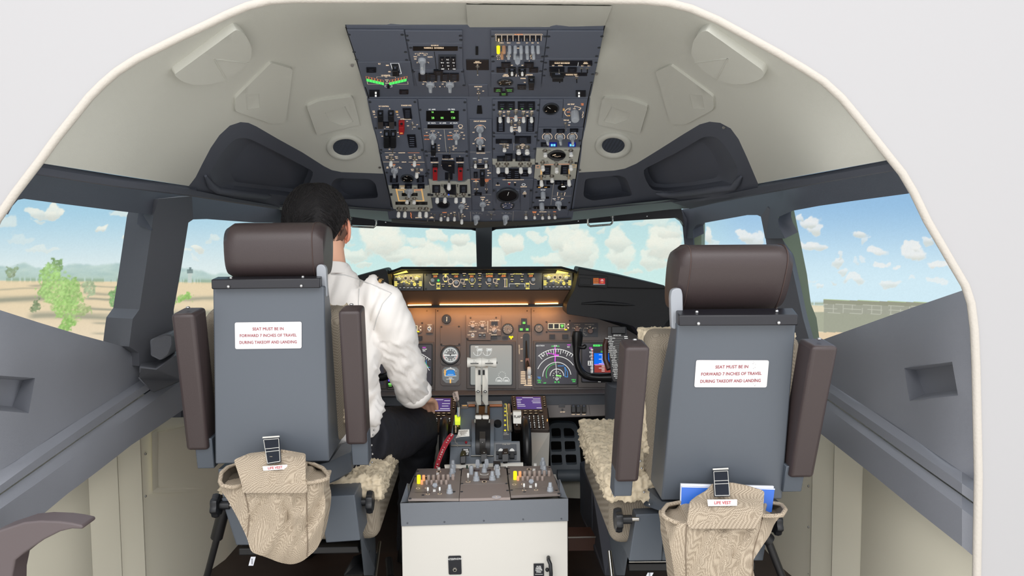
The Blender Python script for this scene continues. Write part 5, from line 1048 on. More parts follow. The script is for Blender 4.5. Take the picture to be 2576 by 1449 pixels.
for tx, x, y, m_ in (('LOGO', 1090, 1212, m_line), ('OFF', 1090, 1237, m_line), ('POSITION', 1252, 1218, e_org), ('STROBE', 1252, 1235, e_org), ('ANTI COLLISION', 1415, 1220, e_leg), ('WING', 1528, 1210, m_line), ('OFF', 1528, 1235, m_line), ('WHEEL', 1640, 1218, e_org), ('OFF', 1320, 1267, None)): z.t(tx, x, y, 14, m_)
z.done()
# ================================================================== glareshield and mode control panel
m_pb = mat('panel_brown_grey', (120, 114, 112), .5, bump=.15, bscale=1400)
m_pd = mat('panel_dark_grey', (88, 92, 99), .5, bump=.15, bscale=1400)
m_hood = mat('black_hood', (24, 25, 28), .55, bump=.2, bscale=900)
m_dusc = mat('display_dark', (66, 66, 74), .25, emis=.35)
e_mag = emat('lit_magenta', (230, 90, 230), 1.0)
e_cy2 = emat('lit_blue_line', (80, 160, 240), 1.0)
e_led = emat('led_warm', (255, 186, 104), 9.0)
PM = Pl(U(1216, 728, 2.965), U(1216, 690, 2.98)); PN = Pl(U(1216, 978, 3.02), U(1216, 775, 3.09))
gs = thing('glareshield', U(1216, 720, 3.1), 'black glareshield hood across the top of the main instrument panel', 'glareshield')
top = [(955, 694), (972, 676), (980, 682), (1010, 671), (1216, 671), (1412, 670), (1446, 679), (1452, 684)]
b = MB().mt(m_hood)
r1 = [U(x, y, 2.90) for x, y in top]; r2 = [U(x, y+6, 2.895) for x, y in top]; r3 = [U(x, y+10, 2.985) for x, y in top]; r0 = [Vector((p.x, 3.45, p.z-.055)) for p in r1]
n_ = len(top); b.add(r0+r1+r2+r3, [(k*n_+i, k*n_+i+1, (k+1)*n_+i+1, (k+1)*n_+i) for k in range(3) for i in range(n_-1)]); b.build('hood', gs, smooth=20); MB().mt(m_hood).prism([U(976, 680, 3.0), U(1452, 680, 3.0), U(1440, 736, 2.995), U(988, 738, 2.995)], (0, .05, 0)).build('back_board', gs)
b = MB().mt(mat('amber_lit_cheek', (120, 100, 70), .5)); b.prism([U(976, 683, 2.91), U(987, 690, 2.98), U(988, 733, 2.975), U(974, 735, 2.93)], (-.012, 0, 0)); b.build('side_cheek', gs)  # amber light on the cheeks is put into their base colour
b = MB().mt(MATS['amber_lit_cheek']); b.prism([U(1451, 684, 2.91), U(1443, 690, 2.98), U(1441, 731, 2.975), U(1452, 733, 2.93)], (.012, 0, 0)); b.build('side_cheek', gs)
b = MB().mt(mat('brown_lit_underside', (110, 84, 66), .6)); b.add([U(985, 732, 2.965), U(1442, 730, 2.965), U(1432, 765, 3.005), U(1012, 768, 3.005)], [(0, 1, 2, 3)]); b.build('underside_panel', gs)  # warm light on this face is painted in as its brown
b = MB().mt(m_hood); b.prism([U(1000, 768, 3.0), U(1434, 764, 3.0), U(1434, 771, 3.0), U(1000, 775, 3.0)], (0, .02, 0)); b.build('lower_lip', gs)
for xa, xb, y in ((1026, 1085, 767), (1106, 1328, 765.5), (1346, 1404, 763.5)):
    MB().mt(e_led).tube([U(xa, y+.7, 2.997), U(xb, y-.5, 2.997)], .0022, 6).build('light_strip', gs)
    c = (U(xa, y+5, 3.03)+U(xb, y+5, 3.03))/2; L = abs(U(xa, y, 3).x-U(xb, y, 3).x)
    l = area('panel_flood_lamp', c, (math.radians(28), 0, 0), L, .012, .34*L/.35+.06, (1, .40, .10)); l.location = (c.x, 3.026, c.z-.004)
for cx_ in (1032, 1404):
    l = area('hood_lamp', U(cx_, 683, 2.955), (math.radians(10), 0, 0), .10, .01, .10, (1, .75, .25))
MB().mt(mat('amber_lamp', (232, 210, 110), .4, emis=.8)).slab(PM, G_and := [G_(680, 385), G_(930, 312), G_(960, 345), G_(700, 395)], .001, .004).build('lamp_cover', gs)
MB().mt(MATS['amber_lamp']).slab(PM, [H_(920, 240), H_(935, 208), H_(1080, 240), H_(1078, 250), H_(925, 248)], .001, .004).build('lamp_cover', gs)
# wings
def wing(out, Y0, name, back=.13):
    b = MB().mt(m_hood); L = rnd(out, 6, 2); n = len(L); c = (sum(p[0] for p in L)/n, sum(p[1] for p in L)/n)
    f0 = [U(x, y, Y0+.02) for x, y in L]; f1 = [U(c[0]+(x-c[0])*.985, c[1]+(y-c[1])*.97, Y0) for x, y in L]; bk = [p+Vector((0, back, 0)) for p in f0]
    b.loft([bk, f0, f1]); return b.build(name, gs, smooth=35)
wing([(1452, 690), (1455, 672), (1462, 673), (1560, 691), (1672, 718), (1682, 740), (1690, 760), (1691, 795), (1686, 803), (1670, 822), (1668, 848), (1640, 862), (1612, 846), (1595, 822), (1560, 812), (1492, 800), (1424, 790), (1423, 768), (1432, 748), (1444, 726)], 2.86, 'right_wing')
wing([(905, 691), (966, 675), (974, 678), (980, 715), (982, 740), (1000, 790), (1000, 800), (930, 812), (850, 812), (800, 780), (800, 725)], 2.86, 'left_wing')
MB().mt(m_hood).prism([U(1425, 755, 3.12), U(1690, 790, 3.12), U(1700, 1000, 3.12), U(1425, 1000, 3.12)], (0, .02, 0)).build('shroud', gs)
MB().mt(m_hood).prism([U(820, 760, 3.12), U(1000, 760, 3.12), U(1000, 1000, 3.12), U(820, 1000, 3.12)], (0, .02, 0)).build('shroud', gs)
# moulded swage on the right wing and a top crease
b = MB().mt(m_hood); b.tube([U(1462, 764, 2.858), U(1510, 762, 2.857), U(1570, 766, 2.858), U(1600, 768, 2.862)], .01, 8, rs=[.003, .008, .006, .002]); b.build('swage', gs, smooth=60)
b = MB().mt(m_hood); b.prism([U(1455, 673, 2.85), U(1672, 718, 2.85), U(1676, 727, 2.85), U(1600, 726, 2.85), U(1455, 722, 2.85)], (0, .015, 0)); b.build('upper_band', gs, bevel=.004)
PW = Pl(U(1500, 725, 2.845), U(1500, 690, 2.845))
z = Mod('caution_light_panel', PW.at(1492, 708), 'black recessed block on the glareshield with one orange and one red lit square', 'warning lights', None, PW, H_)
z.plate([(1208, 262), (1590, 285), (1580, 435), (1210, 400)], mat('recess_black', (13, 13, 16), .5), .003, -.004); z.plate([(1225, 300), (1368, 310), (1368, 395), (1225, 388)], m_hood, .005, .002, name='blank_cover'); 
b = MB().mt(mat('caution_orange', (190, 100, 40), .4, emis=.35)).slab(PW, z.cc(q4(1400, 305, 1470, 378)), .003, .009); b.build('orange_button', z.root, bevel=.0008)
b = MB().mt(mat('warning_red', (190, 44, 48), .4, emis=.35)).slab(PW, z.cc(q4(1477, 310, 1552, 382)), .003, .009); b.build('red_button', z.root, bevel=.0008)
b = MB().mt(m_knob).slab(PW, z.cc(q4(1400, 378, 1552, 392)), .003, .008); b.build('button_ledge', z.root); z.h = .003
z.t('MASTER', 1435, 330, 9, m_dleg, h=.009).t('CAUTION', 1435, 350, 9, m_dleg, h=.009).t('FIRE', 1513, 325, 10, e_wht, h=.009).t('WARN', 1513, 340, 10, e_wht, h=.009).t('PUSH', 1513, 362, 10, e_gold, h=.009); z.done()
def efis(c, X0, k, label):
    """X0: map of the left panel crop numbers: x = X0 + k*(x-690)"""
    def fx(x): return X0+k*(x-690)
    def fy(y): return y if c is G_ else 240+(y-370)*.68
    z = Mod('efis_control_panel', PM.at(*c(fx(965), fy(530))), label, 'control panel', 'glareshield display control panels', PM, c)
    z.plate([(fx(685), fy(390)), (fx(1250), fy(365)), (fx(1250), fy(690)), (fx(685), fy(690))], m_pd, .004); s_ = k
    P_ = lambda x, y: (fx(x), fy(y))
    e = emat('lit_pale_yellow', (248, 230, 120), 1.0)
    for x, y in ((790, 480), (1132, 480)): z.knob(*P_(x, y), 40*s_, 0, .016, kind='round', line=False)
    for x, y in ((885, 560), (1030, 550)): z.knob(*P_(x, y), 36*s_, 0, .016, kind='tri')
    for cx in (915, 1015): z.arc(*P_(cx, 455), 34*s_, 34*s_, 0, 360, 9*s_, e_leg, 18); z.ann(fx(cx-20), fy(440), fx(cx+20), fy(475), 0, h=.003, name='button')
    def blk(x, y, w, h, m=e): z.ln([P_(x-w/2, y), P_(x+w/2, y)], h*s_, m)
    for x, y, w, h in ((745, 432, 50, 20), (800, 415, 36, 22), (850, 430, 40, 20), (1098, 432, 34, 22), (1138, 415, 40, 22), (1178, 430, 34, 22), (915, 412, 30, 16), (1015, 412, 30, 16), (842, 535, 34, 22), (868, 515, 30, 20), (915, 512, 34, 20), (940, 540, 34, 22), (985, 560, 20, 24), (1000, 525, 22, 16), (1030, 510, 24, 16), (1062, 520, 28, 20)): blk(x, y, w, h)
    for x0 in (705, 1175):
        for y in (525, 550, 575, 600): blk(x0+22, y, 44, 20)
        blk(x0+(60 if x0 < 900 else -20), 563, 26, 14)
    z.arc(*P_(1085, 572), 18*s_, 22*s_, 0, 360, 26*s_, e, 10)
    for i in range(7):
        x = 743+i*73; z.ann(fx(x-26), fy(622), fx(x+26), fy(662), 0, h=.004, name='button'); z.t(['WXR', 'STA', 'WPT', 'ARPT', 'DATA', 'POS', 'TERR'][i], *P_(x, 643), 15*s_, e_wht, h=z.h+.004)
    return z.done()
efis(G_, 690, 1.0, 'glareshield display control panel crowded with yellow lit legends, beside the pilot\'s shoulder')
efis(H_, 752, .68, 'glareshield display control panel crowded with yellow lit legends, beside the black right wing')
z = Mod('mode_control_panel', PM.at(1216, 710), 'long mode control panel in the middle of the glareshield with red lit digits', 'control panel', None, PM, X_)
e_red = emat('digit_red_orange', (255, 150, 80), 1.2); e_py = MATS['lit_pale_yellow']
z.plate([(1067, 689), (1364, 686.5), (1363, 729), (1067, 731)], m_pd, .004)
def gp(x, y): return G_(x, y)
def digits(t, x0, x1, y0, y1, seg=e_red): z.disp(x0, y0, x1, y1, [(t, (x0+x1)/2, (y0+y1)/2, (y1-y0)*.62)], em=seg, h=.001)
for t, x, y, w in (('359', 1095, 696, 20), ('150', 1147, 696, 22), ('001', 1187, 696, 18), ('04900', 1231, 695.5, 30), ('-500', 1266, 695, 26), ('359', 1335, 695, 18)): digits(t, x-w/2, x+w/2, y-4, y+4)
for t, x in (('COURSE', 1095), ('A/T ARM', 1121), ('IAS/MACH', 1145), ('HEADING', 1187), ('ALTITUDE', 1231), ('VERT SPEED', 1263), ('A/P ENGAGE', 1301), ('COURSE', 1335)): z.t(t, x, 689.6 if x > 1200 else 690, 3.0, e_py)
for x, y, r in ((1089, 707, 5.5), (1148, 712, 5.5), (1188, 706, 5.2), (1231, 706, 5.8), (1341, 705, 5.5)): z.knob(x, y, r, 0, .016, kind='round', line=False); z.arc(x, y+2, r*1.5, r*1.6, -60, -175 if x != 1188 else 240, 1.1, e_leg, 14) if x != 1188 else z.arc(x, y, 8, 8, 0, 360, .9, e_py, 18)
z.arc(1148, 713, 8, 8, 0, 360, 1.1, e_leg, 18)
z.arc(1121, 701, 6.5, 6.8, 0, 360, 1.1, e_leg, 18); z.arc(1134, 708, 6, 6.5, 0, 360, 1.1, e_leg, 16); z.ln(q4(1159, 703, 1168, 712), 1, e_leg, True).ln(q4(1241, 702, 1250, 711), 1, e_leg, True)
z.ln([(1171, 704), (1176, 704)], 4, e_py).ln([(1252, 703), (1256, 703)], 3.5, e_py).ln([(1121, 691), (1121, 697)], 5, e_py).ln([(1118, 708.5), (1124, 708.5)], 3, e_py)
b = MB().mt(e_grn).sphere(PM.at(1103, 706, .006), .0045, seg=10, rg=6); b.build('green_lamp', z.root)
for x, y in ((1168, 694), (1207, 694), (1207, 706), (1207, 721), (1115, 721), (1131, 721), (1168, 721), (1188, 721), (1231, 720), (1249, 720), (1288, 696), (1313, 696), (1288, 709), (1313, 709), (1301, 720)):
    z.ann(x-4.2, y-4, x+4.2, y+4.2, 0, h=.004, name='button'); z.ln([(x-2, y), (x+2, y)], 1.2, e_py, h=z.h+.0045); z.ln([(x-4, y-5.6), (x+4, y-5.6)], 1.3, e_leg)
z.ln([(1281, 722), (1281, 714.5), (1320, 714.5), (1320, 722)], .9, e_wht).ln([(1296, 714.5), (1307, 714.5)], 2.2, e_py); z.ln([(1267, 702), (1275, 702)], 1, e_leg).ln([(1270, 702), (1270, 722)], 1.6, e_leg).ln([(1275, 702), (1275, 722)], 1.4, e_py).ln([(1268, 722), (1276, 722)], 1, e_leg)
for x in (1103, 1327): z.ln(q4(x-4, 716, x+4, 723), 1, e_py, True).ln([(x-4, 713.5), (x+4, 713.5)], 3, e_py).ln([(x-4, 726.5), (x+4, 726.5)], 3, e_py)
z.scr([(1072, 692), (1072, 727), (1358, 727)]); z.done()
# ================================================================== main instrument panel
mp = thing('main_instrument_panel', PN.at(1280, 975), 'brown-grey main instrument panel glowing orange under the glareshield lamps', 'instrument panel')
MB().mt(m_pb).slab(PN, rnd([(930, 772), (1426, 772), (1430, 788), (1500, 801), (1565, 822), (1612, 850), (1655, 905), (1668, 984), (930, 984)], 10, 3), -.02, 0).build('panel_board', mp)
b = MB().mt(m_slot)
for pts in ([(1096, 778), (1094, 984)], [(1336, 776), (1338, 984)]): MB().mt(m_slot).stroke(PN, pts, 1.1, .0004).build('seam', mp)
b = MB().mt(m_pd); b.prism([PN.at(930, 984), PN.at(1660, 976), U(1660, 988, 2.97), U(930, 996, 2.97)], (0, 0, -.004)); b.build('lower_lip', mp, bevel=.002)
b = MB().mt(m_pd); b.prism([U(930, 994, 2.985), U(1640, 988, 2.985), U(1640, 1018, 2.985), U(930, 1022, 2.985)], (0, .03, 0)); b.build('knee_board', mp, bevel=.002)
for x, y in ((1074, 782), (1101, 782), (1326, 782), (1343, 782)): MB().mt(m_dial).lathe(PN.fr(x, y, 0), [(.003, 0), (.002, .001)], 8).build('fastener', mp)
def MN(name, cx, cy, label, cat, group=None, c=X_): z = Mod(name, PN.at(cx, cy), label, cat, group, PN, c); z.h = 0; return z
m_dbz = mat('display_bezel', (100, 95, 93), .5)
def du(name, out, scr, lab, m=m_dusc):
    z = MN(name, sum(p[0] for p in out)/4, out[2][1], lab, 'display screen'); z.plate(out, m_dbz, .008, 0, name='bezel', bevel=.0015); z.plate(rnd([(scr[0][0]-3, scr[0][1]-3), (scr[1][0]+3, scr[1][1]-3), (scr[2][0]+3, scr[2][1]+3), (scr[3][0]-3, scr[3][1]+3)], 4, 2), m_dial, .0085, .004, name='screen_surround', bevel=0); z.plate(rnd(scr, 3, 2), m, .009, .005, name='screen', bevel=0); z.h = .009; return z
# engine display (washed-out pale screen)
z = du('engine_display', [(1174, 858), (1297, 858), (1298, 978), (1174, 978)], [(1184, 869), (1287, 869), (1287, 968), (1184, 968)], 'pale lit engine display behind the two white thrust levers', mat('display_pale', (140, 146, 144), .25, emis=.55))
for cx in (1201, 1225):
    z.arc(cx, 885, 10, 10, 190, 360, .9, e_wht, 16).ln([(cx, 895), (cx+1.5, 880)], .8, e_wht).ln(q4(cx-1, 877, cx+12, 883), .8, e_wht, True).ln([(cx+2, 880), (cx+10, 880)], 3, MATS['lit_blue_line'] if False else e_wht)
for cx in (1255, 1273): z.arc(cx, 957, 7.5, 7.5, -30, 200, 1.1, e_wht, 14).t('500', cx, 958, 5, e_wht)
for a in range(0, 360, 30): z.ln([(1263+8*math.cos(math.radians(a)), 944-8*math.sin(math.radians(a))), (1263+9.5*math.cos(math.radians(a)), 944-9.5*math.sin(math.radians(a)))], .8, e_wht)
z.ln([(1196, 873), (1203, 873)], 2, e_wht); z.done()
# right navigation display
z = du('navigation_display', [(1341, 857), (1452, 856), (1452, 974), (1342, 976)], [(1349, 865), (1450, 864), (1450, 966), (1349, 966)], 'dark navigation display with white arcs and a magenta course line, left of the right yoke')
c = J_
def jl(pts, w=9, m=e_wht, cl=False): z.ln([c(*p) for p in pts], w/6.44, m, cl)
def ja(cx, cy, r, a0, a1, w=10, m=e_wht, n=24, ry=None): jl([(cx+r*math.cos(math.radians(a0+(a1-a0)*i/n)), cy-(ry or r)*math.sin(math.radians(a0+(a1-a0)*i/n))) for i in range(n+1)], w, m)
ja(770, 1075, 440, 132, 50); ja(770, 1075, 325, 158, 34); ja(775, 1075, 228, 180, 8); ja(775, 1065, 110, 180, 0)
for i in range(15):
    a = math.radians(130-i*5.5); L = 45 if i % 3 else 75; jl([(770+440*math.cos(a), 1075-440*math.sin(a)), (770+(440-L)*math.cos(a), 1075-(440-L)*math.sin(a))], 9)
jl([(745, 610), (752, 700), (745, 830)], 16, e_mag); jl([(745, 640), (748, 700)], 6, e_leg); jl([(620, 705), (690, 708), (740, 725)], 12, e_mag); jl([(740, 735), (800, 732)], 24, e_mag); jl([(755, 840), (775, 1080)], 8)
for i in range(20):
    a = math.radians(100+i*5.2); jl([(770+168*math.cos(a), 1040-168*math.sin(a)), (770+168*math.cos(a+.045), 1040-168*math.sin(a+.045))], 7, e_grn)
for i in range(10):
    a = math.radians(i*36); jl([(775+62*math.cos(a)-4, 1062-62*math.sin(a)), (775+62*math.cos(a)+6, 1062-62*math.sin(a))], 10)
jl([(790, 905), (890, 905)], 9, e_cy2); jl([(900, 925), (910, 985), (905, 1080), (950, 1085), (945, 1000), (905, 925)], 8, e_cy2); jl([(755, 1100), (775, 1140), (800, 1100), (755, 1100)], 8); jl([(765, 1060), (840, 1070)], 22, e_dgrn)
z.c = c; z.t('GS 0 TAS 0', 505, 580, 22, e_wht).t('359', 750, 585, 28, e_wht).t('MAG', 790, 588, 18, e_grn).t('HDG', 710, 588, 18, e_grn).t('PI001', 970, 568, 20, e_mag).t('0.0', 960, 600, 24, e_wht).t('N', 548, 742, 36, e_wht).t('3', 940, 715, 28, e_wht).t('VOR 1', 492, 1140, 20, e_grn).t('DME', 492, 1172, 18, e_grn).t('VOR 2', 1045, 1130, 20, e_grn).t('DME', 1050, 1160, 18, e_grn).t('TERR', 485, 1090, 18, e_cy2).t('POS', 495, 1112, 16, e_cy2).t('75  75', 775, 1170, 26, e_grn).t('ANP', 580, 1182, 18, e_grn)
z.done()
# right primary flight display
z = du('primary_flight_display', [(1454, 857), (1568, 856), (1568, 975), (1454, 975)], [(1464, 865), (1558, 864), (1558, 960), (1464, 960)], 'primary flight display with blue and red-brown horizon behind the right yoke')
z.c = c
_jl = jl
def jl(pts, w=9, m=e_wht, cl=False): z.ln(pts, w, m, cl)
for col_, x0, y0, x1, y1 in (('pfd_blue', 1375, 700, 1720, 885), ('pfd_brown', 1382, 893, 1720, 1012)):
    b = MB().mt(emat(col_, (20, 110, 240) if 'blue' in col_ else (150, 62, 56), 1.0)).slab(PN, z.cc(q4(x0, y0, x1, y1)), .009, .0095); b.build('horizon', z.root)
z.h = .0098; jl([(1380, 886), (1560, 872)], 9, e_mag); jl([(1395, 893), (1550, 890)], 4, e_wht)
for i in range(12):
    y = 725+i*24; jl([(1500 if i % 3 else 1455, y), (1545, y)], 8)
for i in range(16): jl([(1325, 640+i*25), (1355, 640+i*25)], 8 if i % 2 else 14, e_wht if i % 3 else mat('x', (1, 1, 1)) if False else e_wht)
jl([(1352, 650), (1352, 800)], 7, emat('lit_red', (230, 60, 60), 1)); jl([(1352, 830), (1352, 1005)], 5); jl([(1280, 830), (1325, 830), (1325, 895), (1280, 895)], 8, e_wht, True)
z.ann(1362, 562, 1470, 592, 0, e_grn, h=.0004, name='mode_flag'); z.t('FMC SPD', 1415, 577, 14, m_dial, h=.0105).t('LNAV', 1510, 573, 20, e_grn).t('155', 1318, 620, 26, e_mag).t('15', 1300, 862, 40, e_wht).t('8', 1308, 685, 26, e_wht).t('7', 1308, 755, 26, e_wht).t('3', 1325, 940, 26, e_wht).t('CMD', 1518, 678, 24, e_grn).t('1013', 1460, 1160, 18, e_wht); z.done()
def jl_end(): pass
# left navigation display behind the pilot's arm
z = du('captain_navigation_display', [(975, 860), (1092, 860), (1092, 980), (975, 980)], [(986, 868), (1086, 868), (1086, 968), (986, 968)], 'dark navigation display half hidden behind the white-shirted arm')
c = X_; z.c = I_
def il(pts, w=9, m=e_wht, cl=False): z.ln(pts, w, m, cl)
il([(600, 700), (720, 738), (800, 780), (860, 820), (902, 850)], 8); il([(700, 850), (800, 905), (850, 960), (885, 1020)], 8); il([(835, 860), (845, 1050)], 7, e_cy2); il([(850, 970), (895, 972)], 6, e_cy2)
for i in range(6): x = 730+i*30; y = 745+i*18; il([(x, y), (x-12, y+26)], 7)
for i in range(6): il([(790+i*14, 850+i*22), (796+i*14, 860+i*22)], 8, e_grn)
z.t('PI001', 805, 660, 20, e_mag).t('0.0 NM', 810, 688, 18, e_wht).t('GPS', 800, 712, 20, e_wht); z.done()
z = MN('captain_flight_display', 930, 960, 'sliver of a lit flight display visible under the pilot\'s white sleeve', 'display screen'); z.plate([(890, 862), (972, 862), (972, 978), (890, 978)], m_dbz, .008, 0, name='bezel'); z.h = .008; z.ann(900, 872, 990 - 24, 968, 0, m_dusc, h=.001, name='screen'); z.done()
z = MN('lit_readout', 983, 962, 'tiny purple and green lit readout below the white sleeve', 'readout'); z.plate([(977, 950), (988, 950), (988, 974), (977, 974)], m_dial, .012, .0, bevel=0); z.h = .012; z.ln([(979, 957), (986, 957)], 5, emat('lit_violet', (110, 80, 230), 1)).ln([(979, 966), (986, 966)], 4, e_dgrn).ln([(979, 971), (986, 971)], 1.6, e_dgrn); z.done()
# status light units
def status(c, x0, y0, k, lab):
    z = MN('autoflight_status_unit', *c(x0+150*k, y0+80*k), lab, 'indicator', 'three-window status units', c); X = lambda x: x0+x*k; Y = lambda y: y0+y*k
    z.plate([(X(10), Y(0)), (X(330), Y(0)), (X(365), Y(35)), (X(365), Y(135)), (X(330), Y(165)), (X(30), Y(165)), (X(0), Y(130)), (X(0), Y(30))], m_pb, .004, 0)
    z.plate([(X(15), Y(38)), (X(290), Y(38)), (X(290), Y(128)), (X(15), Y(128))], emat('window_frame_lit', (255, 240, 200), .9), .0055, .003, name='lit_frame', bevel=0); z.h = .005
    for i in range(3):
        xa = 22+i*92; z.ann(X(xa), Y(48), X(xa+72), Y(120), 1, h=.002, name='window', lm=m_annl)
        if i == 2: z.ln([(X(xa+18), Y(70)), (X(xa+54), Y(70))], 22*k, e_dgrn, h=.0075).ln([(X(xa+22), Y(95)), (X(xa+50), Y(95))], 18*k, e_dgrn, h=.0075)
    for yy in (55, 110): z.ln([(X(338), Y(yy)), (X(345), Y(yy))], 22*k, e_leg, h=.0045)
    z.arc(X(330), Y(82), 14*k, 18*k, 90, 270, 5*k, e_leg); z.ln([(X(285), Y(138)), (X(315), Y(138))], 18*k, e_yel, h=.006)
    z.h = 0; z.scr([(X(-12), Y(10)), (X(365), Y(-5)), (X(-8), Y(175))]); return z.done()
status(J_, 620, 180, 1.0, 'three-window status unit with one green light, above the right navigation display'); status(I_, 415, 272, .97, 'three-window status unit with one green light, beside the pilot\'s arm')
z = MN('light_test_switch', 1080, 826, 'small square plate with a chrome toggle beside the left status unit', 'switch plate', None, I_); z.plate([(832, 285), (945, 285), (942, 430), (832, 428)], m_pb, .006, 0); z.t('LIGHTS', 888, 298, 16).t('TEST', 888, 318, 12).t('DIM', 888, 403, 14); z.arc(885, 358, 26, 26, 0, 360, 9, e_wht, 14); z.tog(885, 358, .02, .007, False); z.done()
z = MN('clock', *I_(1155, 270), 'round black dial with one white vertical bar, top of the main panel', 'gauge', None, I_)
z.gauge(1155, 205, 68, h=.008, needle=None, ticks=0); z.ln([(1160, 178), (1158, 240)], 14, e_leg, h=.005); z.done()
z = MN('blank_cover_plate', *I_(1220, 600), 'blank brown-grey plate above the round standby instrument', 'blank panel', None, I_); z.plate([(1058, 312), (1385, 312), (1385, 625), (1058, 625)], m_pb, .004, 0); z.scr([(1075, 330), (1352, 325), (1075, 610), (1358, 605)]); z.done()
z = MN('standby_compass_indicator', *I_(1218, 905), 'round pale lit instrument with a ring of numerals, upper of two standby dials', 'gauge', None, I_)
z.plate([(1058, 645), (1378, 645), (1380, 900), (1345, 935), (1095, 935), (1058, 900)], m_pb, .004, 0)
z.gauge(1218, 775, 140, h=.008, needle=None, ticks=0, face=mat('dial_pale', (112, 118, 120), .3, emis=.5)); z.h = .0084; z.arc(1218, 775, 104, 104, 0, 360, 8, e_wht, 36).arc(1218, 775, 60, 60, 0, 360, 4, m_dial, 30)
for a, t in zip(range(60, 420, 30), ['3', '0', '33', '30', 'W', '24', '21', 'S', '15', '12', 'E', '6']): z.t(t, 1218+78*math.cos(math.radians(a)), 775-78*math.sin(math.radians(a)), 26, e_wht, h=.0084)
for i in range(36): a = math.radians(i*10); z.ln([(1218+108*math.cos(a), 775-108*math.sin(a)), (1218+122*math.cos(a), 775-122*math.sin(a))], 5, e_wht, h=.0084)
z.ln([(1118, 782), (1318, 780)], 16, e_wht, h=.0088); z.arc(1218, 775, 108, 108, 180, 215, 10, emat('lit_salmon', (235, 140, 130), .9)).arc(1218, 775, 108, 108, 325, 360, 10, MATS['lit_salmon']); z.done()
z = MN('standby_attitude_indicator', *I_(1220, 1225), 'eight-sided pale instrument with a blue horizon and amber bars, lower standby dial', 'gauge', None, I_)
z.plate([(1058, 950), (1380, 950), (1382, 1230), (1350, 1265), (1090, 1265), (1058, 1230)], m_pb, .004, 0)
oc = [(1130, 970), (1310, 970), (1350, 1010), (1350, 1165), (1295, 1220), (1145, 1220), (1090, 1165), (1090, 1010)]; z.plate(oc, MATS['dial_pale'], .007, .004, name='face', bevel=0)
b = MB().mt(emat('horizon_blue', (60, 140, 220), .9)).slab(PN, z.cc([(1165, 1015), (1275, 1015), (1300, 1110), (1140, 1110)]), .007, .0075); b.build('horizon', z.root); z.h = .0076
z.ln([(1130, 1108), (1310, 1108)], 8, e_wht).ln([(1180, 1062), (1260, 1062)], 5, e_cy2).ln([(1195, 1040), (1245, 1040)], 4, e_cy2).ln([(1175, 1085), (1265, 1085)], 5, e_wht).ln([(1195, 1140), (1245, 1140)], 10, e_wht).ln([(1155, 1158), (1275, 1158)], 5, e_wht).ln([(1132, 1015), (1132, 1095)], 18, e_gold).ln([(1110, 1048), (1150, 1048)], 5, e_gold).ln([(1218, 1165), (1218, 1215)], 22, e_gold)
z.arc(1220, 1075, 92, 80, 40, 140, 6, e_wht).ln([(1212, 975), (1228, 975), (1220, 988)], 6, e_wht, True)
for a in (30, 50, 60, 70, 80, 100, 110, 120, 130): z.ln([(1220+94*math.cos(math.radians(a)), 1075-82*math.sin(math.radians(a))), (1220+106*math.cos(math.radians(a)), 1075-94*math.sin(math.radians(a)))], 6, e_wht)
z.done()
z = MN('autobrake_panel', *I_(1740, 530), 'orange-lit selector panel with three rotary knobs above the pale engine display', 'control panel', None, I_)
z.plate([(1465, 142), (2015, 145), (2018, 470), (1860, 475), (1850, 545), (1505, 545), (1500, 510), (1465, 508)], m_pb, .009, 0)
for x, y in ((1570, 310), (1725, 305)): z.knob(x, y+10, 36, 0, .018, kind='round', line=False); [z.ln([(x+42*math.cos(math.radians(a)), y-38*math.sin(math.radians(a))), (x+68*math.cos(math.radians(a)), y-62*math.sin(math.radians(a)))], 6) for a in (0, 40, 90, 140, 180)]
z.knob(1912, 385, 44, -35, .018); [z.ln([(1912+50*math.cos(math.radians(a)), 372-46*math.sin(math.radians(a))), (1912+82*math.cos(math.radians(a)), 372-72*math.sin(math.radians(a)))], 6) for a in (0, 40, 90, 140, 180)]
for t, x, y, h in (('N1 SET', 1570, 248, 17), ('SPD REF', 1727, 248, 17), ('AUTO BRAKE', 1915, 232, 19), ('FUEL FLOW', 1572, 405, 18), ('RATE', 1512, 460, 15), ('RESET', 1572, 495, 15), ('MFD', 1722, 430, 13), ('AUTO', 1632, 282, 12), ('SET', 1680, 365, 13), ('VREF', 1765, 365, 13), ('OFF', 1850, 392, 13), ('MAX', 1990, 390, 13), ('RTO', 1848, 438, 15), ('ANTISKID', 1908, 458, 16)): z.t(t, x, y, h)
z.ln([(1808, 240), (1808, 415)], 7, e_leg); z.ln([(1665, 428), (1780, 428)], 4); z.ann(1865, 248, 1965, 300, 1); z.ann(1663, 445, 1708, 488, 0, h=.005, name='button'); z.ann(1730, 445, 1775, 488, 0, h=.005, name='button'); z.t('ENG', 1686, 466, 12, e_wht, h=.015).t('SYS', 1752, 466, 12, e_wht, h=.015); z.arc(1572, 460, 20, 22, 0, 360, 8, e_wht, 14); z.tog(1572, 460, .016, .006, False); z.scr([(1537, 190), (1940, 187), (1485, 525)]); z.done()
for nm, x, y, r, lab, cc_ in (('flap_position_gauge', 2125, 365, 82, 'larger round grey dial right of the orange-lit selector panel', I_), ('brake_pressure_gauge', 485, 295, 66, 'smaller round grey dial left of the right status unit', J_)):
    z = MN(nm, *cc_(x, y+60), lab, 'gauge', None, cc_); z.gauge(x, y, r, h=.008, needle=-55 if r > 70 else 80, ticks=10 if r > 70 else 4, face=mat('dial_grey', (120, 120, 116), .35)); z.done()
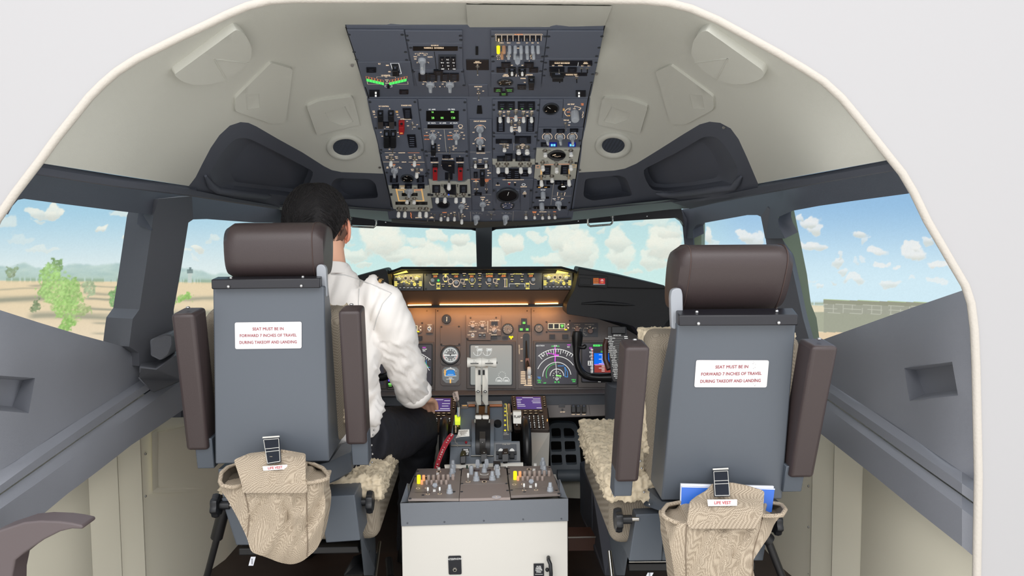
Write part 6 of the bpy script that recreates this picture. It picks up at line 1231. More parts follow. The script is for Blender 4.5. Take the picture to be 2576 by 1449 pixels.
z = MN('speedbrake_light', *I_(2178, 495), 'small round-lobed yellow lit lamp below the larger grey dial', 'indicator', None, I_); z.arc(2160, 488, 8, 6, 0, 360, 18, e_yel, 8).arc(2196, 488, 8, 6, 0, 360, 18, e_yel, 8).ln([(2178, 490), (2178, 520)], 22, e_yel); z.plate([(2140, 470), (2216, 470), (2216, 525), (2140, 525)], m_dbz, .0003, 0, bevel=0); z.done()
for k, (x0, y0, x1, y1, cc_, lab) in enumerate(((1865, 480, 1955, 525, I_, 'dark unlit caption block under the selector panel'), (2038, 480, 2128, 525, I_, 'dark unlit caption block beside the yellow lamp'), (655, 395, 745, 470, J_, 'dark unlit caption block above the navigation display, left of two'), (865, 395, 960, 470, J_, 'dark unlit caption block above the navigation display, beside the yoke grip'), (610, 465, 672, 560, I_, 'dark unlit caption block touching the white sleeve'), (700, 475, 772, 545, I_, 'dark unlit square caption block right of the sleeve'))):
    z = MN('caption_light', *cc_(x0, y1), lab, 'annunciator', 'unlit caption blocks on the main panel', cc_); z.ann(x0, y0, x1, y1, 2, mat('caption_dark', (44, 42, 44), .4), h=.005); z.done()
z = MN('landing_gear_lights', *J_(247, 340), 'stack of three black light blocks glowing green above the landing gear lever', 'indicator', None, J_)
for x0, y0, x1, y1, n in ((200, 137, 290, 240, 'NOSE'), (155, 243, 248, 346, 'LEFT'), (252, 243, 342, 346, 'RIGHT')): z.h = 0; z.ann(x0, y0, x1, y1, 0, h=.006); z.ln([(x0+28, y0+(y1-y0)*.62), (x1-28, y0+(y1-y0)*.62)], 16, e_dgrn, h=.0065).ln([(x0+28, y0+(y1-y0)*.8), (x1-28, y0+(y1-y0)*.8)], 15, e_dgrn, h=.0065).ln([(x0+30, y0+18), (x1-30, y0+18)], 7, m_annl, h=.0065)
z.done()
z = MN('landing_gear_lever_panel', *J_(255, 1270), 'tall narrow landing gear panel with a black slot and a white-wheeled lever at the bottom', 'lever panel', None, J_)
z.plate([(145, 352), (362, 352), (372, 1272), (150, 1272)], m_pb, .004, 0)
z.plate(rnd([(228, 378), (336, 378), (330, 820), (325, 985), (238, 985), (235, 820)], 50, 5), m_dial, .0055, .002, name='slot', bevel=0)
b = MB().mt(m_gblk).tube([PN.at(*J_(280, 500), .012), PN.at(*J_(285, 760), .03), PN.at(*J_(300, 960), .06)], .004, 8, rs=[.002, .004, .008]); b.mt(mat('amber_plastic', (150, 84, 56), .3)).slab(PN, z.cc([(262, 790), (318, 785), (335, 960), (268, 960)]), .02, .045); b.build('lever', z.root, smooth=40)
b = MB().mt(m_wht); Mw = PN.fr(*J_(315, 1000), .062); b.lathe(Mw @ Matrix.Rotation(math.pi/2, 4, 'Y'), [(.016, -.008), (.019, -.005), (.019, .005), (.016, .008)], 18); b.box(Mw @ TR(0, -.016, 0), .006, .014, .01); b.build('wheel_knob', z.root, smooth=40, bevel=.002)
for y, t in ((450, 'UP'), (633, 'OFF'), (825, 'DN')): z.t(t, 205, y, 18, e_leg)
z.t('LANDING GEAR', 168, 640, 15, e_leg, 90)
for i in range(8): z.ln([(195, 1005+i*26), (262, 1005+i*26)], 13, e_leg) if i < 8 else None
for i in range(7): z.ln([(305, 1065+i*25), (365, 1065+i*25)], 12, e_leg)
z.ln([(272, 1130), (272, 1215)], 8, e_leg).ln([(248, 1218), (375, 1222)], 12, e_leg).t('LIMITS', 225, 1000, 16, e_leg); z.done()
z = MN('display_source_selector', *J_(1210, 430), 'dark corner panel with two small pinkish rotary selectors above the right yoke', 'selector panel', None, J_)
z.plate([(1000, 200), (1440, 205), (1440, 435), (1000, 430)], m_pd, .002, 0)
mk = mat('knob_pink_grey', (150, 128, 122), .4)
z.knob(1108, 318, 40, 0, .014, m=mk, kind='round', line=False); z.knob(1318, 345, 42, 0, .014, m=mk, kind='round', line=False)
for t, x, y in (('LOWER DU', 1105, 238), ('MAIN PANEL DUs', 1305, 236), ('NORM', 1105, 270), ('NORM', 1310, 268), ('ENG', 1045, 292), ('SYS', 1170, 298), ('INBD', 1250, 298), ('OUTBD', 1385, 292), ('PFD', 1228, 345), ('MFD', 1218, 382), ('ENG', 1250, 405)): z.t(t, x, y, 15, m_line)
z.arc(1300, 345, 95, 85, 125, 235, 5, m_line); [z.ln([(cx+44*math.cos(math.radians(a)), 325-44*math.sin(math.radians(a))), (cx+62*math.cos(math.radians(a)), 325-62*math.sin(math.radians(a)))], 6, e_leg) for cx in (1105, 1315) for a in (35, 90, 145)]
z.done()
# lower brown panel right
PQ = Pl(U(1450, 1048, 2.97), U(1450, 1018, 2.99))
z = Mod('ground_proximity_panel', PQ.at(1450, 1048), 'low brown panel with a group of black guarded switches above the dark footwell', 'switch panel', None, PQ, L_)
z.plate([(20, 155), (735, 165), (740, 300), (95, 322), (80, 215)], m_pb, .004, -.01); z.t('GROUND PROXIMITY', 345, 158, 13).t('SYS TEST', 250, 258, 11)
z.ann(205, 172, 275, 205, 1); z.ann(238, 222, 256, 245, 0, m_gblk, name='button')
for x in (345, 400, 465): z.guard(x, 182, x+50, 275, h=.018); z.t('INHIBIT', x+27, 286, 9)
z.ln([(548, 178), (562, 290)], 3, m_slot); z.done()
z = Mod('left_knee_panel', PQ.at(1000, 1020), 'low brown panel strip behind the white thrust levers', 'panel', None, PQ, X_); z.plate([(1000, 1000), (1282, 993), (1282, 1001), (1150, 1002), (1150, 1010), (1000, 1012)], m_pb, .012, 0)
z.plate([(1150, 993), (1282, 992), (1282, 999), (1152, 1001)], mat('copper_strip', (140, 104, 84), .5), .02, .013, name='strip'); z.done()
# ================================================================== FMC keypads (CDU)
def cdu(x0, x1, Yb, Yt, lab, yt, yb, shift, left=False):
    P = Pl(U((x0+x1)/2, yb, Yb), U((x0+x1)/2, yt, Yt)); z = Mod('flight_computer_keypad', P.at((x0+x1)/2, yb), lab, 'computer keypad', 'flight computer keypads', P, X_)
    w = x1-x0; X = lambda u, v: x0+u*w+shift*v; Yy = lambda v: yt+v*(yb-yt); Q = lambda u0, v0, u1, v1: [(X(u0, v0), Yy(v0)), (X(u1, v0), Yy(v0)), (X(u1, v1), Yy(v1)), (X(u0, v1), Yy(v1))]
    m_cd = mat('cdu_brown', (72, 62, 58), .5); z.plate(rnd(Q(0, 0, 1, 1), 3, 2), m_cd, .012, -.01, name='case', bevel=.002)
    z.plate(Q(.14, .04, .84, .40), mat('cdu_screen', (66, 50, 110), .3, emis=1.0), .013, .012, name='screen', bevel=0); z.h = .0132
    L = (lambda u0, u1, v, m=e_wht, wd=1.4: z.ln([(X(u0, v), Yy(v)), (X(u1, v), Yy(v))], wd, m))
    if left:
        for v, u0, u1 in ((.08, .32, .62), (.11, .16, .30), (.11, .66, .82), (.15, .16, .4), (.19, .60, .82), (.23, .18, .38), (.26, .6, .78), (.30, .2, .42), (.33, .55, .82), (.38, .16, .84)): L(u0, u1, v)
    else:
        for v, u0, u1 in ((.07, .32, .62), (.12, .16, .3), (.11, .62, .82), (.17, .16, .26), (.17, .58, .82), (.22, .16, .26), (.22, .6, .82), (.27, .16, .36), (.32, .16, .38), (.37, .7, .84)): L(u0, u1, v)
    for v in (.07, .13, .19, .25, .31):
        for u in (.045, .91): z.ann(X(u, v)-.0, Yy(v)-2, X(u, v)+4.5, Yy(v)+1.6, 0, m_gblk, h=.003, name='line_key'); z.ln([(X(u, v)+1, Yy(v)-.2), (X(u, v)+3.4, Yy(v)-.2)], 1, e_leg, h=.0165)
    keys = 'ABCDEFGHIJKLMNOPQRSTUVWXYZ/'
    for i in range(7):
        u = .36+(i % 4)*.15; v = .47+(i//4)*.07; z.ann(X(u, v)-5, Yy(v)-2.2, X(u, v)+5, Yy(v)+2.4, 0, m_gblk, h=.003, name='function_key'); z.ln([(X(u, v)-3, Yy(v)), (X(u, v)+3, Yy(v))], 1, e_leg, h=.0165)
    for r in range(6):
        for q in range(4):
            u = .46+q*.125; v = .63+r*.064; z.ann(X(u, v)-3.3, Yy(v)-2.1, X(u, v)+3.3, Yy(v)+2.2, 0, m_gblk, h=.003, name='letter_key'); z.t(keys[(r*4+q) % 27], X(u, v), Yy(v), 3.4, e_wht, h=.0165)
    for r in range(4):
        for q in range(3): u = .08+q*.11; v = .66+r*.075; z.ann(X(u, v)-2.8, Yy(v)-2.2, X(u, v)+2.8, Yy(v)+2.2, 0, m_gblk, h=.003, name='number_key'); z.t(str((r*3+q+1) % 10), X(u, v), Yy(v), 3.4, e_wht, h=.0165)
    z.ln([(X(.965, .72), Yy(.70)), (X(.965, .72), Yy(.76))], 2.2, e_gold); return z.done()
cdu(1285, 1373, 2.78, 2.92, 'flight computer keypad with violet screen right of the throttle quadrant', 1000, 1086, 9)
cdu(1062, 1148, 2.78, 2.92, 'flight computer keypad with violet screen beside the pilot\'s knee', 1004, 1093, -4, True)
# ================================================================== throttle quadrant
m_quad = mat('quadrant_slate', (104, 113, 123), .45, bump=.1, bscale=1200)
m_lev = mat('lever_white', (246, 244, 236), .35)
m_tire = mat('trim_wheel_black', (26, 26, 28), .35)
PT = Pl(U(1216, 1112, 2.56), U(1216, 1028, 2.70)); PV = Pl(U(1216, 1172, 2.50), U(1216, 1112, 2.55))
tq = thing('throttle_quadrant', PV.at(1220, 1172), 'dark slate throttle quadrant with two white thrust levers between the trim wheels', 'throttle quadrant')
b = MB().mt(m_quad); b.slab(PT, [K_(605, 385), K_(1350, 380), K_(1420, 560), K_(1430, 955), K_(440, 960), K_(520, 560)], -.08, 0); b.build('upper_body', tq, bevel=.003)
b = MB().mt(m_quad); b.slab(PV, [K_(465, 945), K_(1560, 940), K_(1575, 1330), K_(440, 1335)], -.08, 0); b.build('front_body', tq, bevel=.002)
z = Mod('x', (0, 0, 0), '', ''); bpy.data.objects.remove(z.root); z.root = tq; z.c = K_; z.P = PT; z.h = 0
# rear shelf, side scale plates
MB().mt(mat('shelf_grey', (160, 156, 152), .35)).slab(PT, [K_(720, 335), K_(1275, 320), K_(1285, 372), K_(735, 382)], .0, .006).build('rear_shelf', tq, bevel=.002)
for x0, x1 in ((745, 850), (1080, 1280)): MB().mt(mat('copper_roller', (176, 108, 66), .35)).tube([PT.at(*K_(x0, 405), .008), PT.at(*K_(x1, 403), .008)], .005, 10).build('roller', tq, smooth=60)
z.plate([(628, 372), (740, 370), (745, 430), (628, 435)], m_pb, .004, 0, name='scale_plate'); z.h = .004; z.t('DOWN', 685, 395, 16, e_gold)
z.plate([(1285, 360), (1360, 360), (1405, 920), (1300, 920)], m_pd, .004, 0, name='scale_plate'); z.h = .004
for t, y in (('1', 372), ('5', 436), ('10', 487), ('15', 548), ('25', 628), ('30', 703), ('40', 787)): z.t(t, 1325, y, 26, e_yel)
z.ln([(1345, 365), (1375, 790)], 9, e_py); z.t('FLAP', 1332, 828, 20, m_line).t('DOWN', 1342, 852, 20, m_line)
z.plate([(530, 590), (620, 585), (615, 690), (535, 690)], e_yel if False else mat('lamp_yellow_green', (214, 232, 60), .4, emis=.8), .02, 0, name='lit_scale'); z.plate([(505, 700), (612, 700), (625, 840), (505, 840)], m_dial, .003, 0, name='scale_plate', bevel=0); z.h = .003
for i in range(9): z.ln([(535, 712+i*13), (555, 712+i*13)], 5, e_leg)
z.t('0', 578, 715, 22, e_gold); z.h = 0
b = MB().mt(m_gblk); b.lathe(PT.fr(*K_(1210, 690), 0), [(.0135, 0), (.0135, .014), (.0125, .016)], 22); b.build('round_cap', tq, smooth=40)
# centre drum between the levers
PD = [(1180, .0), ]
def arcq(x0, x1, y0, y1, m, hh, name, parent=tq, n=10, bul=.03):
    rows = []
    for i in range(n+1):
        t = i/n; y = y0+(y1-y0)*t; P = PT if y < 950 else PV
        a = K_(x0, y); c_ = K_(x1, y); h = hh+bul*math.sin(math.pi*t)
        Y = None; pa, pc = P.at(*a), P.at(*c_)
        rows.append((pa+Vector((0, -h*.8, h*.6)), pc+Vector((0, -h*.8, h*.6))))
    b = MB().mt(m); vs_ = [p for r in rows for p in r]; b.add(vs_, [(2*i, 2*i+1, 2*i+3, 2*i+2) for i in range(n)])
    for k in (0, 1):
        q = [r[k] for r in rows]; q2 = [p+Vector((0, .06, -.05)) for p in q]; b.add(q+q2, [(i, i+1, n+2+i, n+1+i) for i in range(n)])
    return b.build(name, parent, smooth=50)
arcq(862, 1085, 395, 1160, m_tire, .004, 'centre_drum'); arcq(925, 1015, 700, 1140, mat('drum_band', (58, 56, 54), .35), .007, 'drum_band')
arcq(800, 855, 600, 1180, MATS['quadrant_slate'], .002, 'drum_rail', bul=.024); arcq(1092, 1150, 600, 1180, MATS['quadrant_slate'], .002, 'drum_rail', bul=.024)
# front face details
z.P = PV; z.h = 0
z.plate([(1145, 975), (1560, 968), (1570, 1265), (1148, 1268)], mat('stab_grey', (130, 133, 136), .4), .004, 0, name='stab_trim_plate'); z.h = .004; z.plate([(1180, 1000), (1505, 1000), (1508, 1250), (1185, 1250)], m_pd, .006, .004, name='inner_plate'); z.h = .006
z.t('STAB TRIM', 1345, 1003, 20, m_line)
for x in (1260, 1435):
    z.plate([(x-45, 1120), (x-30, 1085), (x, 1068), (x+30, 1085), (x+45, 1120)], m_wht, .009, .006, name='switch_collar'); z.plate([(x-72, 1120), (x+72, 1120), (x+72, 1170), (x-72, 1170)], m_gblk, .012, .006, name='switch_guard'); z.plate([(x-30, 1150), (x+30, 1150), (x+38, 1235), (x-38, 1235)], m_gblk, .016, .006, name='cutout_switch')
z.h = 0; z.plate([(645, 1065), (755, 1065), (755, 1180), (645, 1180)], m_dial, .003, 0, name='placard', bevel=0); z.h = .003; z.t('PARK', 705, 1087, 24, e_wht).t('BRAKE', 705, 1118, 24, e_wht).t('LIGHT', 700, 1155, 24, e_wht)
b = MB().mt(mat('lens_red', (150, 20, 30), .2, emis=.15)).sphere(PV.at(*K_(710, 972), .006), .0045); b.build('red_lamp', tq, smooth=60)
z.h = 0; z.plate([(470, 1022), (785, 1022), (785, 1036), (470, 1036)], m_met, .012, 0, name='hinge_bar'); z.plate([(785, 1183), (1140, 1183), (1140, 1196), (785, 1196)], m_met, .012, 0, name='hinge_bar')
z.t('0', 968, 1005, 20, e_wht, h=.03); z.done(); 
# thrust levers
for k, (xs, xh, lab) in enumerate((((858, 948), (1483, 1712), '1'), ((963, 1058), (1716, 1945), '2'))):
    b = MB().mt(m_lev); cx0, cx1 = xs; hx0, hx1 = xh
    ya = 2.66; P0 = lambda x, y, Y: U(*K_(x, y), Y); i0, i1 = (1610, 1700) if k == 0 else (1722, 1812)
    q = lambda x, y, Y: U(*I_(x, y), Y)
    b.prism([P0(cx0, 30, 2.60), P0(cx1, 30, 2.60), P0(cx1, 372, 2.66), P0(cx1-40 if k else cx1-50, 372, 2.66), P0(cx0+(45 if k else 30), 372, 2.66), P0(cx0, 300, 2.65)], (0, .02, 0))
    b.prism([q(i0, 975, 2.58), q(i0+40 if k == 0 else i0, 970, 2.58), q(i1, 970, 2.58), q(i1, 1215, 2.585), q(i1, 1352, 2.60), q(i0, 1352, 2.60), q(i0, 1215, 2.585)], (0, .022, 0))
    lv = thing('x', (0, 0, 0), '', ''); bpy.data.objects.remove(lv); o = b.build('thrust_lever', tq, bevel=.0012)
    b = MB().mt(m_lev); Y = 2.565; n = 12; rad = [.0185, .0178, .0155, .0145, .0145, .0155, .0175, .0185, .0175]
    b.tube([U(*I_(hx0+(hx1-hx0)*i/8, 893), Y) for i in range(9)], .016, 18, rs=rad); b.mt(m_gblk)
    xb = hx0-12 if k == 0 else hx1+2; b.tube([U(*I_(xb, 898), Y), U(*I_(xb+12, 898), Y)], .004, 8)
    PH = Pl(U(*I_((hx0+hx1)/2, 905), Y-.0185), U(*I_((hx0+hx1)/2, 870), Y-.0175)); cx = (hx0+hx1)/2
    b.text(lab, PH.fr(*I_(cx-5, 862), .001), .0055); b.text('AT DISC', PH.fr(*I_(cx+5, 888), .0005), .0025); b.stroke(PH, [I_(cx-60, 910), I_(cx+60, 910)], 2, .0012); b.build('handle', o, smooth=50)
    MB().mt(m_gblk).prism([q(i0+(48 if k == 0 else 5), 1015, 2.576), q(i0+(82 if k == 0 else 38), 1015, 2.576), q(i0+(82 if k == 0 else 38), 1090, 2.578), q(i0+(48 if k == 0 else 5), 1090, 2.578)], (0, .003, 0)).build('slot', o)
    b = MB().mt(m_gblk); b.lathe(frame(q((i0+i1)/2, 1355, 2.599), Vector((1, 0, 0)), Vector((0, 0, 1)), Vector((0, -1, 0))), [(.0055, 0), (.005, .002)], 12); b.mt(m_wht).lathe(frame(q((i0+i1)/2, 1355, 2.5975), Vector((1, 0, 0)), Vector((0, 0, 1)), Vector((0, -1, 0))), [(.003, 0), (.002, .001)], 10); b.build('pivot_bolt', o, smooth=40)
    MB().mt(mat('fork_steel', (160, 158, 152), .3, metal=.7)).tube([P0(cx0+(35 if k == 0 else 65), 370, 2.665), P0(cx0+(30 if k == 0 else 60), 505, 2.64)], .005, 8).build('lever_shaft', tq, smooth=50)
for x0, x1 in ((848, 957), (962, 1072)):
    MB().mt(m_lev).prism([U(*K_(x0, 543), 2.57), U(*K_(x1, 543), 2.57), U(*K_(x1-2, 603), 2.565), U(*K_(x0+6, 600), 2.565)], (0, .018, 0)).build('reverse_lever', tq, bevel=.004, bseg=3)
for x in (848, 1076):
    MB().mt(m_met).tube([U(*K_(x+4, 600), 2.572), U(*K_(x, 655), 2.565)], .003, 8).build('reverse_link', tq, smooth=40)
# trim wheels
for x0, x1 in ((302, 440), (1590, 1725)):
    px = K_((x0+x1)/2, 0)[0]; c = U(px, 1128, 2.66); xa = U(K_(x0, 0)[0], 1128, 2.60).x; xb = U(K_(x1, 0)[0], 1128, 2.60).x; w_ = (xb-xa)/2
    M = TR(c.x, 2.665, c.z-.005) @ Matrix.Rotation(math.pi/2, 4, 'Y'); b = MB().mt(m_tire)
    b.lathe(M, [(.085, -w_*.8), (.108, -w_), (.116, -w_*.6), (.119, 0), (.116, w_*.6), (.108, w_), (.085, w_*.8)], 48); b.build('trim_wheel', tq, smooth=40)
# speed brake lever
b = MB().mt(mat('handle_pinkish', (226, 206, 196), .4)); b.prism([U(*K_(492, 180), 2.60), U(*K_(575, 160), 2.60), U(*K_(600, 290), 2.61), U(*K_(580, 312), 2.61), U(*K_(525, 318), 2.61), U(*K_(500, 240), 2.60)], (0, .02, 0)); sb = b.build('speed_brake_lever', tq, bevel=.003, bseg=3)
b = MB().mt(m_met); b.tube([U(*K_(575, 310), 2.62), U(*K_(592, 400), 2.64), U(*K_(590, 560), 2.62)], .005, 8, rs=[.004, .007, .006]); b.build('shaft', sb, smooth=40)
Pb = Pl(U(*K_(545, 290), 2.598), U(*K_(545, 200), 2.592)); MB().mt(m_dleg).text('SPD BRK', Pb.fr(*K_(540, 238), .001, -72), .0075, bold=.0003).build('lettering', sb)
# flap lever
b = MB().mt(m_lev); b.prism([U(*K_(1452, 480), 2.58), U(*K_(1586, 478), 2.58), U(*K_(1584, 672), 2.57), U(*K_(1456, 668), 2.57)], (0, .025, 0)); fl = b.build('flap_lever', tq, bevel=.002)
Pb = Pl(U(*K_(1520, 668), 2.567), U(*K_(1520, 480), 2.577)); MB().mt(m_dleg).text('FLAP', Pb.fr(*K_(1520, 556), .001), .0085, bold=.0004).build('lettering', fl)
b = MB().mt(m_met); b.tube([PT.at(*K_(1385, 400), .01), PT.at(*K_(1395, 560), .02), PT.at(*K_(1415, 820), .012)], .006, 8); b.tube([PT.at(*K_(1365, 565), .015), PT.at(*K_(1440, 575), .02)], .006, 8); b.build('linkage', tq, smooth=40)
# side consoles holding the keypads
for pts, lab in (([(1334, 1088, 2.78), (1383, 1089, 2.78), (1380, 1176, 2.72), (1333, 1172, 2.66)], 'right'), ([(1095, 1094, 2.78), (1112, 1094, 2.78), (1108, 1180, 2.68), (1090, 1182, 2.72)], 'left')):
    b = MB().mt(mat('console_beige', (200, 196, 188), .55)); b.prism([U(*p) for p in pts], (0, .2, 0)); b.build('side_console', tq, bevel=.002)
MB().mt(m_slot).prism([U(1120, 1172, 2.52), U(1325, 1172, 2.52), U(1325, 1330, 2.55), U(1120, 1330, 2.55)], (0, .1, 0)).build('base', tq)
# parking brake tag, streamer
b = MB().mt(m_lev); b.prism([U(*K_(590, 765), 2.50), U(*K_(758, 758), 2.50), U(*K_(763, 868), 2.495), U(*K_(620, 878), 2.495), U(*K_(540, 900), 2.51), U(*K_(575, 840), 2.505)], (0, .004, 0)); pk = b.build('parking_brake_tag', tq, bevel=.0008)
Pb = Pl(U(*K_(670, 870), 2.494), U(*K_(670, 770), 2.499))
b = MB().mt(mat('legend_brown', (110, 96, 84), .5))
for t, y in (('PARKING', 787), ('BRAKE', 815), ('PULL', 842)): b.text(t, Pb.fr(*K_(664, y), .0008, 3), .0048, 1.1)
b.build('lettering', pk)
MB().mt(m_met).tube([U(*K_(530, 905), 2.49), U(*K_(540, 965), 2.49), U(*K_(575, 985), 2.49), U(*K_(575, 1030), 2.485)], .0015, 6).build('wire', tq)
rb = thing('red_streamer', U(*K_(240, 1390), 2.45), 'red fabric streamer with white lettering hanging over the left trim wheel', 'streamer')
pts = [(488, 830, 2.50), (455, 880, 2.49), (395, 970, 2.47), (340, 1080, 2.46), (300, 1180, 2.45), (262, 1290, 2.44), (232, 1400, 2.44)]; wd = [30, 42, 42, 38, 36, 34, 34]
b = MB().mt(mat('streamer_red', (168, 26, 46), .6)); L = []
for (x, y, Y), w_ in zip(pts, wd): L.append((U(*K_(x-w_, y-w_*.35), Y), U(*K_(x+w_, y+w_*.35), Y+.004)))
n = len(L); b.add([p for l in L for p in l]+[p+Vector((0, .002, 0)) for l in L for p in l], [(2*i, 2*i+1, 2*i+3, 2*i+2) for i in range(n-1)]+[(2*n+2*i+1, 2*n+2*i, 2*n+2*i+2, 2*n+2*i+3) for i in range(n-1)]); b.build('ribbon', rb, smooth=60)
b = MB().mt(e_wht if False else m_wht)
for ch, t in zip('Do not remove bef', np.linspace(.12, 5.9, 17)):
    i = min(int(t), 5); f = t-i; x = pts[i][0]*(1-f)+pts[i+1][0]*f; y = pts[i][1]*(1-f)+pts[i+1][1]*f; Y = pts[i][2]*(1-f)+pts[i+1][2]*f
    a = -math.degrees(math.atan2(pts[i+1][1]-pts[i][1], pts[i+1][0]-pts[i][0])); Pq = Pl(U(*K_(x, y+20), Y-.003), U(*K_(x, y-20), Y-.003)); b.text(ch, Pq.fr(*K_(x, y), 0, a), .0062, bold=.0003)
b.build('lettering', rb)
# engine fire handles
z = Mod('fire_handle_row', U(1216, 1200, 2.47), 'row of three black engine fire handles at the foot of the throttle quadrant', 'fire handles', None, PV, K_)
for x, t, dy in ((660, '1', 0), (990, '2', -30), (1330, '2', -30)):
    b = MB().mt(m_gblk); y0 = 1185+dy; b.prism([U(*K_(x-48, y0), 2.44), U(*K_(x+48, y0-12), 2.44), U(*K_(x+46, y0+110), 2.43), U(*K_(x-46, y0+118), 2.43)], (0, .04, 0)); b.prism([U(*K_(x-50, y0), 2.44), U(*K_(x-28, y0-50), 2.47), U(*K_(x+44, y0-58), 2.47), U(*K_(x+50, y0-12), 2.44)], (0, .03, 0)); o = b.build('fire_handle', z.root, bevel=.003, bseg=3)
    b = MB().mt(m_gblk); b.tube([U(*K_(x, y0+110), 2.45), U(*K_(x, y0+190), 2.45)], .008, 10); b.build('stem', o, smooth=40)
    Pb = Pl(U(*K_(x, y0), 2.437), U(*K_(x, y0-50), 2.467)); MB().mt(m_wht).text(t, Pb.fr(*K_(x+4, y0-25), .0012, 0 if t == '1' else -80 if x > 1200 else 0), .0075, 1.2, bold=.0004).build('numeral', o)
z.plate([(280, 1335), (1700, 1290), (1730, 1350), (290, 1385)], m_lev, .0, -.02, name='base_strip') if False else None
z.done()
# ================================================================== aft pedestal
ped = thing('centre_pedestal', U(1218, 1449, 2.07), 'white-fronted centre pedestal box with a blue-grey rim between the seats', 'pedestal')
m_rim = mat('rim_blue_grey', (112, 117, 124), .5, bump=.1, bscale=900); m_pw = mat('pedestal_white', (216, 213, 205), .45)
f = lambda x, y, Y=2.07: U(x, y, Y)
p0, p1 = f(1010, 1316), f(1428, 1309); zb = 0.0
b = MB().mt(m_pw); b.box(TR((p0.x+p1.x)/2, 2.07+.18, 0), (p1.x-p0.x)/2, .18, .455, z0=0); b.build('cabinet', ped, bevel=.002)
b = MB().mt(m_rim); b.prism([f(1007, 1265), f(1429, 1253), f(1429, 1309), f(1010, 1322)], (0, -.006, 0)); b.build('rim_front', ped, bevel=.0008)
PP = Pl(U(1216, 1250, 2.09), U(1216, 1180, 2.40))
b = MB().mt(m_rim); b.prism([f(1007, 1265), f(1010, 1322), U(1052, 1230, 2.42), U(1048, 1182, 2.42)], (.004, 0, 0)); b.prism([f(1008, 1264), U(1024, 1216, 2.14), U(1030, 1218, 2.20), U(1028, 1262, 2.10)], (.002, 0, 0)); b.build('rim_side', ped)
b = MB().mt(m_rim); b.prism([f(1429, 1253), f(1429, 1309), U(1378, 1225, 2.42), U(1381, 1176, 2.42)], (-.004, 0, 0)); b.prism([f(1427, 1253), U(1409, 1206, 2.14), U(1403, 1208, 2.2), U(1408, 1250, 2.1)], (-.002, 0, 0)); b.build('rim_side', ped)
for x, y in ((1025, 1316), (1118, 1313), (1217, 1310), (1316, 1306.5), (1412, 1305)): MB().mt(m_pd).sphere(f(x, y, 2.0635), .0025, seg=8, rg=6).build('screw', ped)
# interphone plate etc.
PB = Pl(U(1216, 1449, 2.068), U(1216, 1330, 2.068))
z = Mod('interphone_jack_plate', PB.at(*N_(755, 665)), 'black interphone plate with a hexagonal jack on the white pedestal front', 'jack plate', None, PB, N_)
z.plate(rnd([(678, 452), (828, 448), (834, 665), (685, 668)], 18, 4), m_ann, .002, 0, name='plate'); z.h = .002; z.t('INTERPHONE', 753, 485, 22, e_wht, 1.5)
M = PB.fr(*N_(756, 606), .002); b = MB().mt(m_met).lathe(M, [(.0068, 0), (.0068, .003), (.005, .005), (.0036, .005), (.0034, .001)], 6); b.mt(m_slot).lathe(M, [(.0034, .004), (.0034, .0052)], 14); b.build('jack', z.root); z.done()
z = Mod('panel_light_plate', PB.at(*N_(1725, 685)), 'black flood and panel lights plate at the lower edge of the pedestal front', 'switch plate', None, PB, N_)
z.plate([(1667, 540), (1785, 538), (1790, 900), (1670, 900)], m_ann, .002, 0, name='plate'); z.h = .002
for t, y in (('FLEX', 573), ('PANEL', 593), ('LIGHTS', 613), ('FWD', 635)): z.t(t, 1726, y, 19, e_wht)
z.ln([(1685, 661), (1770, 661)], 4, e_wht); z.done()
b = MB().mt(m_gblk); b.tube([PB.at(*N_(1838, 470), .0), PB.at(*N_(1832, 462), .02), PB.at(*N_(1850, 500), .028), PB.at(*N_(1858, 600), .028), PB.at(*N_(1855, 760), .028)], .0055, 10); b.sphere(PB.at(*N_(1822, 595), .01), .006)
tag(b.build('cable_loop', smooth=50), 'short black cable bowing out of the pedestal front at the lower right', 'cable')
# modules in the pedestal top
def ptoggle(z, x, y, L=.02, w=.005): z.tog(x, y, L, w, True, 0)
def audio(z, dx, dy, k, sgn=1):
    """row of audio knobs; dx,dy map from the left panel"""
    X = lambda x, y: (x*k+dx, y*k+dy+(x*0))
    e_or = mat('knob_lit_orange', (240, 170, 120), .4, emis=.4)
    for i in range(7):
        x = 385+i*72; z.knob(*X(x, 425+i*-2), 25*k, 0, .018, kind='round', line=False, name='volume_knob', m=(mat('knob_dusty', (180, 164, 156), .4) if i else e_or))
        if i < 6: z.knob(*X(x-28, 480), 22*k, 0, .014, kind='round', line=False, name='volume_knob', m=(MATS['knob_dusty'] if i else e_or))
    z.knob(*X(315, 465), 30*k, 0, .026, m=e_yel, kind='round', line=False, name='yellow_knob')
    for x, y in ((302, 540), (432, 535), (447, 625), (622, 620)): z.arc(*X(x, y), 26*k, 11*k, 0, 360, 5, e_leg, 14)
    for x, y in ((447, 622), (622, 618)): ptoggle(z, *X(x, y))
    z.knob(*X(552, 520), 42*k, 0, .012, kind='tri')
    for x, y in ((610, 250), (592, 330), (542, 578)): z.ann(X(x-20, 0)[0], X(0, y-10)[1], X(x+20, 0)[0], X(0, y+8)[1], 0, m_wht, h=.004, name='button')
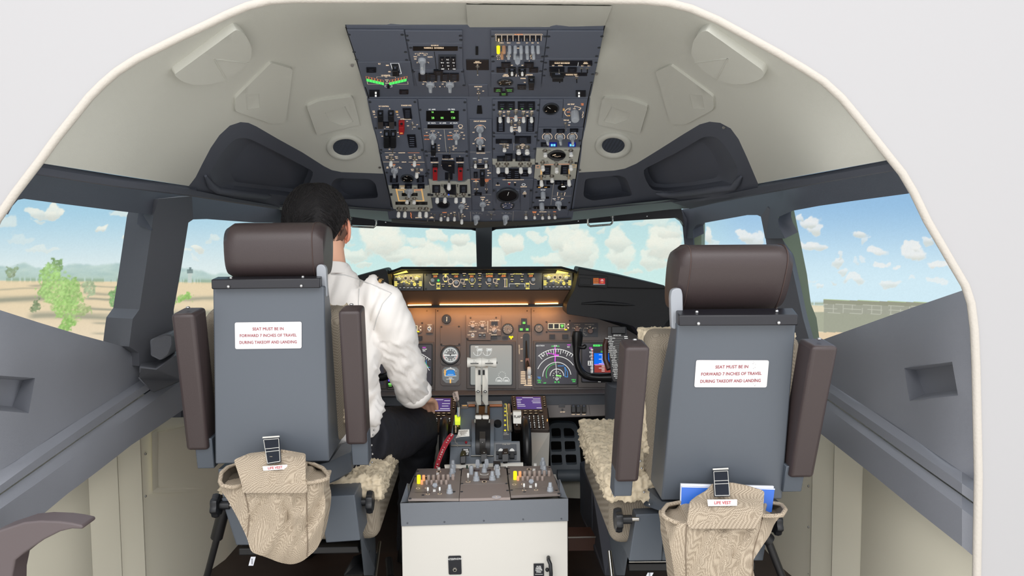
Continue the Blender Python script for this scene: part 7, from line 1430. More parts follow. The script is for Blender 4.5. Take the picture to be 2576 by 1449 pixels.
for nm, q_, dx, dy, k, lab in (('left', [(290, 245), (937, 240), (905, 688), (155, 690)], 0, 0, 1, 'left grey pedestal audio panel with a glowing yellow knob and stacked grey dials'), ('right', [(1618, 208), (2252, 205), (2400, 615), (1668, 648)], 1455, -78 + 20, 1, 'right grey pedestal audio panel with a glowing yellow knob and stacked grey dials')):
    z = Mod('pedestal_audio_panel', PP.at(*M_(*q_[3])), lab, 'audio panel', 'pedestal audio panels', PP, M_)
    z.plate(q_, mat('ped_panel', (142, 132, 127), .5, bump=.1, bscale=1200), .004, -.004); z.h = .004
    if nm == 'left':
        audio(z, 0, 0, 1)
        for x, y in ((815, 235), (812, 300), (800, 360), (768, 610)): z.knob(x, y, 50, 0, .026, kind='dual', name='tuning_knob', line=False)
        z.ann(590, 283, 625, 297, 0, m_slot, h=.0005, name='jack'); z.arc(608, 290, 30, 12, 0, 360, 4, e_leg); z.ann(405, 372, 458, 390, 0, m_slot, h=.0005, name='label_window'); z.arc(430, 380, 40, 14, 0, 180, 4, e_leg)
        z.ln([(255, 600), (490, 596)], 8, m_slot).ln([(350, 350), (490, 346)], 5, m_pd).ln([(410, 327), (480, 326)], 6, m_line).ln([(430, 247), (505, 246)], 5, m_line).ln([(340, 573), (410, 570)], 5, m_line).ln([(665, 560), (735, 558)], 5, m_line)
        z.scr([(300, 285), (265, 365), (925, 265), (375, 640), (835, 590), (185, 690)])
    else:
        audio(z, 1418, -58, 1)
        for x, y in ((2140, 195), (2148, 250), (2165, 325), (2250, 580)): z.knob(x, y, 50, 0, .026, kind='dual', name='tuning_knob', line=False)
        z.ann(1920, 248, 1958, 262, 0, m_slot, h=.0005, name='jack'); z.arc(1938, 255, 30, 12, 0, 360, 4, e_leg); z.ann(1780, 335, 1835, 350, 0, m_slot, h=.0005, name='label_window')
        z.ln([(1735, 547), (1985, 547)], 8, m_slot).ln([(1705, 308), (1865, 308)], 6, m_pd).ln([(1760, 290), (1830, 290)], 6, m_line).ln([(1810, 523), (1880, 523)], 5, m_line).ln([(2130, 515), (2200, 515)], 5, m_line).ln([(2035, 205), (2090, 203)], 5, m_line)
        z.scr([(1635, 245), (1640, 325), (2240, 230), (1680, 565), (2340, 570), (1870, 590), (2375, 615)])
    z.done()
z = Mod('pedestal_radio_panel', PP.at(*M_(1290, 470)), 'middle grey pedestal radio panel crowded with pale grey tuning knobs', 'radio panel', None, PP, M_)
z.plate([(950, 232), (1600, 212), (1625, 458), (930, 478)], MATS['ped_panel'], .004, -.004); z.h = .004
for x, y, r, kd in ((1085, 330, 34, 'round'), (1160, 425, 52, 'dual'), (1278, 300, 44, 'dual'), (1397, 415, 52, 'dual'), (1465, 315, 38, 'round'), (1180, 235, 36, 'tri'), (1312, 228, 36, 'tri'), (1478, 380, 38, 'tri')): z.knob(x, y, r, 0, .028, kind=kd, name='tuning_knob', line=False)
z.tog(1040, 435, .026, .006); z.arc(1040, 440, 30, 12, 0, 360, 5, e_leg).arc(1278, 325, 58, 16, 180, 360, 8, e_wht).arc(1278, 440, 30, 14, 0, 360, 5, e_leg); z.ann(1262, 430, 1296, 448, 0, m_slot, h=.0005, name='jack')
z.ann(1410, 196, 1518, 236, 0, m_gblk, h=.014, name='display_hood'); z.ann(1420, 236, 1510, 262, 0, m_wht, h=.006, name='lit_window'); z.ann(1120, 262, 1210, 282, 0, mat('dark_red_display', (58, 34, 32), .3), h=.002, name='display'); z.ann(1300, 260, 1375, 280, 0, MATS['dark_red_display'], h=.002, name='display'); z.ann(1215, 398, 1345, 415, 0, MATS['dark_red_display'], h=.002, name='display')
b = MB().mt(mat('dark_green_button', (40, 62, 50), .3))
for x in (1025, 1088): z.ann(x-14, 228, x+14, 246, 0, MATS['dark_green_button'], h=.008, name='button')
z.scr([(955, 250), (1590, 240), (950, 470), (1605, 470)]); z.done()
z = Mod('pedestal_blank_plate', PP.at(*M_(1290, 690)), 'plain grey-brown blanking plate in the front middle of the pedestal top', 'blanking plate', None, PP, M_)
z.plate([(928, 486), (1628, 468), (1662, 672), (910, 690)], mat('ped_plate', (150, 137, 132), .55), .004, -.004); z.h = .004
z.scr([(945, 590), (1620, 572)]); b = MB().mt(mat('coin_pale', (206, 200, 204), .4)).lathe(PP.fr(*M_(1458, 668), .004), [(.0135, 0), (.0135, .001)], 28); b.mt(e_leg).lathe(PP.fr(*M_(1458, 668), .005), [(.0015, 0), (.0014, .0005)], 8); b.build('pale_disc', z.root); z.done()
# strip behind the fire handles
MB().mt(m_lev).prism([U(*M_(690, 182), 2.44), U(*M_(1850, 148), 2.44), U(*M_(1852, 205), 2.42), U(*M_(700, 236), 2.42)], (0, .01, 0)).build('rear_strip', ped)
# ================================================================== control yokes
def yoke(dx, Y, mir, lab, check=True):
    S = lambda x, y, dY=0: U(1575+dx+((1280+x/6.44)-1575)*mir, 780+y/6.44, Y+dY)
    rt = thing('control_yoke', S(1900, 1800, .1)*1.0, lab, 'control yoke', 'black control yokes'); m_y = mat('yoke_black', (18, 18, 20), .28)
    b = MB().mt(m_y); pts = [(1112, 350), (1110, 420), (1105, 520), (1095, 620), (1092, 720), (1100, 820), (1125, 920), (1170, 1000), (1240, 1060), (1330, 1088), (1450, 1095), (1560, 1095), (1660, 1095)]
    rs = [(.015, .012), (.0185, .014), (.0175, .014), (.0125, .012), (.0105, .011), (.0105, .011), (.011, .011), (.012, .012), (.0125, .0125), (.0125, .013), (.0125, .014), (.0135, .015), (.016, .016)]
    b.tube([S(x, y, 0 if y < 500 else .006) for x, y in pts], .012, 14, rs=[(r[0]*1.15, r[1]*1.15) for r in rs]); b.build('grip', rt, smooth=60)
    b = MB().mt(m_y); b.tube([S(1110, 590), S(1160, 605), S(1200, 605), S(1228, 598)], .007, 10, rs=[.009, .007, .007, .009]); b.sphere(S(1228, 592), .0085); b.build('trigger', rt, smooth=60)
    b = MB().mt(mat('hub_red_brown', (74, 44, 38), .35)); b.tube([S(1590, 480, .03), S(1560, 560, .03), S(1565, 800, .02), S(1625, 960, 0)], .011, 10); b.build('hub_arm', rt, smooth=60)
    if check:
        P = Pl(S(1760, 1140, -.02), S(1740, 300, .03)); pm = lambda x, y: J_(x, y)
        b = MB().mt(mat('checklist_dark', (44, 43, 46), .45)); q_ = [(1600, 270), (1905, 275), (1925, 420), (2030, 1165), (1700, 1165), (1665, 1090), (1600, 470)]
        b.slab(P, [pm(*p) for p in q_], -.012, 0); pb = b.build('checklist_plate', rt, bevel=.002)
        b = MB().mt(m_gblk).slab(P, [pm(*p) for p in q4(1660, 272, 1885, 392)], 0, .014); b.build('clip', rt, bevel=.003)
        z = Mod('x', (0, 0, 0), '', ''); bpy.data.objects.remove(z.root); z.root = rt; z.P = P; z.c = J_; z.h = .0
        z.t('BEFORE TAXI', 1755, 408, 16, e_wht)
        rows = ['RECALL', 'FLIGHT CONTROL', 'FLAPS', 'STAB TRIM', 'RECALL', 'CREW', 'CLEARANCE', 'START ENG', 'TRANSPONDER', 'AFTER TAKEOFF', 'AIR COND', 'START ENG', 'LDG GEAR', 'FLAPS', 'DESCENT', 'ANTI ICE', 'AIR COND', 'ALTIMETER', 'N1 BUG', 'LANDING', 'START ENG', 'RECALL', 'SPEED BRK', 'LDG GEAR', 'FLAPS']
        for i, t in enumerate(rows):
            y = 430+i*28; xo = 1595+i*4.6; z.t(t, xo+45, y, 15, e_wht); z.ln([(xo+90, y+5), (xo+(250 if i < 4 else 215), y+5)], 3, m_line); z.ln([(xo+(275 if i < 4 else 220), y), (xo+(325 if i < 4 else 250), y)], 11, e_wht)
        z.done()
    b = MB().mt(m_pd); c0 = S(1760, 1120, .05); b.tube([S(1740, 1130, .04), S(1740, 1300, .08), S(1760, 1900, .16)], .045, 20, rs=[.04, .045, .05]); b.build('column', rt, smooth=50)
    return rt
yoke(0, 2.74, 1, 'black control yoke with a white-printed checklist plate left of the right seat armrest')
yoke(-700, 2.74, -1, 'black control yoke almost hidden behind the pilot\'s white sleeve', False)
# ================================================================== rudder pedals, footwell things
def pedal(pts, holes, Y0, Y1, lab):
    b = MB().mt(mat('pedal_slate', (98, 106, 114), .45)); y0 = min(p[1] for p in pts); y1 = max(p[1] for p in pts)
    at = lambda x, y: U(*L_(x, y), Y0+(Y1-Y0)*(y-y0)/(y1-y0)); region(b, at, pts, holes, 60)
    bk = Vector((0, .02, .004)); region(b, lambda x, y: at(x, y)+bk, pts, holes, 60)
    for Lp in [pts]+holes:
        Ld = dense(Lp, 60); n = len(Ld); a = [at(x, y) for x, y in Ld]; b.add(a+[p+bk for p in a], [(i, (i+1) % n, n+(i+1) % n, n+i) for i in range(n)])
    rt = thing('rudder_pedal', at(300, y1), lab, 'rudder pedal', 'rudder pedals'); b.build('pedal_grid', rt, smooth=30)
    MB().mt(MATS['pedal_slate']).tube([U(*L_(190, 980), Y1), U(*L_(530, 980), Y1)], .026, 14).build('pivot_tube', rt, smooth=50)
    return rt
H6 = [rnd(h, 18, 3) for h in ([(122, 442), (215, 438), (232, 470), (234, 553), (128, 555)], [(262, 438), (345, 440), (385, 480), (388, 550), (268, 552)], [(115, 590), (234, 590), (242, 708), (120, 710)], [(272, 588), (392, 588), (402, 702), (278, 706)], [(122, 742), (240, 742), (250, 858), (126, 862)], [(282, 740), (405, 740), (414, 856), (292, 858)])]
pedal(rnd([(98, 420), (130, 385), (200, 375), (350, 380), (400, 405), (432, 460), (470, 1000), (120, 1000)], 30, 3), H6, 3.25, 3.12, 'slatted grey rudder pedal in the dark footwell right of the throttle quadrant')
b = MB().mt(mat('footwell_grey', (150, 147, 136), .6)); b.prism([U(*L_(200, 1030), 3.15), U(*L_(450, 1030), 3.15), U(*L_(455, 1245), 3.10), U(*L_(260, 1235), 3.10)], (0, .12, 0)); tag(b.build('pedal_box', bevel=.004), 'pale grey box on the floor under the rudder pedal', 'box')
b = MB().mt(MATS['footwell_grey'] if False else m_trim); b.prism([U(1488, 1232, 2.75), U(1525, 1220, 2.75), U(1560, 1300, 2.6), U(1575, 1449, 2.3), U(1520, 1449, 2.35), U(1490, 1378, 2.65)], (0, .35, 0)); tag(b.build('seat_track_cover', bevel=.004), 'dark slate box beside the right seat base', 'cover')
b = MB().mt(mat('brown_step', (92, 62, 50), .5)); b.prism([U(1430, 1326, 2.72), U(1496, 1326, 2.72), U(1500, 1351, 2.60), U(1430, 1352, 2.60)], (0, 0, -.05)); b.mt(m_met).tube([U(1429, 1352, 2.595), U(1500, 1351, 2.595)], .003, 6); tag(b.build('floor_step'), 'brown step with a bright metal nosing right of the pedestal', 'step')
# ================================================================== pilot seats
m_shell = mat('seat_blue_grey', (84, 90, 98), .42, bump=.06, bscale=1400)
m_shelld = mat('seat_frame_slate', (76, 83, 92), .45, bump=.06, bscale=1200)
m_lea = mat('brown_leather', (60, 50, 50), .42, bump=.18, bscale=700)
m_stitch = mat('stitching', (70, 54, 50), .7)
m_barb = mat('bar_black', (26, 26, 32), .35)
m_tweed = mat('tweed_grey', (158, 148, 132), .9, kind='weave', kscale=620)
m_bag = mat('bag_weave', (186, 172, 152), .9, kind='weave', kscale=470)
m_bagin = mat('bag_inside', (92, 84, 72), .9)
m_fleece = mat('sheepskin', (214, 199, 172), .95)
m_ear = mat('pale_grey_plastic', (150, 154, 160), .4)
m_red = mat('sign_red', (150, 58, 70), .5)
m_tube = mat('black_tube', (18, 18, 20), .45)
def evalmods(o):
    dg = bpy.context.evaluated_depsgraph_get(); dg.update(); me = bpy.data.meshes.new_from_object(o.evaluated_get(dg)); o.modifiers.clear(); me.name = o.name; old = o.data; o.data = me; bpy.data.meshes.remove(old); return o
def remesh(o, vox, smooth=4, disp=None, keep=.0):
    r = o.modifiers.new('r', 'REMESH'); r.mode = 'VOXEL'; r.voxel_size = vox; r.use_smooth_shade = True
    if smooth: s_ = o.modifiers.new('s', 'SMOOTH'); s_.factor = .6; s_.iterations = smooth
    evalmods(o)
    if disp:
        me = o.data; L = Vector((0, 0, 0)); q = o
        while q is not None: L += q.location; q = q.parent
        ns = [v.normal.copy() for v in me.vertices]
        for v, n in zip(me.vertices, ns): v.co = v.co+n*disp(v.co+L, n)
        me.update()
    o.data.polygons.foreach_set('use_smooth', [True]*len(o.data.polygons)); return o
def rbox(c4a, c4b, r, m, name, parent, bseg=4):
    """box from 4 near points and 4 far points, rounded"""
    b = MB().mt(m); b.add(list(c4a)+list(c4b), [(0, 1, 2, 3), (7, 6, 5, 4), (0, 4, 5, 1), (1, 5, 6, 2), (2, 6, 7, 3), (3, 7, 4, 0)]); return b.build(name, parent, smooth=60, bevel=r, bseg=bseg)
def at4(pts, Ys): return [U(x, y, Y) for (x, y), Y in zip(pts, Ys if isinstance(Ys, (list, tuple)) else [Ys]*4)]
def fleece(c4, thick, name, parent, seed=1, amp=.010, vox=.0052, step=.2):
    b = MB().mt(m_fleece); n = (c4[1]-c4[0]).cross(c4[3]-c4[0]).normalized()
    if n.z < 0 and abs(n.z) > .3: n = -n
    b.add(c4+[p+n*thick for p in c4], [(3, 2, 1, 0), (4, 5, 6, 7), (0, 1, 5, 4), (1, 2, 6, 5), (2, 3, 7, 6), (3, 0, 4, 7)])
    o = b.build(name, parent)
    return remesh(o, vox, 2, lambda p, n_: amp*(.55*noise.noise(p*60+Vector((seed, 0, 0)))+.9*noise.noise(p*150)+.7*abs(noise.noise(p*260))))
def placard(P, c4, lines, hp, parent, name, m_t, r=5, wear=False):
    b = MB().mt(mat('placard_white', (210, 208, 208), .35)); b.slab(P, rnd(c4, r, 4), 0, .0015); 
    if wear:
        b.mt(mat('scuff_grey', (150, 148, 150), .6)); random.seed(3)
        for i in range(26):
            x = c4[1][0]-38+random.uniform(-4, 4)-(i % 3); y = c4[0][1]+3+i*2.4; 
            if random.random() < .6: b.slab(P, [(x, y), (x+random.uniform(1, 3), y+.5), (x+1.5, y+random.uniform(1, 3))], .0015, .0017)
    o = b.build(name, parent); b = MB().mt(m_t)
    for t, x, y, w_ in lines:
        v, f = glyphs(t); wd = (max(p.x for p in v)-min(p.x for p in v)); k = hp/.7; b.text(t, P.fr(x, y, .002), hp*mpp(P.at(x, y)), w_/(wd*k), bold=.0002)
    b.build('lettering', o); return o
def seat(S, label):
    Yt, Yb = S['Y']; rt = thing('pilot_seat', U(*S['base'], Yb+.2), label, 'seat', 'pilot seats'); sg = S['side']
    PPl = Pl(U(*S['plate'][3], Yb), U(*S['plate'][0], Yt)); tl, tr, br, bl = S['plate']; A = [PPl.at(*p) for p in (tl, tr, br, bl)]
    d0, d1 = .05, .21
    B = [A[0]+Vector((0, d0, 0)), A[1]+Vector((0, d0, 0)), A[2]+Vector((0, d1, .012)), A[3]+Vector((0, d1, .012))]
    rbox(A, B, .004, m_shell, 'back_shell', rt, 2)
    # bar
    P4 = S['bar']; bf = at4(P4['front'], Yt-.022); bb = at4(P4['back'], Yt+.03); lo = [bf[3], bf[2]]
    b = MB().mt(m_barb); b.add([bf[0], bf[1], bf[2], bf[3], bb[0], bb[1], Vector((bb[1].x, bb[1].y, bf[2].z)), Vector((bb[0].x, bb[0].y, bf[3].z))], [(0, 1, 2, 3), (4, 5, 1, 0), (5, 6, 2, 1), (4, 0, 3, 7), (7, 6, 5, 4), (3, 2, 6, 7)]); b.build('headrest_bar', rt, bevel=.0025, bseg=2, smooth=40)
    for x, y in P4['screws']: MB().mt(m_screw).sphere(U(x, y, Yt-.024), .0042, .0042, .0042, seg=12, rg=8).build('screw', rt, smooth=60)
    for x, y in P4['tscrews']: MB().mt(m_screw).sphere(U(x, y, Yt-.002), .004, .004, .004, seg=12, rg=8).build('screw', rt, smooth=60)
    # headrest
    x0, x1, yt, yb = S['head']; c = U((x0+x1)/2, (yt+yb)/2, Yt+.07); xa = U(x0, yt, Yt+.03).x; xb = U(x1, yt, Yt+.03).x; zt = U(x0, yt, Yt+.09).z; zb = U(x0, yb, Yt+.02).z
    H = zt-zb; rings = []; ns = 14; lean = S.get('lean', .02)
    for i in range(ns+1):
        t = i/ns; x = xa+(xb-xa)*t; e = min(t, 1-t)*(xb-xa); k = 1-.16*max(0, 1-e/.022)**2; ring = []
        e2 = 1-S.get('tap', 0)*(1-min(1, e/.09))
        for j in range(28):
            a = 2*math.pi*j/28; ca, sa = math.cos(a), math.sin(a); n_ = 2.9
            yy = abs(ca)**(2/n_)*math.copysign(1, ca)*.080*k; z_ = abs(sa)**(2/n_)*math.copysign(1, sa)*H/2*k
            fr = (z_/H+.5); ring.append(Vector((x*e2+(xa+xb)/2*(1-e2) if fr < .4 else x, Yt+.085+yy*(1-.25*(1-fr))-lean*(fr-.5)*2, (zt+zb)/2+z_)))
        rings.append(ring)
    b = MB().mt(m_lea).loft(rings); hr = b.build('headrest', rt, smooth=55)
    for t in S['seams']:
        i = t*ns; r0 = rings[int(i)]; r1 = rings[int(i)+1]; f = i-int(i); rg_ = [p*(1-f)+q*f for p, q in zip(r0, r1)]; cc = sum(rg_, Vector())/len(rg_)
        MB().mt(m_stitch).tube([cc+(p-cc)*1.006 for p in rg_], .0014, 5, closed=True).build('seam', hr, smooth=60)
    # hinge ear
    e = S['ear']; b = MB().mt(m_ear); b.prism([U(x, y, Yt+.02) for x, y in rnd(e, 7, 3)], (-.018*sg if False else 0, .02, 0)); b.build('hinge_ear', rt, bevel=.003, bseg=2)
    # back cushion, armrests
    cx0, cx1, cyt, cyb, cY = S['cush']
    a = [U(cx0, cyt, cY), U(cx1, cyt, cY), U(cx1, cyb, cY+.07), U(cx0, cyb, cY+.07)]; bk = [p+Vector((0, .09, .02)) for p in a]
    rbox(a, bk, .03, m_tweed, 'back_cushion', rt)
    f4 = [a[0]+Vector((.01, .08, .012)), a[1]+Vector((-.01, .08, .012)), a[1]+Vector((-.01, .16, .02)), a[0]+Vector((.01, .16, .02))]
    f4 = [a[0]+Vector((.006, .07, -.30)), a[0]+Vector((.006, .07, .004)), a[1]+Vector((.012, .07, .004)), a[1]+Vector((.012, .07, -.30))]
    fleece(f4, -.085 if (f4[1]-f4[0]).cross(f4[3]-f4[0]).y < 0 else .085, 'sheepskin_cover', rt, 5, .009)
    f5 = [f4[0]+Vector((0, .0, -.32)), f4[0]+Vector((0, 0, .01)), f4[3]+Vector((0, 0, .01)), f4[3]+Vector((0, 0, -.32))]
    for s_ in (0, 1):
        q = S['arm'][s_]; w_, dpt = q['w'], q['d']; top = q['top']; bot = q['bot']
        p0 = U(*top, q['Y'][0]); p1 = U(*bot, q['Y'][1]); near = [p0-Vector((w_/2, 0, 0)), p0+Vector((w_/2, 0, 0)), p1+Vector((w_/2, 0, 0)), p1-Vector((w_/2, 0, 0))]; dv = Vector((0, dpt, dpt*.12)); dv2 = Vector((0, dpt, dpt*.05))
        far = [near[0]+dv, near[1]+dv, near[2]+dv2, near[3]+dv2]; ar = rbox(near, far, .009, m_lea, 'armrest', rt, 3)
        ax = (p1-p0).normalized(); s0 = p1-ax*.03+Vector((q.get('dx', .006), .012, 0)); ws = w_*.40
        st = [s0-Vector((ws, 0, 0)), s0+Vector((ws, 0, 0)), s0+Vector((ws, 0, 0))+ax*(.03+q['stub']), s0+Vector((-ws, 0, 0))+ax*(.03+q['stub'])]
        rbox(st, [p+Vector((0, .05, .004)) for p in st], .002, m_shelld, 'armrest_bracket', rt, 1)
        MB().mt(m_screw).sphere(p0+Vector((0, dpt*.45, .012*1.0)), .005, .005, .003, seg=12, rg=8).build('screw', rt, smooth=60)
    # rivets
    for x, y, Y in S['rivets']: MB().mt(m_screw).sphere(U(x, y, Y), .003, seg=8, rg=6).build('rivet', rt, smooth=60)
    # side bracket
    b = MB().mt(m_shelld); b.prism([U(*p) for p in S['bracket']], (0, .16, 0)); b.build('back_bracket', rt, bevel=.002)
    # seat pan, fleece, cover
    P = S['pan']; x0w, x1w, y0w, y1w, zt_ = P
    rbox([Vector((x0w, y0w, zt_-.17)), Vector((x1w, y0w, zt_-.17)), Vector((x1w, y0w, zt_-.03)), Vector((x0w, y0w, zt_-.03))], [Vector((x0w, y1w, zt_-.15)), Vector((x1w, y1w, zt_-.15)), Vector((x1w, y1w, zt_-.02)), Vector((x0w, y1w, zt_-.02))], .03, m_tweed, 'seat_cushion', rt)
    sk = [Vector((x0w-.012, y0w-.02, zt_-.045)), Vector((x1w+.012, y0w-.02, zt_-.045)), Vector((x1w+.012, y1w+.02, zt_-.04)), Vector((x0w-.012, y1w+.02, zt_-.04))]
    fleece(sk, .065, 'sheepskin_pad', rt, 9, .011)
    # base box, knobs, struts, rods
    for nm, pts, dy in S['boxes']: b = MB().mt(m_tube if 'lower' in nm else m_shelld); b.prism([U(*p) for p in pts], (0, dy, 0)); b.build(nm, rt, bevel=.003)
    for (x, y, Y, s_, L) in S['knobs']:
        c = U(x, y, Y); M = TR(*c) @ Matrix.Rotation(math.pi/2, 4, 'Y'); b = MB().mt(m_gblk)
        prof = [(.020, -.010), (.030, -.008), (.032, 0), (.030, .008), (.020, .010)]; b.lathe(M, prof, 42, flut=7, fd=.16); b.lathe(M, [(.011, 0), (.011, -s_*.032) if False else (.011, 0.0)], 12) if False else None
        b.tube([c, c+Vector((s_*.034, 0, 0))], .011, 14); k_ = b.build('adjuster_knob', rt, smooth=40)
        MB().mt(m_met).tube([c+Vector((s_*.032, 0, 0)), c+Vector((s_*L, 0, 0))], .0055, 8).build('shaft', k_, smooth=60)
    for pts, r, m_, nm in S['tubes']: MB().mt(m_).tube([U(*p) for p in pts], r, 12).build(nm, rt, smooth=60)
    # placard
    placard(PPl.off(.0005), S['sign'], S['lines'], S['hp'], rt, 'warning_placard', m_red, 5, S.get('wear', False))
    return rt
m_rod = mat('chrome_rod', (190, 188, 182), .2, metal=1)
SL = dict(Y=(1.79, 1.81), base=(700, 1500), side=1, plate=[(535, 722), (815, 720), (828, 1161), (541, 1168)],
    bar=dict(front=[(531, 703), (805, 700), (805, 724.5), (532, 727.5)], back=[(547, 696), (811, 693.5)], screws=[(574.5, 721), (758, 719)], tscrews=[(581, 700), (762, 697)]),
    head=(562, 812, 561, 706), lean=-.004, seams=(.90,), ear=[(795, 672), (801, 665), (812, 665), (820, 673), (823, 748), (812, 748), (806, 705), (796, 702)],
    earside=[(812, 704, 1.80), (820, 690, 1.83), (823, 752, 1.85), (815, 735, 1.79)],
    cush=(506, 868, 788, 1120, 1.86), arm=[dict(w=.054, d=.078, top=(458, 790), bot=(496, 1134), Y=(1.73, 1.82), stub=.055, dx=.012), dict(w=.052, d=.072, top=(878, 782), bot=(896, 1120), Y=(1.73, 1.82), stub=.062, dx=.006)],
    rivets=[(x, y, 2.02) for x, y in ((930, 1108), (935, 1120), (932, 1132), (937, 1142), (931, 1153), (936, 1163), (941, 1082), (939, 1094), (930, 1170), (872, 1154), (873, 1179), (859, 1196), (512, 902), (517, 940))],
    bracket=[(800, 1168, 1.86), (828, 1163, 1.86), (871, 1140, 1.98), (882, 1139, 2.0), (884, 1186, 2.0), (850, 1208, 1.96), (812, 1224, 1.88), (780, 1250, 1.86), (560, 1250, 1.86), (548, 1180, 1.85)],
    pan=(-.70, -.285, 2.02, 2.52, .575),
    boxes=[('base_housing', [(800, 1250, 1.90), (892, 1245, 1.90), (906, 1360, 1.90), (820, 1366, 1.90)], .3), ('base_housing', [(556, 1254, 1.90), (600, 1250, 1.90), (640, 1372, 1.90), (594, 1372, 1.90)], .3), ('side_guard', [(893, 1248, 1.95), (905, 1240, 2.2), (940, 1300, 2.3), (945, 1449, 2.2), (915, 1449, 2.0), (908, 1360, 1.95)], .02), ('lower_frame', [(600, 1380, 2.0), (900, 1375, 2.0), (905, 1392, 2.0), (600, 1398, 2.0)], .25), ('lower_frame', [(862, 1449, 1.92), (885, 1410, 1.98), (930, 1392, 2.1), (912, 1449, 1.98)], .03)],
    knobs=[(545, 1271, 1.90, 1, .055), (931, 1262, 1.98, -1, .05)],
    tubes=[([(565, 1275, 1.93), (545, 1352, 1.95)], .016, m_tube, 'strut_sleeve'), ([(552, 1330, 1.94), (515, 1470, 1.98)], .009, m_tube, 'strut'), ([(955, 1364, 2.3), (942, 1460, 2.15)], .006, m_rod, 'seat_rail_rod'), ([(882, 1366, 2.05), (908, 1368, 2.05)], .004, m_rod, 'cross_rod'), ([(978, 1405, 2.35), (982, 1450, 2.3)], .012, m_tube, 'cable_tube')],
    sign=[(591, 811), (759, 809), (759, 876), (592, 878)], hp=7.3, lines=[('SEAT MUST BE IN', 675, 827, 77), ('FORWARD 7 INCHES OF TRAVEL', 675, 843.5, 141), ('DURING TAKEOFF AND LANDING', 675, 860.5, 142)])
SR = dict(Y=(1.60, 1.70), base=(1810, 1500), side=-1, plate=[(1705, 812), (2003, 812), (1968, 1256), (1664, 1259)],
    bar=dict(front=[(1708, 793), (2008, 792), (2007.5, 818.5), (1708, 820)], back=[(1699, 778), (1994, 774.5)], screws=[(1757, 814), (1959, 812)], tscrews=[(1753, 785), (1954, 783)]),
    head=(1706, 1988, 616, 798), lean=.03, seams=(.08, .93), tap=.0, ear=[(1687, 748), (1690, 730), (1700, 725), (1714, 725), (1718, 740), (1719, 800), (1712, 828), (1690, 828)],
    earside=[(1702, 790, 1.61), (1692, 778, 1.66), (1684, 860, 1.68), (1702, 835, 1.60)],
    cush=(1632, 2020, 850, 1240, 1.74), arm=[dict(w=.054, d=.075, top=(1605, 874), bot=(1578, 1214), Y=(1.54, 1.66), stub=.045, dx=-.006), dict(w=.058, d=.075, top=(2078, 872), bot=(2017, 1203), Y=(1.54, 1.66), stub=.045, dx=-.012)],
    rivets=[(x, y, 1.80) for x, y in ((1552, 1088), (1548, 1121), (1541, 1196), (1539, 1203), (1545, 1212), (1540, 1222), (1544, 1230), (1541, 1240), (1546, 1248), (1611, 1160), (1614, 1178), (1620, 1238), (1634, 1269), (2016, 938), (1990, 1048))],
    bracket=[(1613, 1219, 1.86), (1665, 1262, 1.72), (1700, 1262, 1.72), (1960, 1262, 1.74), (1955, 1300, 1.76), (1700, 1300, 1.76), (1668, 1288, 1.76), (1608, 1268, 1.86)],
    pan=(.335, .735, 1.84, 2.36, .625),
    boxes=[('base_housing', [(1600, 1294, 1.80), (1672, 1291, 1.80), (1665, 1411, 1.80), (1582, 1412, 1.80)], .3), ('side_guard', [(1595, 1296, 1.82), (1560, 1266, 2.1), (1522, 1300, 2.2), (1528, 1330, 2.2), (1552, 1449, 1.98), (1572, 1449, 1.86)], .02), ('base_housing', [(1672, 1291, 1.84), (1940, 1290, 1.84), (1920, 1411, 1.84), (1665, 1411, 1.84)], .3), ('lower_frame', [(1580, 1418, 1.9), (1900, 1416, 1.9), (1900, 1436, 1.9), (1582, 1438, 1.9)], .25)],
    knobs=[(1555, 1307, 1.80, 1, .052), (1953, 1316, 1.86, -1, .04)],
    tubes=[([(1920, 1345, 1.80), (1936, 1360, 1.80)], .016, m_tube, 'strut_sleeve'), ([(1928, 1350, 1.80), (1975, 1470, 1.80)], .010, m_tube, 'strut'), ([(1533, 1386, 2.15), (1541, 1460, 2.1)], .006, m_rod, 'seat_rail_rod'), ([(1582, 1413, 1.88), (1690, 1412, 1.88)], .003, m_rod, 'cross_rod')],
    sign=[(1751, 905.5), (1934, 906), (1928, 974), (1746, 973.5)], hp=8.2, wear=True, lines=[('SEAT MUST BE IN', 1840.5, 922, 83), ('FORWARD 7 INCHES OF TRAVEL', 1839, 939.5, 153), ('DURING TAKEOFF AND LANDING', 1837, 957.5, 153)])
seat(SL, 'left pilot seat with blue-grey back shell and brown leather headrest, occupied by the person'); seat(SR, 'right pilot seat, empty, with blue-grey back shell, brown headrest and sheepskin cover')
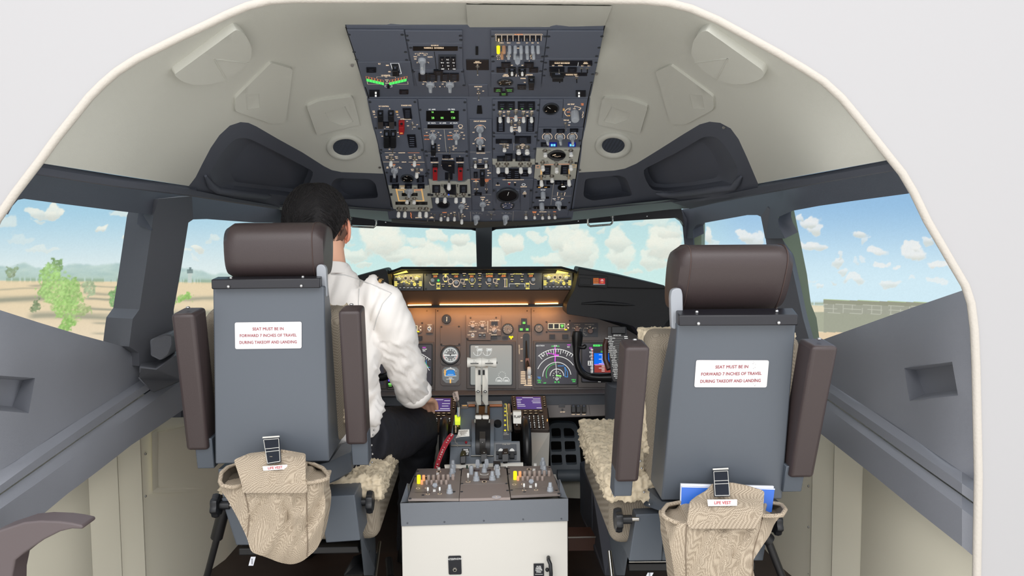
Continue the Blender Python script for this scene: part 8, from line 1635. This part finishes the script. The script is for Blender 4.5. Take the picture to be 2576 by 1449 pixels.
# ================================================================== life vest pouches
def pouch(D, label):
    rt = thing('life_vest_pouch', U(*D['base'], D['Y']), label, 'pouch', 'life vest pouches'); Y0 = D['Y']; cx, cy, rx, ry = D['c']
    def bul(x, y):
        u = (x-cx)/rx; v = (y-cy)/ry; k = max(0, 1-abs(u)**2.6)*max(0, 1-abs(v)**3)
        p = Vector((x/60., y/90., D['seed'])); w_ = noise.noise(p)*.016+noise.noise(Vector(((x+.45*y)/26., (y-x*.3)/120., 4+D['seed'])))*.012
        for fx, fy, sx, sy, am in D['folds']:
            tt = (x-fx)*sy-(y-fy)*sx; al = (x-fx)*sx+(y-fy)*sy; w_ += am*math.exp(-(tt/7.)**2)*math.exp(-(al/70.)**2)
        return Y0-.075*k**.5-w_*min(1, k*3)
    b = MB().mt(m_bag); out = rnd(D['out'], 14, 3); region(b, lambda x, y: U(x, y, bul(x, y)), out, [], 11)
    Ld = dense(out, 11); n = len(Ld); a = [U(x, y, bul(x, y)) for x, y in Ld]; c_ = [p+Vector((0, .02+Y0-p.y, 0)) for p in a]; b.add(a+c_, [(i, (i+1) % n, n+(i+1) % n, n+i) for i in range(n)]); b.build('pocket', rt, smooth=70)
    for rim in D['rims']:
        pts = [U(x, y, Y) for x, y, Y in rim]; MB().mt(m_bag).tube(pts, .005, 8, closed=True).build('rim', rt, smooth=60)
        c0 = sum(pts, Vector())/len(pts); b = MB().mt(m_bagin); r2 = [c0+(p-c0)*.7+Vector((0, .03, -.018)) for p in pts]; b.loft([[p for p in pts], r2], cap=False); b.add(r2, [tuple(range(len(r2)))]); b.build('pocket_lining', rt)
    # flap
    fl = D['flap']; b = MB().mt(m_bag); ym = max(p[1] for p in fl); ff = lambda x, y: U(x, y, min(bul(x, y)-.0005-.0055*min(1, (ym-y)/45.), D['fy'](y))); L = rnd(fl, 5, 2); region(b, ff, L, [], 11); Ld = dense(L, 11); n = len(Ld); a = [ff(x, y) for x, y in Ld]; b.add(a+[p+Vector((0, .004, 0)) for p in a], [(i, (i+1) % n, n+(i+1) % n, n+i) for i in range(n)]); b.build('flap', rt, smooth=70)
    for pts in D['seams']: MB().mt(mat('seam_thread', (120, 106, 90), .9)).tube([U(x, y, bul(x, y)-.001) for x, y in dense(pts, 12, False)], .0014, 5).build('seam', rt, smooth=60)
    s0, s1, s2, s3 = D['strap']; Ys = D['Ys']
    b = MB().mt(mat('strap_navy', (30, 34, 44), .5)); q = [U(*s0, Ys[0]), U(*s1, Ys[0]), U(*s2, Ys[1]), U(*s3, Ys[1])]; b.prism(q, (0, .004, 0)); so = b.build('strap', rt, bevel=.001)
    b = MB().mt(mat('stitch_white', (220, 218, 210), .7)); ce = sum(q, Vector())/4
    def lnp(a, c): b.tube([a+Vector((0, -.0012, 0)), c+Vector((0, -.0012, 0))], .0007, 4)
    I = [ce+(p-ce)*.9 for p in q]; lnp(I[0], I[1]); lnp(I[1], I[2]); lnp(I[2], I[3]); lnp(I[3], I[0])
    for t in (.40, .53): lnp(I[0].lerp(I[3], t), I[1].lerp(I[2], t))
    b.tube([q[0]+Vector((0, 0, .002)), q[1]+Vector((0, 0, .002))], .002, 5); b.build('stitching', so)
    lb = D['label']; Yl = Ys[1]-.002; Pq = Pl(U(*lb[3], Yl), U(*lb[0], Yl+.001)); ex = (U(*lb[1], Yl)-U(*lb[0], Yl)); Pq = Pl(U(*lb[3], Yl), U(*lb[0], Yl+.001), ex)
    b = MB().mt(MATS['placard_white']).slab(Pq, lb, 0, .001); lo = b.build('label_tape', rt); cxl = sum(p[0] for p in lb)/4; cyl = sum(p[1] for p in lb)/4; v, f_ = glyphs('LIFE VEST'); wd = max(p.x for p in v)-min(p.x for p in v)
    MB().mt(mat('label_red', (176, 44, 56), .6)).text('LIFE VEST', Pq.fr(cxl, cyl, .0014), D['hp']*mpp(Pq.at(cxl, cyl)), D['tw']/(wd*D['hp']/.7), bold=.0003).build('lettering', lo)
    return rt
pouch(dict(base=(700, 1420), Y=1.755, c=(690, 1290, 150, 150), seed=1.3,
    out=[(553, 1212), (557, 1222), (583, 1227), (606, 1222), (610, 1200), (769, 1200), (776, 1214), (808, 1208), (824, 1200), (812, 1228), (819, 1254), (818, 1290), (811, 1341), (800, 1379), (762, 1412), (735, 1421), (705, 1416), (665, 1400), (631, 1390), (622, 1354), (600, 1308), (572, 1256), (556, 1236)],
    rims=[[(553, 1212, 1.70), (557, 1190, 1.72), (572, 1176, 1.755), (594, 1168, 1.775), (612, 1190, 1.76), (610, 1221, 1.70), (583, 1226, 1.68), (560, 1222, 1.68)], [(770, 1164, 1.775), (790, 1168, 1.77), (812, 1178, 1.75), (826, 1194, 1.71), (824, 1204, 1.69), (808, 1209, 1.68), (772, 1217, 1.69), (768, 1190, 1.75)]],
    flap=[(588, 1157), (626, 1141), (708, 1131.6), (768, 1142), (769, 1212), (773, 1222), (772, 1240), (610, 1240), (609, 1221), (601, 1196)], fy=lambda y: 1.765-max(0, y-1131)*.0009,
    folds=[(720, 1290, .35, .94, -.016), (745, 1300, .25, .97, .014), (640, 1270, -.5, .86, .008), (655, 1250, .9, .4, -.008), (790, 1290, -.5, .86, -.012), (700, 1230, .96, .2, .006)], seams=[[(611, 1225), (622, 1265), (627, 1300), (622, 1350)], [(770, 1215), (772, 1290), (774, 1380), (772, 1400)]],
    strap=[(661, 1103), (703, 1100), (707, 1163), (672, 1169)], Ys=(1.785, 1.70), label=[(660.5, 1173), (723, 1168.5), (723, 1180), (663, 1184)], hp=6, tw=36), 'tan woven life vest pouch hanging under the left seat, bulging and empty-topped')
pouch(dict(base=(1800, 1500), Y=1.635, c=(1800, 1420, 150, 170), seed=4.7,
    out=[(1669, 1302), (1697, 1314), (1727, 1319), (1736, 1300), (1915, 1292), (1935, 1299), (1967, 1297), (1974, 1288), (1948, 1316), (1938, 1345), (1923, 1366), (1889, 1418), (1899, 1449), (1900, 1530), (1705, 1530), (1696, 1440), (1685, 1372)],
    rims=[[(1668, 1296, 1.58), (1668, 1284, 1.60), (1679, 1270, 1.63), (1713, 1263, 1.655), (1730, 1285, 1.65), (1727, 1318, 1.59), (1697, 1313, 1.57), (1676, 1304, 1.57)], [(1925, 1268, 1.655), (1944, 1265, 1.655), (1967, 1270, 1.64), (1976, 1282, 1.60), (1967, 1296, 1.58), (1945, 1298, 1.575), (1923, 1299, 1.58), (1920, 1285, 1.62)]],
    flap=[(1736, 1263), (1752, 1250), (1778, 1235), (1792, 1218), (1843, 1215), (1880, 1222), (1923, 1235.5), (1921, 1265), (1920, 1296), (1900, 1330), (1735, 1330), (1728, 1316)], fy=lambda y: 1.645-max(0, y-1215)*.0008,
    folds=[(1770, 1400, -.35, .93, .012), (1840, 1380, .3, .95, -.012), (1880, 1360, -.6, .8, .012), (1800, 1330, .95, .2, -.006), (1820, 1440, -.2, .98, .010)], seams=[[(1727, 1320), (1725, 1380), (1726, 1449)], [(1745, 1308), (1800, 1302), (1905, 1306)], [(1920, 1300), (1895, 1390), (1893, 1449)]],
    strap=[(1793, 1183), (1832, 1181), (1837, 1249), (1797, 1250)], Ys=(1.675, 1.583), label=[(1779, 1256.5), (1854, 1256), (1854, 1272), (1781, 1273)], hp=7.4, tw=42), 'tan woven life vest pouch hanging under the right seat with a blue booklet inside')
bk = thing('blue_booklet', U(1820, 1325, 1.64), 'blue booklet with white page edges standing in the right life vest pouch', 'booklet')
q = [U(1715, 1223, 1.660), U(1949, 1229, 1.660), U(1936, 1330, 1.632), U(1712, 1322, 1.632)]
MB().mt(mat('booklet_blue', (40, 100, 196), .35)).prism(q, (0, .002, 0)).build('cover', bk)
MB().mt(mat('paper_white', (225, 228, 235), .6)).prism([p+Vector((-.001, .003, .004)) for p in q], (0, .006, 0)).build('pages', bk)
MB().mt(MATS['paper_white']).prism([p+Vector((0, -.0008, 0)) for p in (q[0], q[1], q[1]+Vector((0, 0, -.003)), q[0]+Vector((0, 0, -.003)))], (0, .0006, 0)).build('edge_band', bk)
# small white tags by the seat bases
for x, y, w_, h_, Y, lab in ((634, 1412, 12, 22, 1.86, 'small white barcode tag hanging below the left seat pouch'), (1634, 1447, 14, 12, 1.80, 'small white tag at the lower edge below the right seat base')):
    tg = thing('barcode_tag', U(x, y, Y), lab, 'tag'); MB().mt(MATS['paper_white']).prism([U(x-w_/2+3, y-h_/2, Y), U(x+w_/2+3, y-h_/2, Y), U(x+w_/2-3, y+h_/2, Y), U(x-w_/2-3, y+h_/2, Y)], (0, .002, 0)).build('paper', tg)
    b = MB().mt(m_dial)
    for i in range(5): b.prism([U(x-2, y-6+i*3, Y-.001), U(x+2, y-6+i*3, Y-.001), U(x+2, y-5+i*3, Y-.001), U(x-2, y-5+i*3, Y-.001)], (0, .0005, 0))
    b.build('bars', tg)
# brown curved armrest of the folding seat, lower left
b = MB().mt(mat('mauve_brown', (84, 74, 75), .45))
Yj = 1.44; up = [(-60, 1362), (0, 1334), (60, 1314), (100, 1310), (150, 1312), (180, 1316), (208, 1322)]; dn = [(208, 1332), (180, 1331), (150, 1338), (110, 1358), (60, 1392), (38, 1410), (30, 1449), (28, 1560), (-60, 1560)]
b.prism([U(x, y, Yj) for x, y in up+dn], (0, .05, 0)); tag(b.build('folding_seat_armrest', smooth=60, bevel=.012, bseg=4), 'mauve-brown curved seat armrest poking in at the lower left corner', 'armrest')
# ================================================================== the person in the left seat
m_skin = mat('skin', (236, 184, 156), .55, bump=.1, bscale=300)
m_shirt = mat('white_shirt', (250, 246, 242), .8, bump=.15, bscale=1500)
m_trou = mat('navy_trousers', (20, 21, 30), .8, bump=.2, bscale=1200)
m_hair = mat('black_hair', (18, 15, 17), .75, bump=.6, bscale=260)
pr = thing('person', U(830, 1290, 2.3), 'person with short black hair, white shirt and dark trousers, seated on the left', 'person')
def chain(b, pts, seg=18): b.tube([U(*p[:3]) for p in pts], .05, seg, rs=[p[3] if isinstance(p[3], tuple) else (p[3], p[3]) for p in pts])
def ell(b, px, py, Y, rx, ry, rz): b.sphere(U(px, py, Y), rx, ry, rz, seg=24, rg=16)
# --- body: head, neck, torso core, arms and hands as one surface
b = MB().mt(m_skin)
HC = U(797, 556, 2.14)
b.sphere(HC+Vector((0, 0, 0)), .078, .094, .098, seg=28, rg=20)
b.sphere(HC+Vector((0.012, .045, -.055)), .060, .058, .060, seg=20, rg=14)            # jaw
b.sphere(HC+Vector((0.012, .100, -.022)), .014, .018, .020, seg=12, rg=8)              # nose
b.sphere(HC+Vector((0.012, .088, -.062)), .024, .014, .008, seg=12, rg=8)              # lips
b.tube([HC+Vector((.012, .0, -.03)), HC+Vector((.022, -.012, -.10)), U(818, 700, 2.12)], .05, 18, rs=[.058, .057, .066])
chain(b, [(816, 700, 2.12, (.06, .045)), (808, 790, 2.13, (.12, .07)), (808, 950, 2.14, (.12, .08)), (815, 1080, 2.19, (.12, .09))])
SH = (970, 768, 2.10); EL = (1034, 952, 2.26); WR = (1046, 1001, 2.44)
chain(b, [SH+(.036,), (1005, 860, 2.17, .042), EL+(.040,), (1042, 985, 2.36, .034), WR+(.025,)])
SHl = (650, 775, 2.10); chain(b, [SHl+(.036,), (620, 900, 2.2, .042), (640, 985, 2.35, .036), (720, 1000, 2.52, .026)])
def hand(b, wrist, palm_d, side, up, s=1.0, curl=.9):
    """palm plus four bent fingers and a thumb"""
    f = palm_d.normalized(); r = side.normalized(); u = up.normalized(); w0 = wrist
    b.loft([[w0+f*d*s+r*math.cos(a)*wr_*s+u*math.sin(a)*th*s for a in [k*math.pi/6 for k in range(12)]] for d, wr_, th in ((-.01, .024, .018), (.02, .033, .016), (.055, .041, .015), (.082, .040, .013), (.092, .034, .010))])
    for k, (off, L) in enumerate(((-.030, .070), (-.010, .078), (.010, .074), (.029, .058))):
        p = w0+f*.082*s+r*off*s; pts = [p]; d = f.copy(); ang = .25
        for seg_ in (.42, .33, .25):
            d = (d*math.cos(ang*curl)-u*math.sin(ang*curl)).normalized(); p = p+d*L*seg_*s; pts.append(p); ang = .55
        b.tube(pts, .008, 10, rs=[.0095*s, .0088*s, .008*s, .0062*s])
    t0 = w0+f*.022*s-r*.030*s; b.tube([t0, t0+(f*.8-r*.7).normalized()*.032*s, t0+(f*.95-r*.5-u*.3).normalized()*.058*s, t0+(f*.9-r*.35-u*.55).normalized()*.078*s], .009, 10, rs=[.013*s, .0115*s, .0095*s, .007*s])
wr = U(*WR); hand(b, wr, Vector((.32, .95, -.30)), Vector((.93, -.35, 0)), Vector((0, .25, 1)), 1.0, 1.0)
wl_ = U(720, 1000, 2.52); hand(b, wl_, Vector((.3, .95, -.2)), Vector((.9, -.4, 0)), Vector((0, .2, 1)), 1.0, 1.0)
body = b.build('body', pr); remesh(body, .0055, 3)
# ears
for sx in (1, -1):
    b = MB().mt(mat('ear_skin', (234, 160, 132), .5)); c = HC+Vector((.080*sx, .004, -.028)); prof = []
    for k in range(15):
        a = math.radians(-70+k*20); prof.append(c+Vector((sx*(.002+.013*math.cos(a)), -.018*math.cos(a), .033*math.sin(a))))
    b.tube(prof, .0045, 8, rs=[.003]+[.0048]*13+[.005]); b.sphere(c+Vector((sx*.003, .000, 0)), .008, .014, .028, seg=12, rg=10); b.sphere(c+Vector((0, .006, -.028)), .005, .008, .010, seg=10, rg=8)
    b.build('ear', body, smooth=60)
for sx in (-1, 1):
    MB().mt(m_wht).sphere(HC+Vector((.012+sx*.031, .092, .004)), .011, seg=14, rg=10).build('eye', body, smooth=60)
# hair
b = MB().mt(m_hair); rings = []; nA = 64; nT = 30
def hairp(th, ph):
    d = Vector((math.sin(th)*math.sin(ph), -math.sin(th)*math.cos(ph), math.cos(th)))   # ph 0 = back of the head
    rx, ry, rz = .0935, .112, .104
    p = Vector((d.x*rx, d.y*ry, d.z*rz)); k = 1+.022*noise.noise(d*3.0)+.016*noise.noise(Vector((d.x*14, d.y*14, d.z*5)))
    return HC+Vector((-.003, .006, .006))+p*k
def lim(ph):
    a = abs((ph+math.pi) % (2*math.pi)-math.pi); 
    return math.radians(142)-(math.radians(42))*sst(.85, 1.35, np.array(a)).item()-math.radians(26)*sst(2.0, 2.6, np.array(a)).item()
for i in range(nT+1):
    ring = []
    for k in range(nA):
        ph = 2*math.pi*k/nA; th = .02+(lim(ph)-.02)*i/nT; p = hairp(th, ph)
        if i > nT-4: p = HC+(p-HC)*(1-.028*(i-(nT-4)))
        ring.append(p)
    rings.append(ring)
b.loft(rings, cap=False); b.add([hairp(0.0, 0)]+rings[0], [(0, 1+k, 1+(k+1) % nA) for k in range(nA)])
hr = b.build('hair', body, smooth=180, recalc=True)
# swirl of strands at the crown
random.seed(11); b = MB().mt(mat('hair_strand', (30, 24, 24), .75)); b2 = MB().mt(m_hair)
for i in range(2600):
    ph = random.uniform(-1.9, 1.9); th = random.uniform(.12, 1.0)*lim(ph)*.97; L = random.uniform(.06, .14); pts = []
    sp = .55*math.exp(-((ph-.35)/.5)**2)
    for t in (0, .5, 1):
        a = ph+sp*t*.3*(1 if ph > .3 else -1)+.05*math.sin(i); q = min(th+L*t, lim(a)*1.02); p = hairp(q, a); n_ = (p-HC).normalized(); pts.append(p+n_*(.0004+.0014*math.sin(t*3)))
    (b if i % 6 == 0 else b2).tube(pts, .0006, 3, rs=[.0004, .0006, .0002])
b.build('hair_strands', hr); b2.build('dark_hair_strands', hr)
# nape fade: short stubble under the hairline
b = MB().mt(mat('nape_stubble', (112, 84, 72), .85)); rows = []
for i in range(9):
    t = i/8; ring = []
    for k in range(25):
        ph = -1.25+2.5*k/24; th = lim(ph)*.955+.26*t; d = Vector((math.sin(th)*math.sin(ph), -math.sin(th)*math.cos(ph), math.cos(th))); k_ = 1.075-.10*t
        p = HC+Vector((0.0+.018*t, .006+.016*t, .004))+Vector((d.x*.0835, d.y*.1005, d.z*.100))*k_; ring.append(p)
    rows.append(ring)
b.add([p for r in rows for p in r], [(i*25+k, i*25+k+1, (i+1)*25+k+1, (i+1)*25+k) for i in range(8) for k in range(24)]); b.build('nape_hair', body, smooth=90)
# --- shirt
b = MB().mt(m_shirt)
chain(b, [(820, 672, 2.115, (.060, .058)), (822, 692, 2.12, (.095, .072)), (820, 722, 2.13, (.165, .095)), (812, 775, 2.13, (.185, .115)), (808, 850, 2.13, (.168, .125)), (808, 950, 2.14, (.165, .13)), (812, 1020, 2.16, (.165, .13)), (818, 1075, 2.19, (.16, .13))], 28)
chain(b, [(905, 722, 2.11, .05), (965, 768, 2.10, .062), (992, 830, 2.14, .062), (1008, 890, 2.20, .062), (1028, 945, 2.26, .058), (1040, 985, 2.34, .050)], 24)
chain(b, [(735, 722, 2.11, .05), (655, 772, 2.10, .062), (625, 860, 2.16, .062), (625, 930, 2.22, .060), (650, 990, 2.35, .050)], 24)
ell(b, 938, 1030, 2.10, .032, .08, .045); ell(b, 930, 900, 2.11, .03, .08, .10)
def fold(p, n):
    px, py = proj(p); w_ = .0
    # arm: diagonal creases towards the elbow; back: long vertical drapes
    u = (px*.55+py*.83)/13.; v = (px*.83-py*.55)/60.; w_ += .0035*noise.noise(Vector((v*1.2, u*.35, 1)))*(1 if px > 940 else .3)
    w_ += .006*noise.noise(Vector((px/17.+py*.02, py/190., 3)))*(1-.5*(px > 960))
    w_ += .004*noise.noise(Vector((px/44., py/110., 8)))
    if py > 860 and px > 940: w_ += .005*noise.noise(Vector(((px-py)/12., (px+py)/40., 5)))
    return w_*1.45
sh = b.build('shirt', pr); remesh(sh, .0065, 6, fold)
# placket seam, yoke seam, collar, epaulette, rolled cuff
def onshirt(px, py, lift=.002):
    inv = sh; loc = pr.location; o = CAM-loc; d = ray(px, py).normalized(); hit, p, n, i = bvh_cast(o, d); return (p+loc-d*lift) if hit else U(px, py, 2.03)
from mathutils.bvhtree import BVHTree
_bv = BVHTree.FromPolygons([v.co.copy() for v in sh.data.vertices], [tuple(p.vertices) for p in sh.data.polygons])
def bvh_cast(o, d):
    r = _bv.ray_cast(o, d); return (r[0] is not None, r[0], r[1], r[2])
ms = mat('shirt_seam', (214, 213, 212), .8)
for pts in ([(822, 690), (868, 692), (905, 704), (950, 722), (985, 738)], [(905, 706), (902, 760), (905, 820)], [(985, 738), (962, 765), (948, 800), (940, 830)]):
    MB().mt(ms).tube([onshirt(x, y, .0008) for x, y in dense(pts, 10, False)], .0016, 5).build('seam', sh, smooth=60)
b = MB().mt(m_shirt); nb = U(818, 679, 2.115); rings = []
for z_, r_, yy in ((-.016, .066, .064), (.004, .063, .060), (.014, .061, .058), (.011, .064, .061), (-.006, .070, .068), (-.018, .076, .074)):
    rings.append([nb+Vector((math.cos(a)*r_, math.sin(a)*yy+.004, z_-.012*math.sin(a)+(.004*math.cos(a)))) for a in [k*math.pi/16 for k in range(32)]])
b.loft(rings, cap=False); b.build('collar', sh, smooth=60)
P1, P2, P3, P4 = onshirt(938, 708, .003), onshirt(972, 722, .003), onshirt(975, 714, .004), onshirt(940, 698, .004)
b = MB().mt(mat('epaulette_black', (24, 24, 28), .6)); c0 = U(935, 698, 2.12); c1 = U(966, 712, 2.11); ax = (c1-c0).normalized(); sd = Vector((0, 1, 0)); up = ax.cross(sd).normalized(); up = up if up.z > 0 else -up
b.prism([c0-sd*.022+up*.000, c1-sd*.022+up*.0, c1+sd*.022+up*.0, c0+sd*.022+up*.0], up*.006); ep = b.build('epaulette', sh, bevel=.002)
for t in (.2, .62): 
    b = MB().mt(mat('gold_stripe', (190, 150, 90), .4, metal=.4)); q = c0.lerp(c1, t); b.prism([q-sd*.0225+up*-.0005, q+ax*.009-sd*.0225+up*-.0005, q+ax*.009+sd*.0225+up*-.0005, q+sd*.0225+up*-.0005], up*.0078); b.build('gold_stripe', ep)
b = MB().mt(m_shirt); c0 = U(1040, 984, 2.34); d = (U(*WR)-U(*EL)).normalized(); a_ = d.cross(Vector((0, 0, 1))).normalized(); u_ = a_.cross(d).normalized(); rings = []
for t, r_ in ((-.02, .050), (-.012, .056), (.01, .057), (.022, .056), (.026, .051), (.018, .047)):
    rings.append([c0+d*t+a_*math.cos(k*math.pi/14)*r_*(1+.05*math.sin(k*1.7))+u_*math.sin(k*math.pi/14)*r_*.92 for k in range(28)])
b.loft(rings, cap=True); b.build('rolled_cuff', sh, smooth=60)
# --- trousers
b = MB().mt(m_trou)
chain(b, [(826, 1065, 2.16, (.16, .125)), (830, 1120, 2.20, (.17, .13)), (835, 1150, 2.26, (.16, .11))], 24)
chain(b, [(900, 1105, 2.18, .095), (960, 1098, 2.34, .092), (1020, 1082, 2.50, .085), (1048, 1075, 2.60, .078), (1052, 1120, 2.66, .068), (1046, 1190, 2.70, .062), (1038, 1300, 2.78, .056), (1030, 1380, 2.84, .052)], 22)
chain(b, [(750, 1110, 2.18, .095), (740, 1090, 2.40, .09), (735, 1070, 2.62, .078), (735, 1130, 2.68, .068), (760, 1250, 2.78, .058), (775, 1380, 2.90, .052)], 22)
tr = b.build('trousers', pr); remesh(tr, .008, 5, lambda p, n: .006*noise.noise(Vector((p.x*18, p.y*9, p.z*26)))+.003*noise.noise(p*45))
for px, Y in ((1028, 2.86), (775, 2.92)):
    c = U(px, 1395, Y); c.z = .0; b = MB().mt(mat('black_shoe', (16, 16, 18), .3)); b.loft([[Vector((c.x+math.cos(a)*w_, c.y+yy, .001+hz*max(0, math.sin(a))+.006)) for a in [k*math.pi/8 for k in range(16)]] for yy, w_, hz in ((-.09, .02, .05), (-.08, .036, .075), (0, .04, .07), (.08, .046, .05), (.15, .04, .04), (.18, .015, .02))]); b.build('shoe', pr, smooth=60)
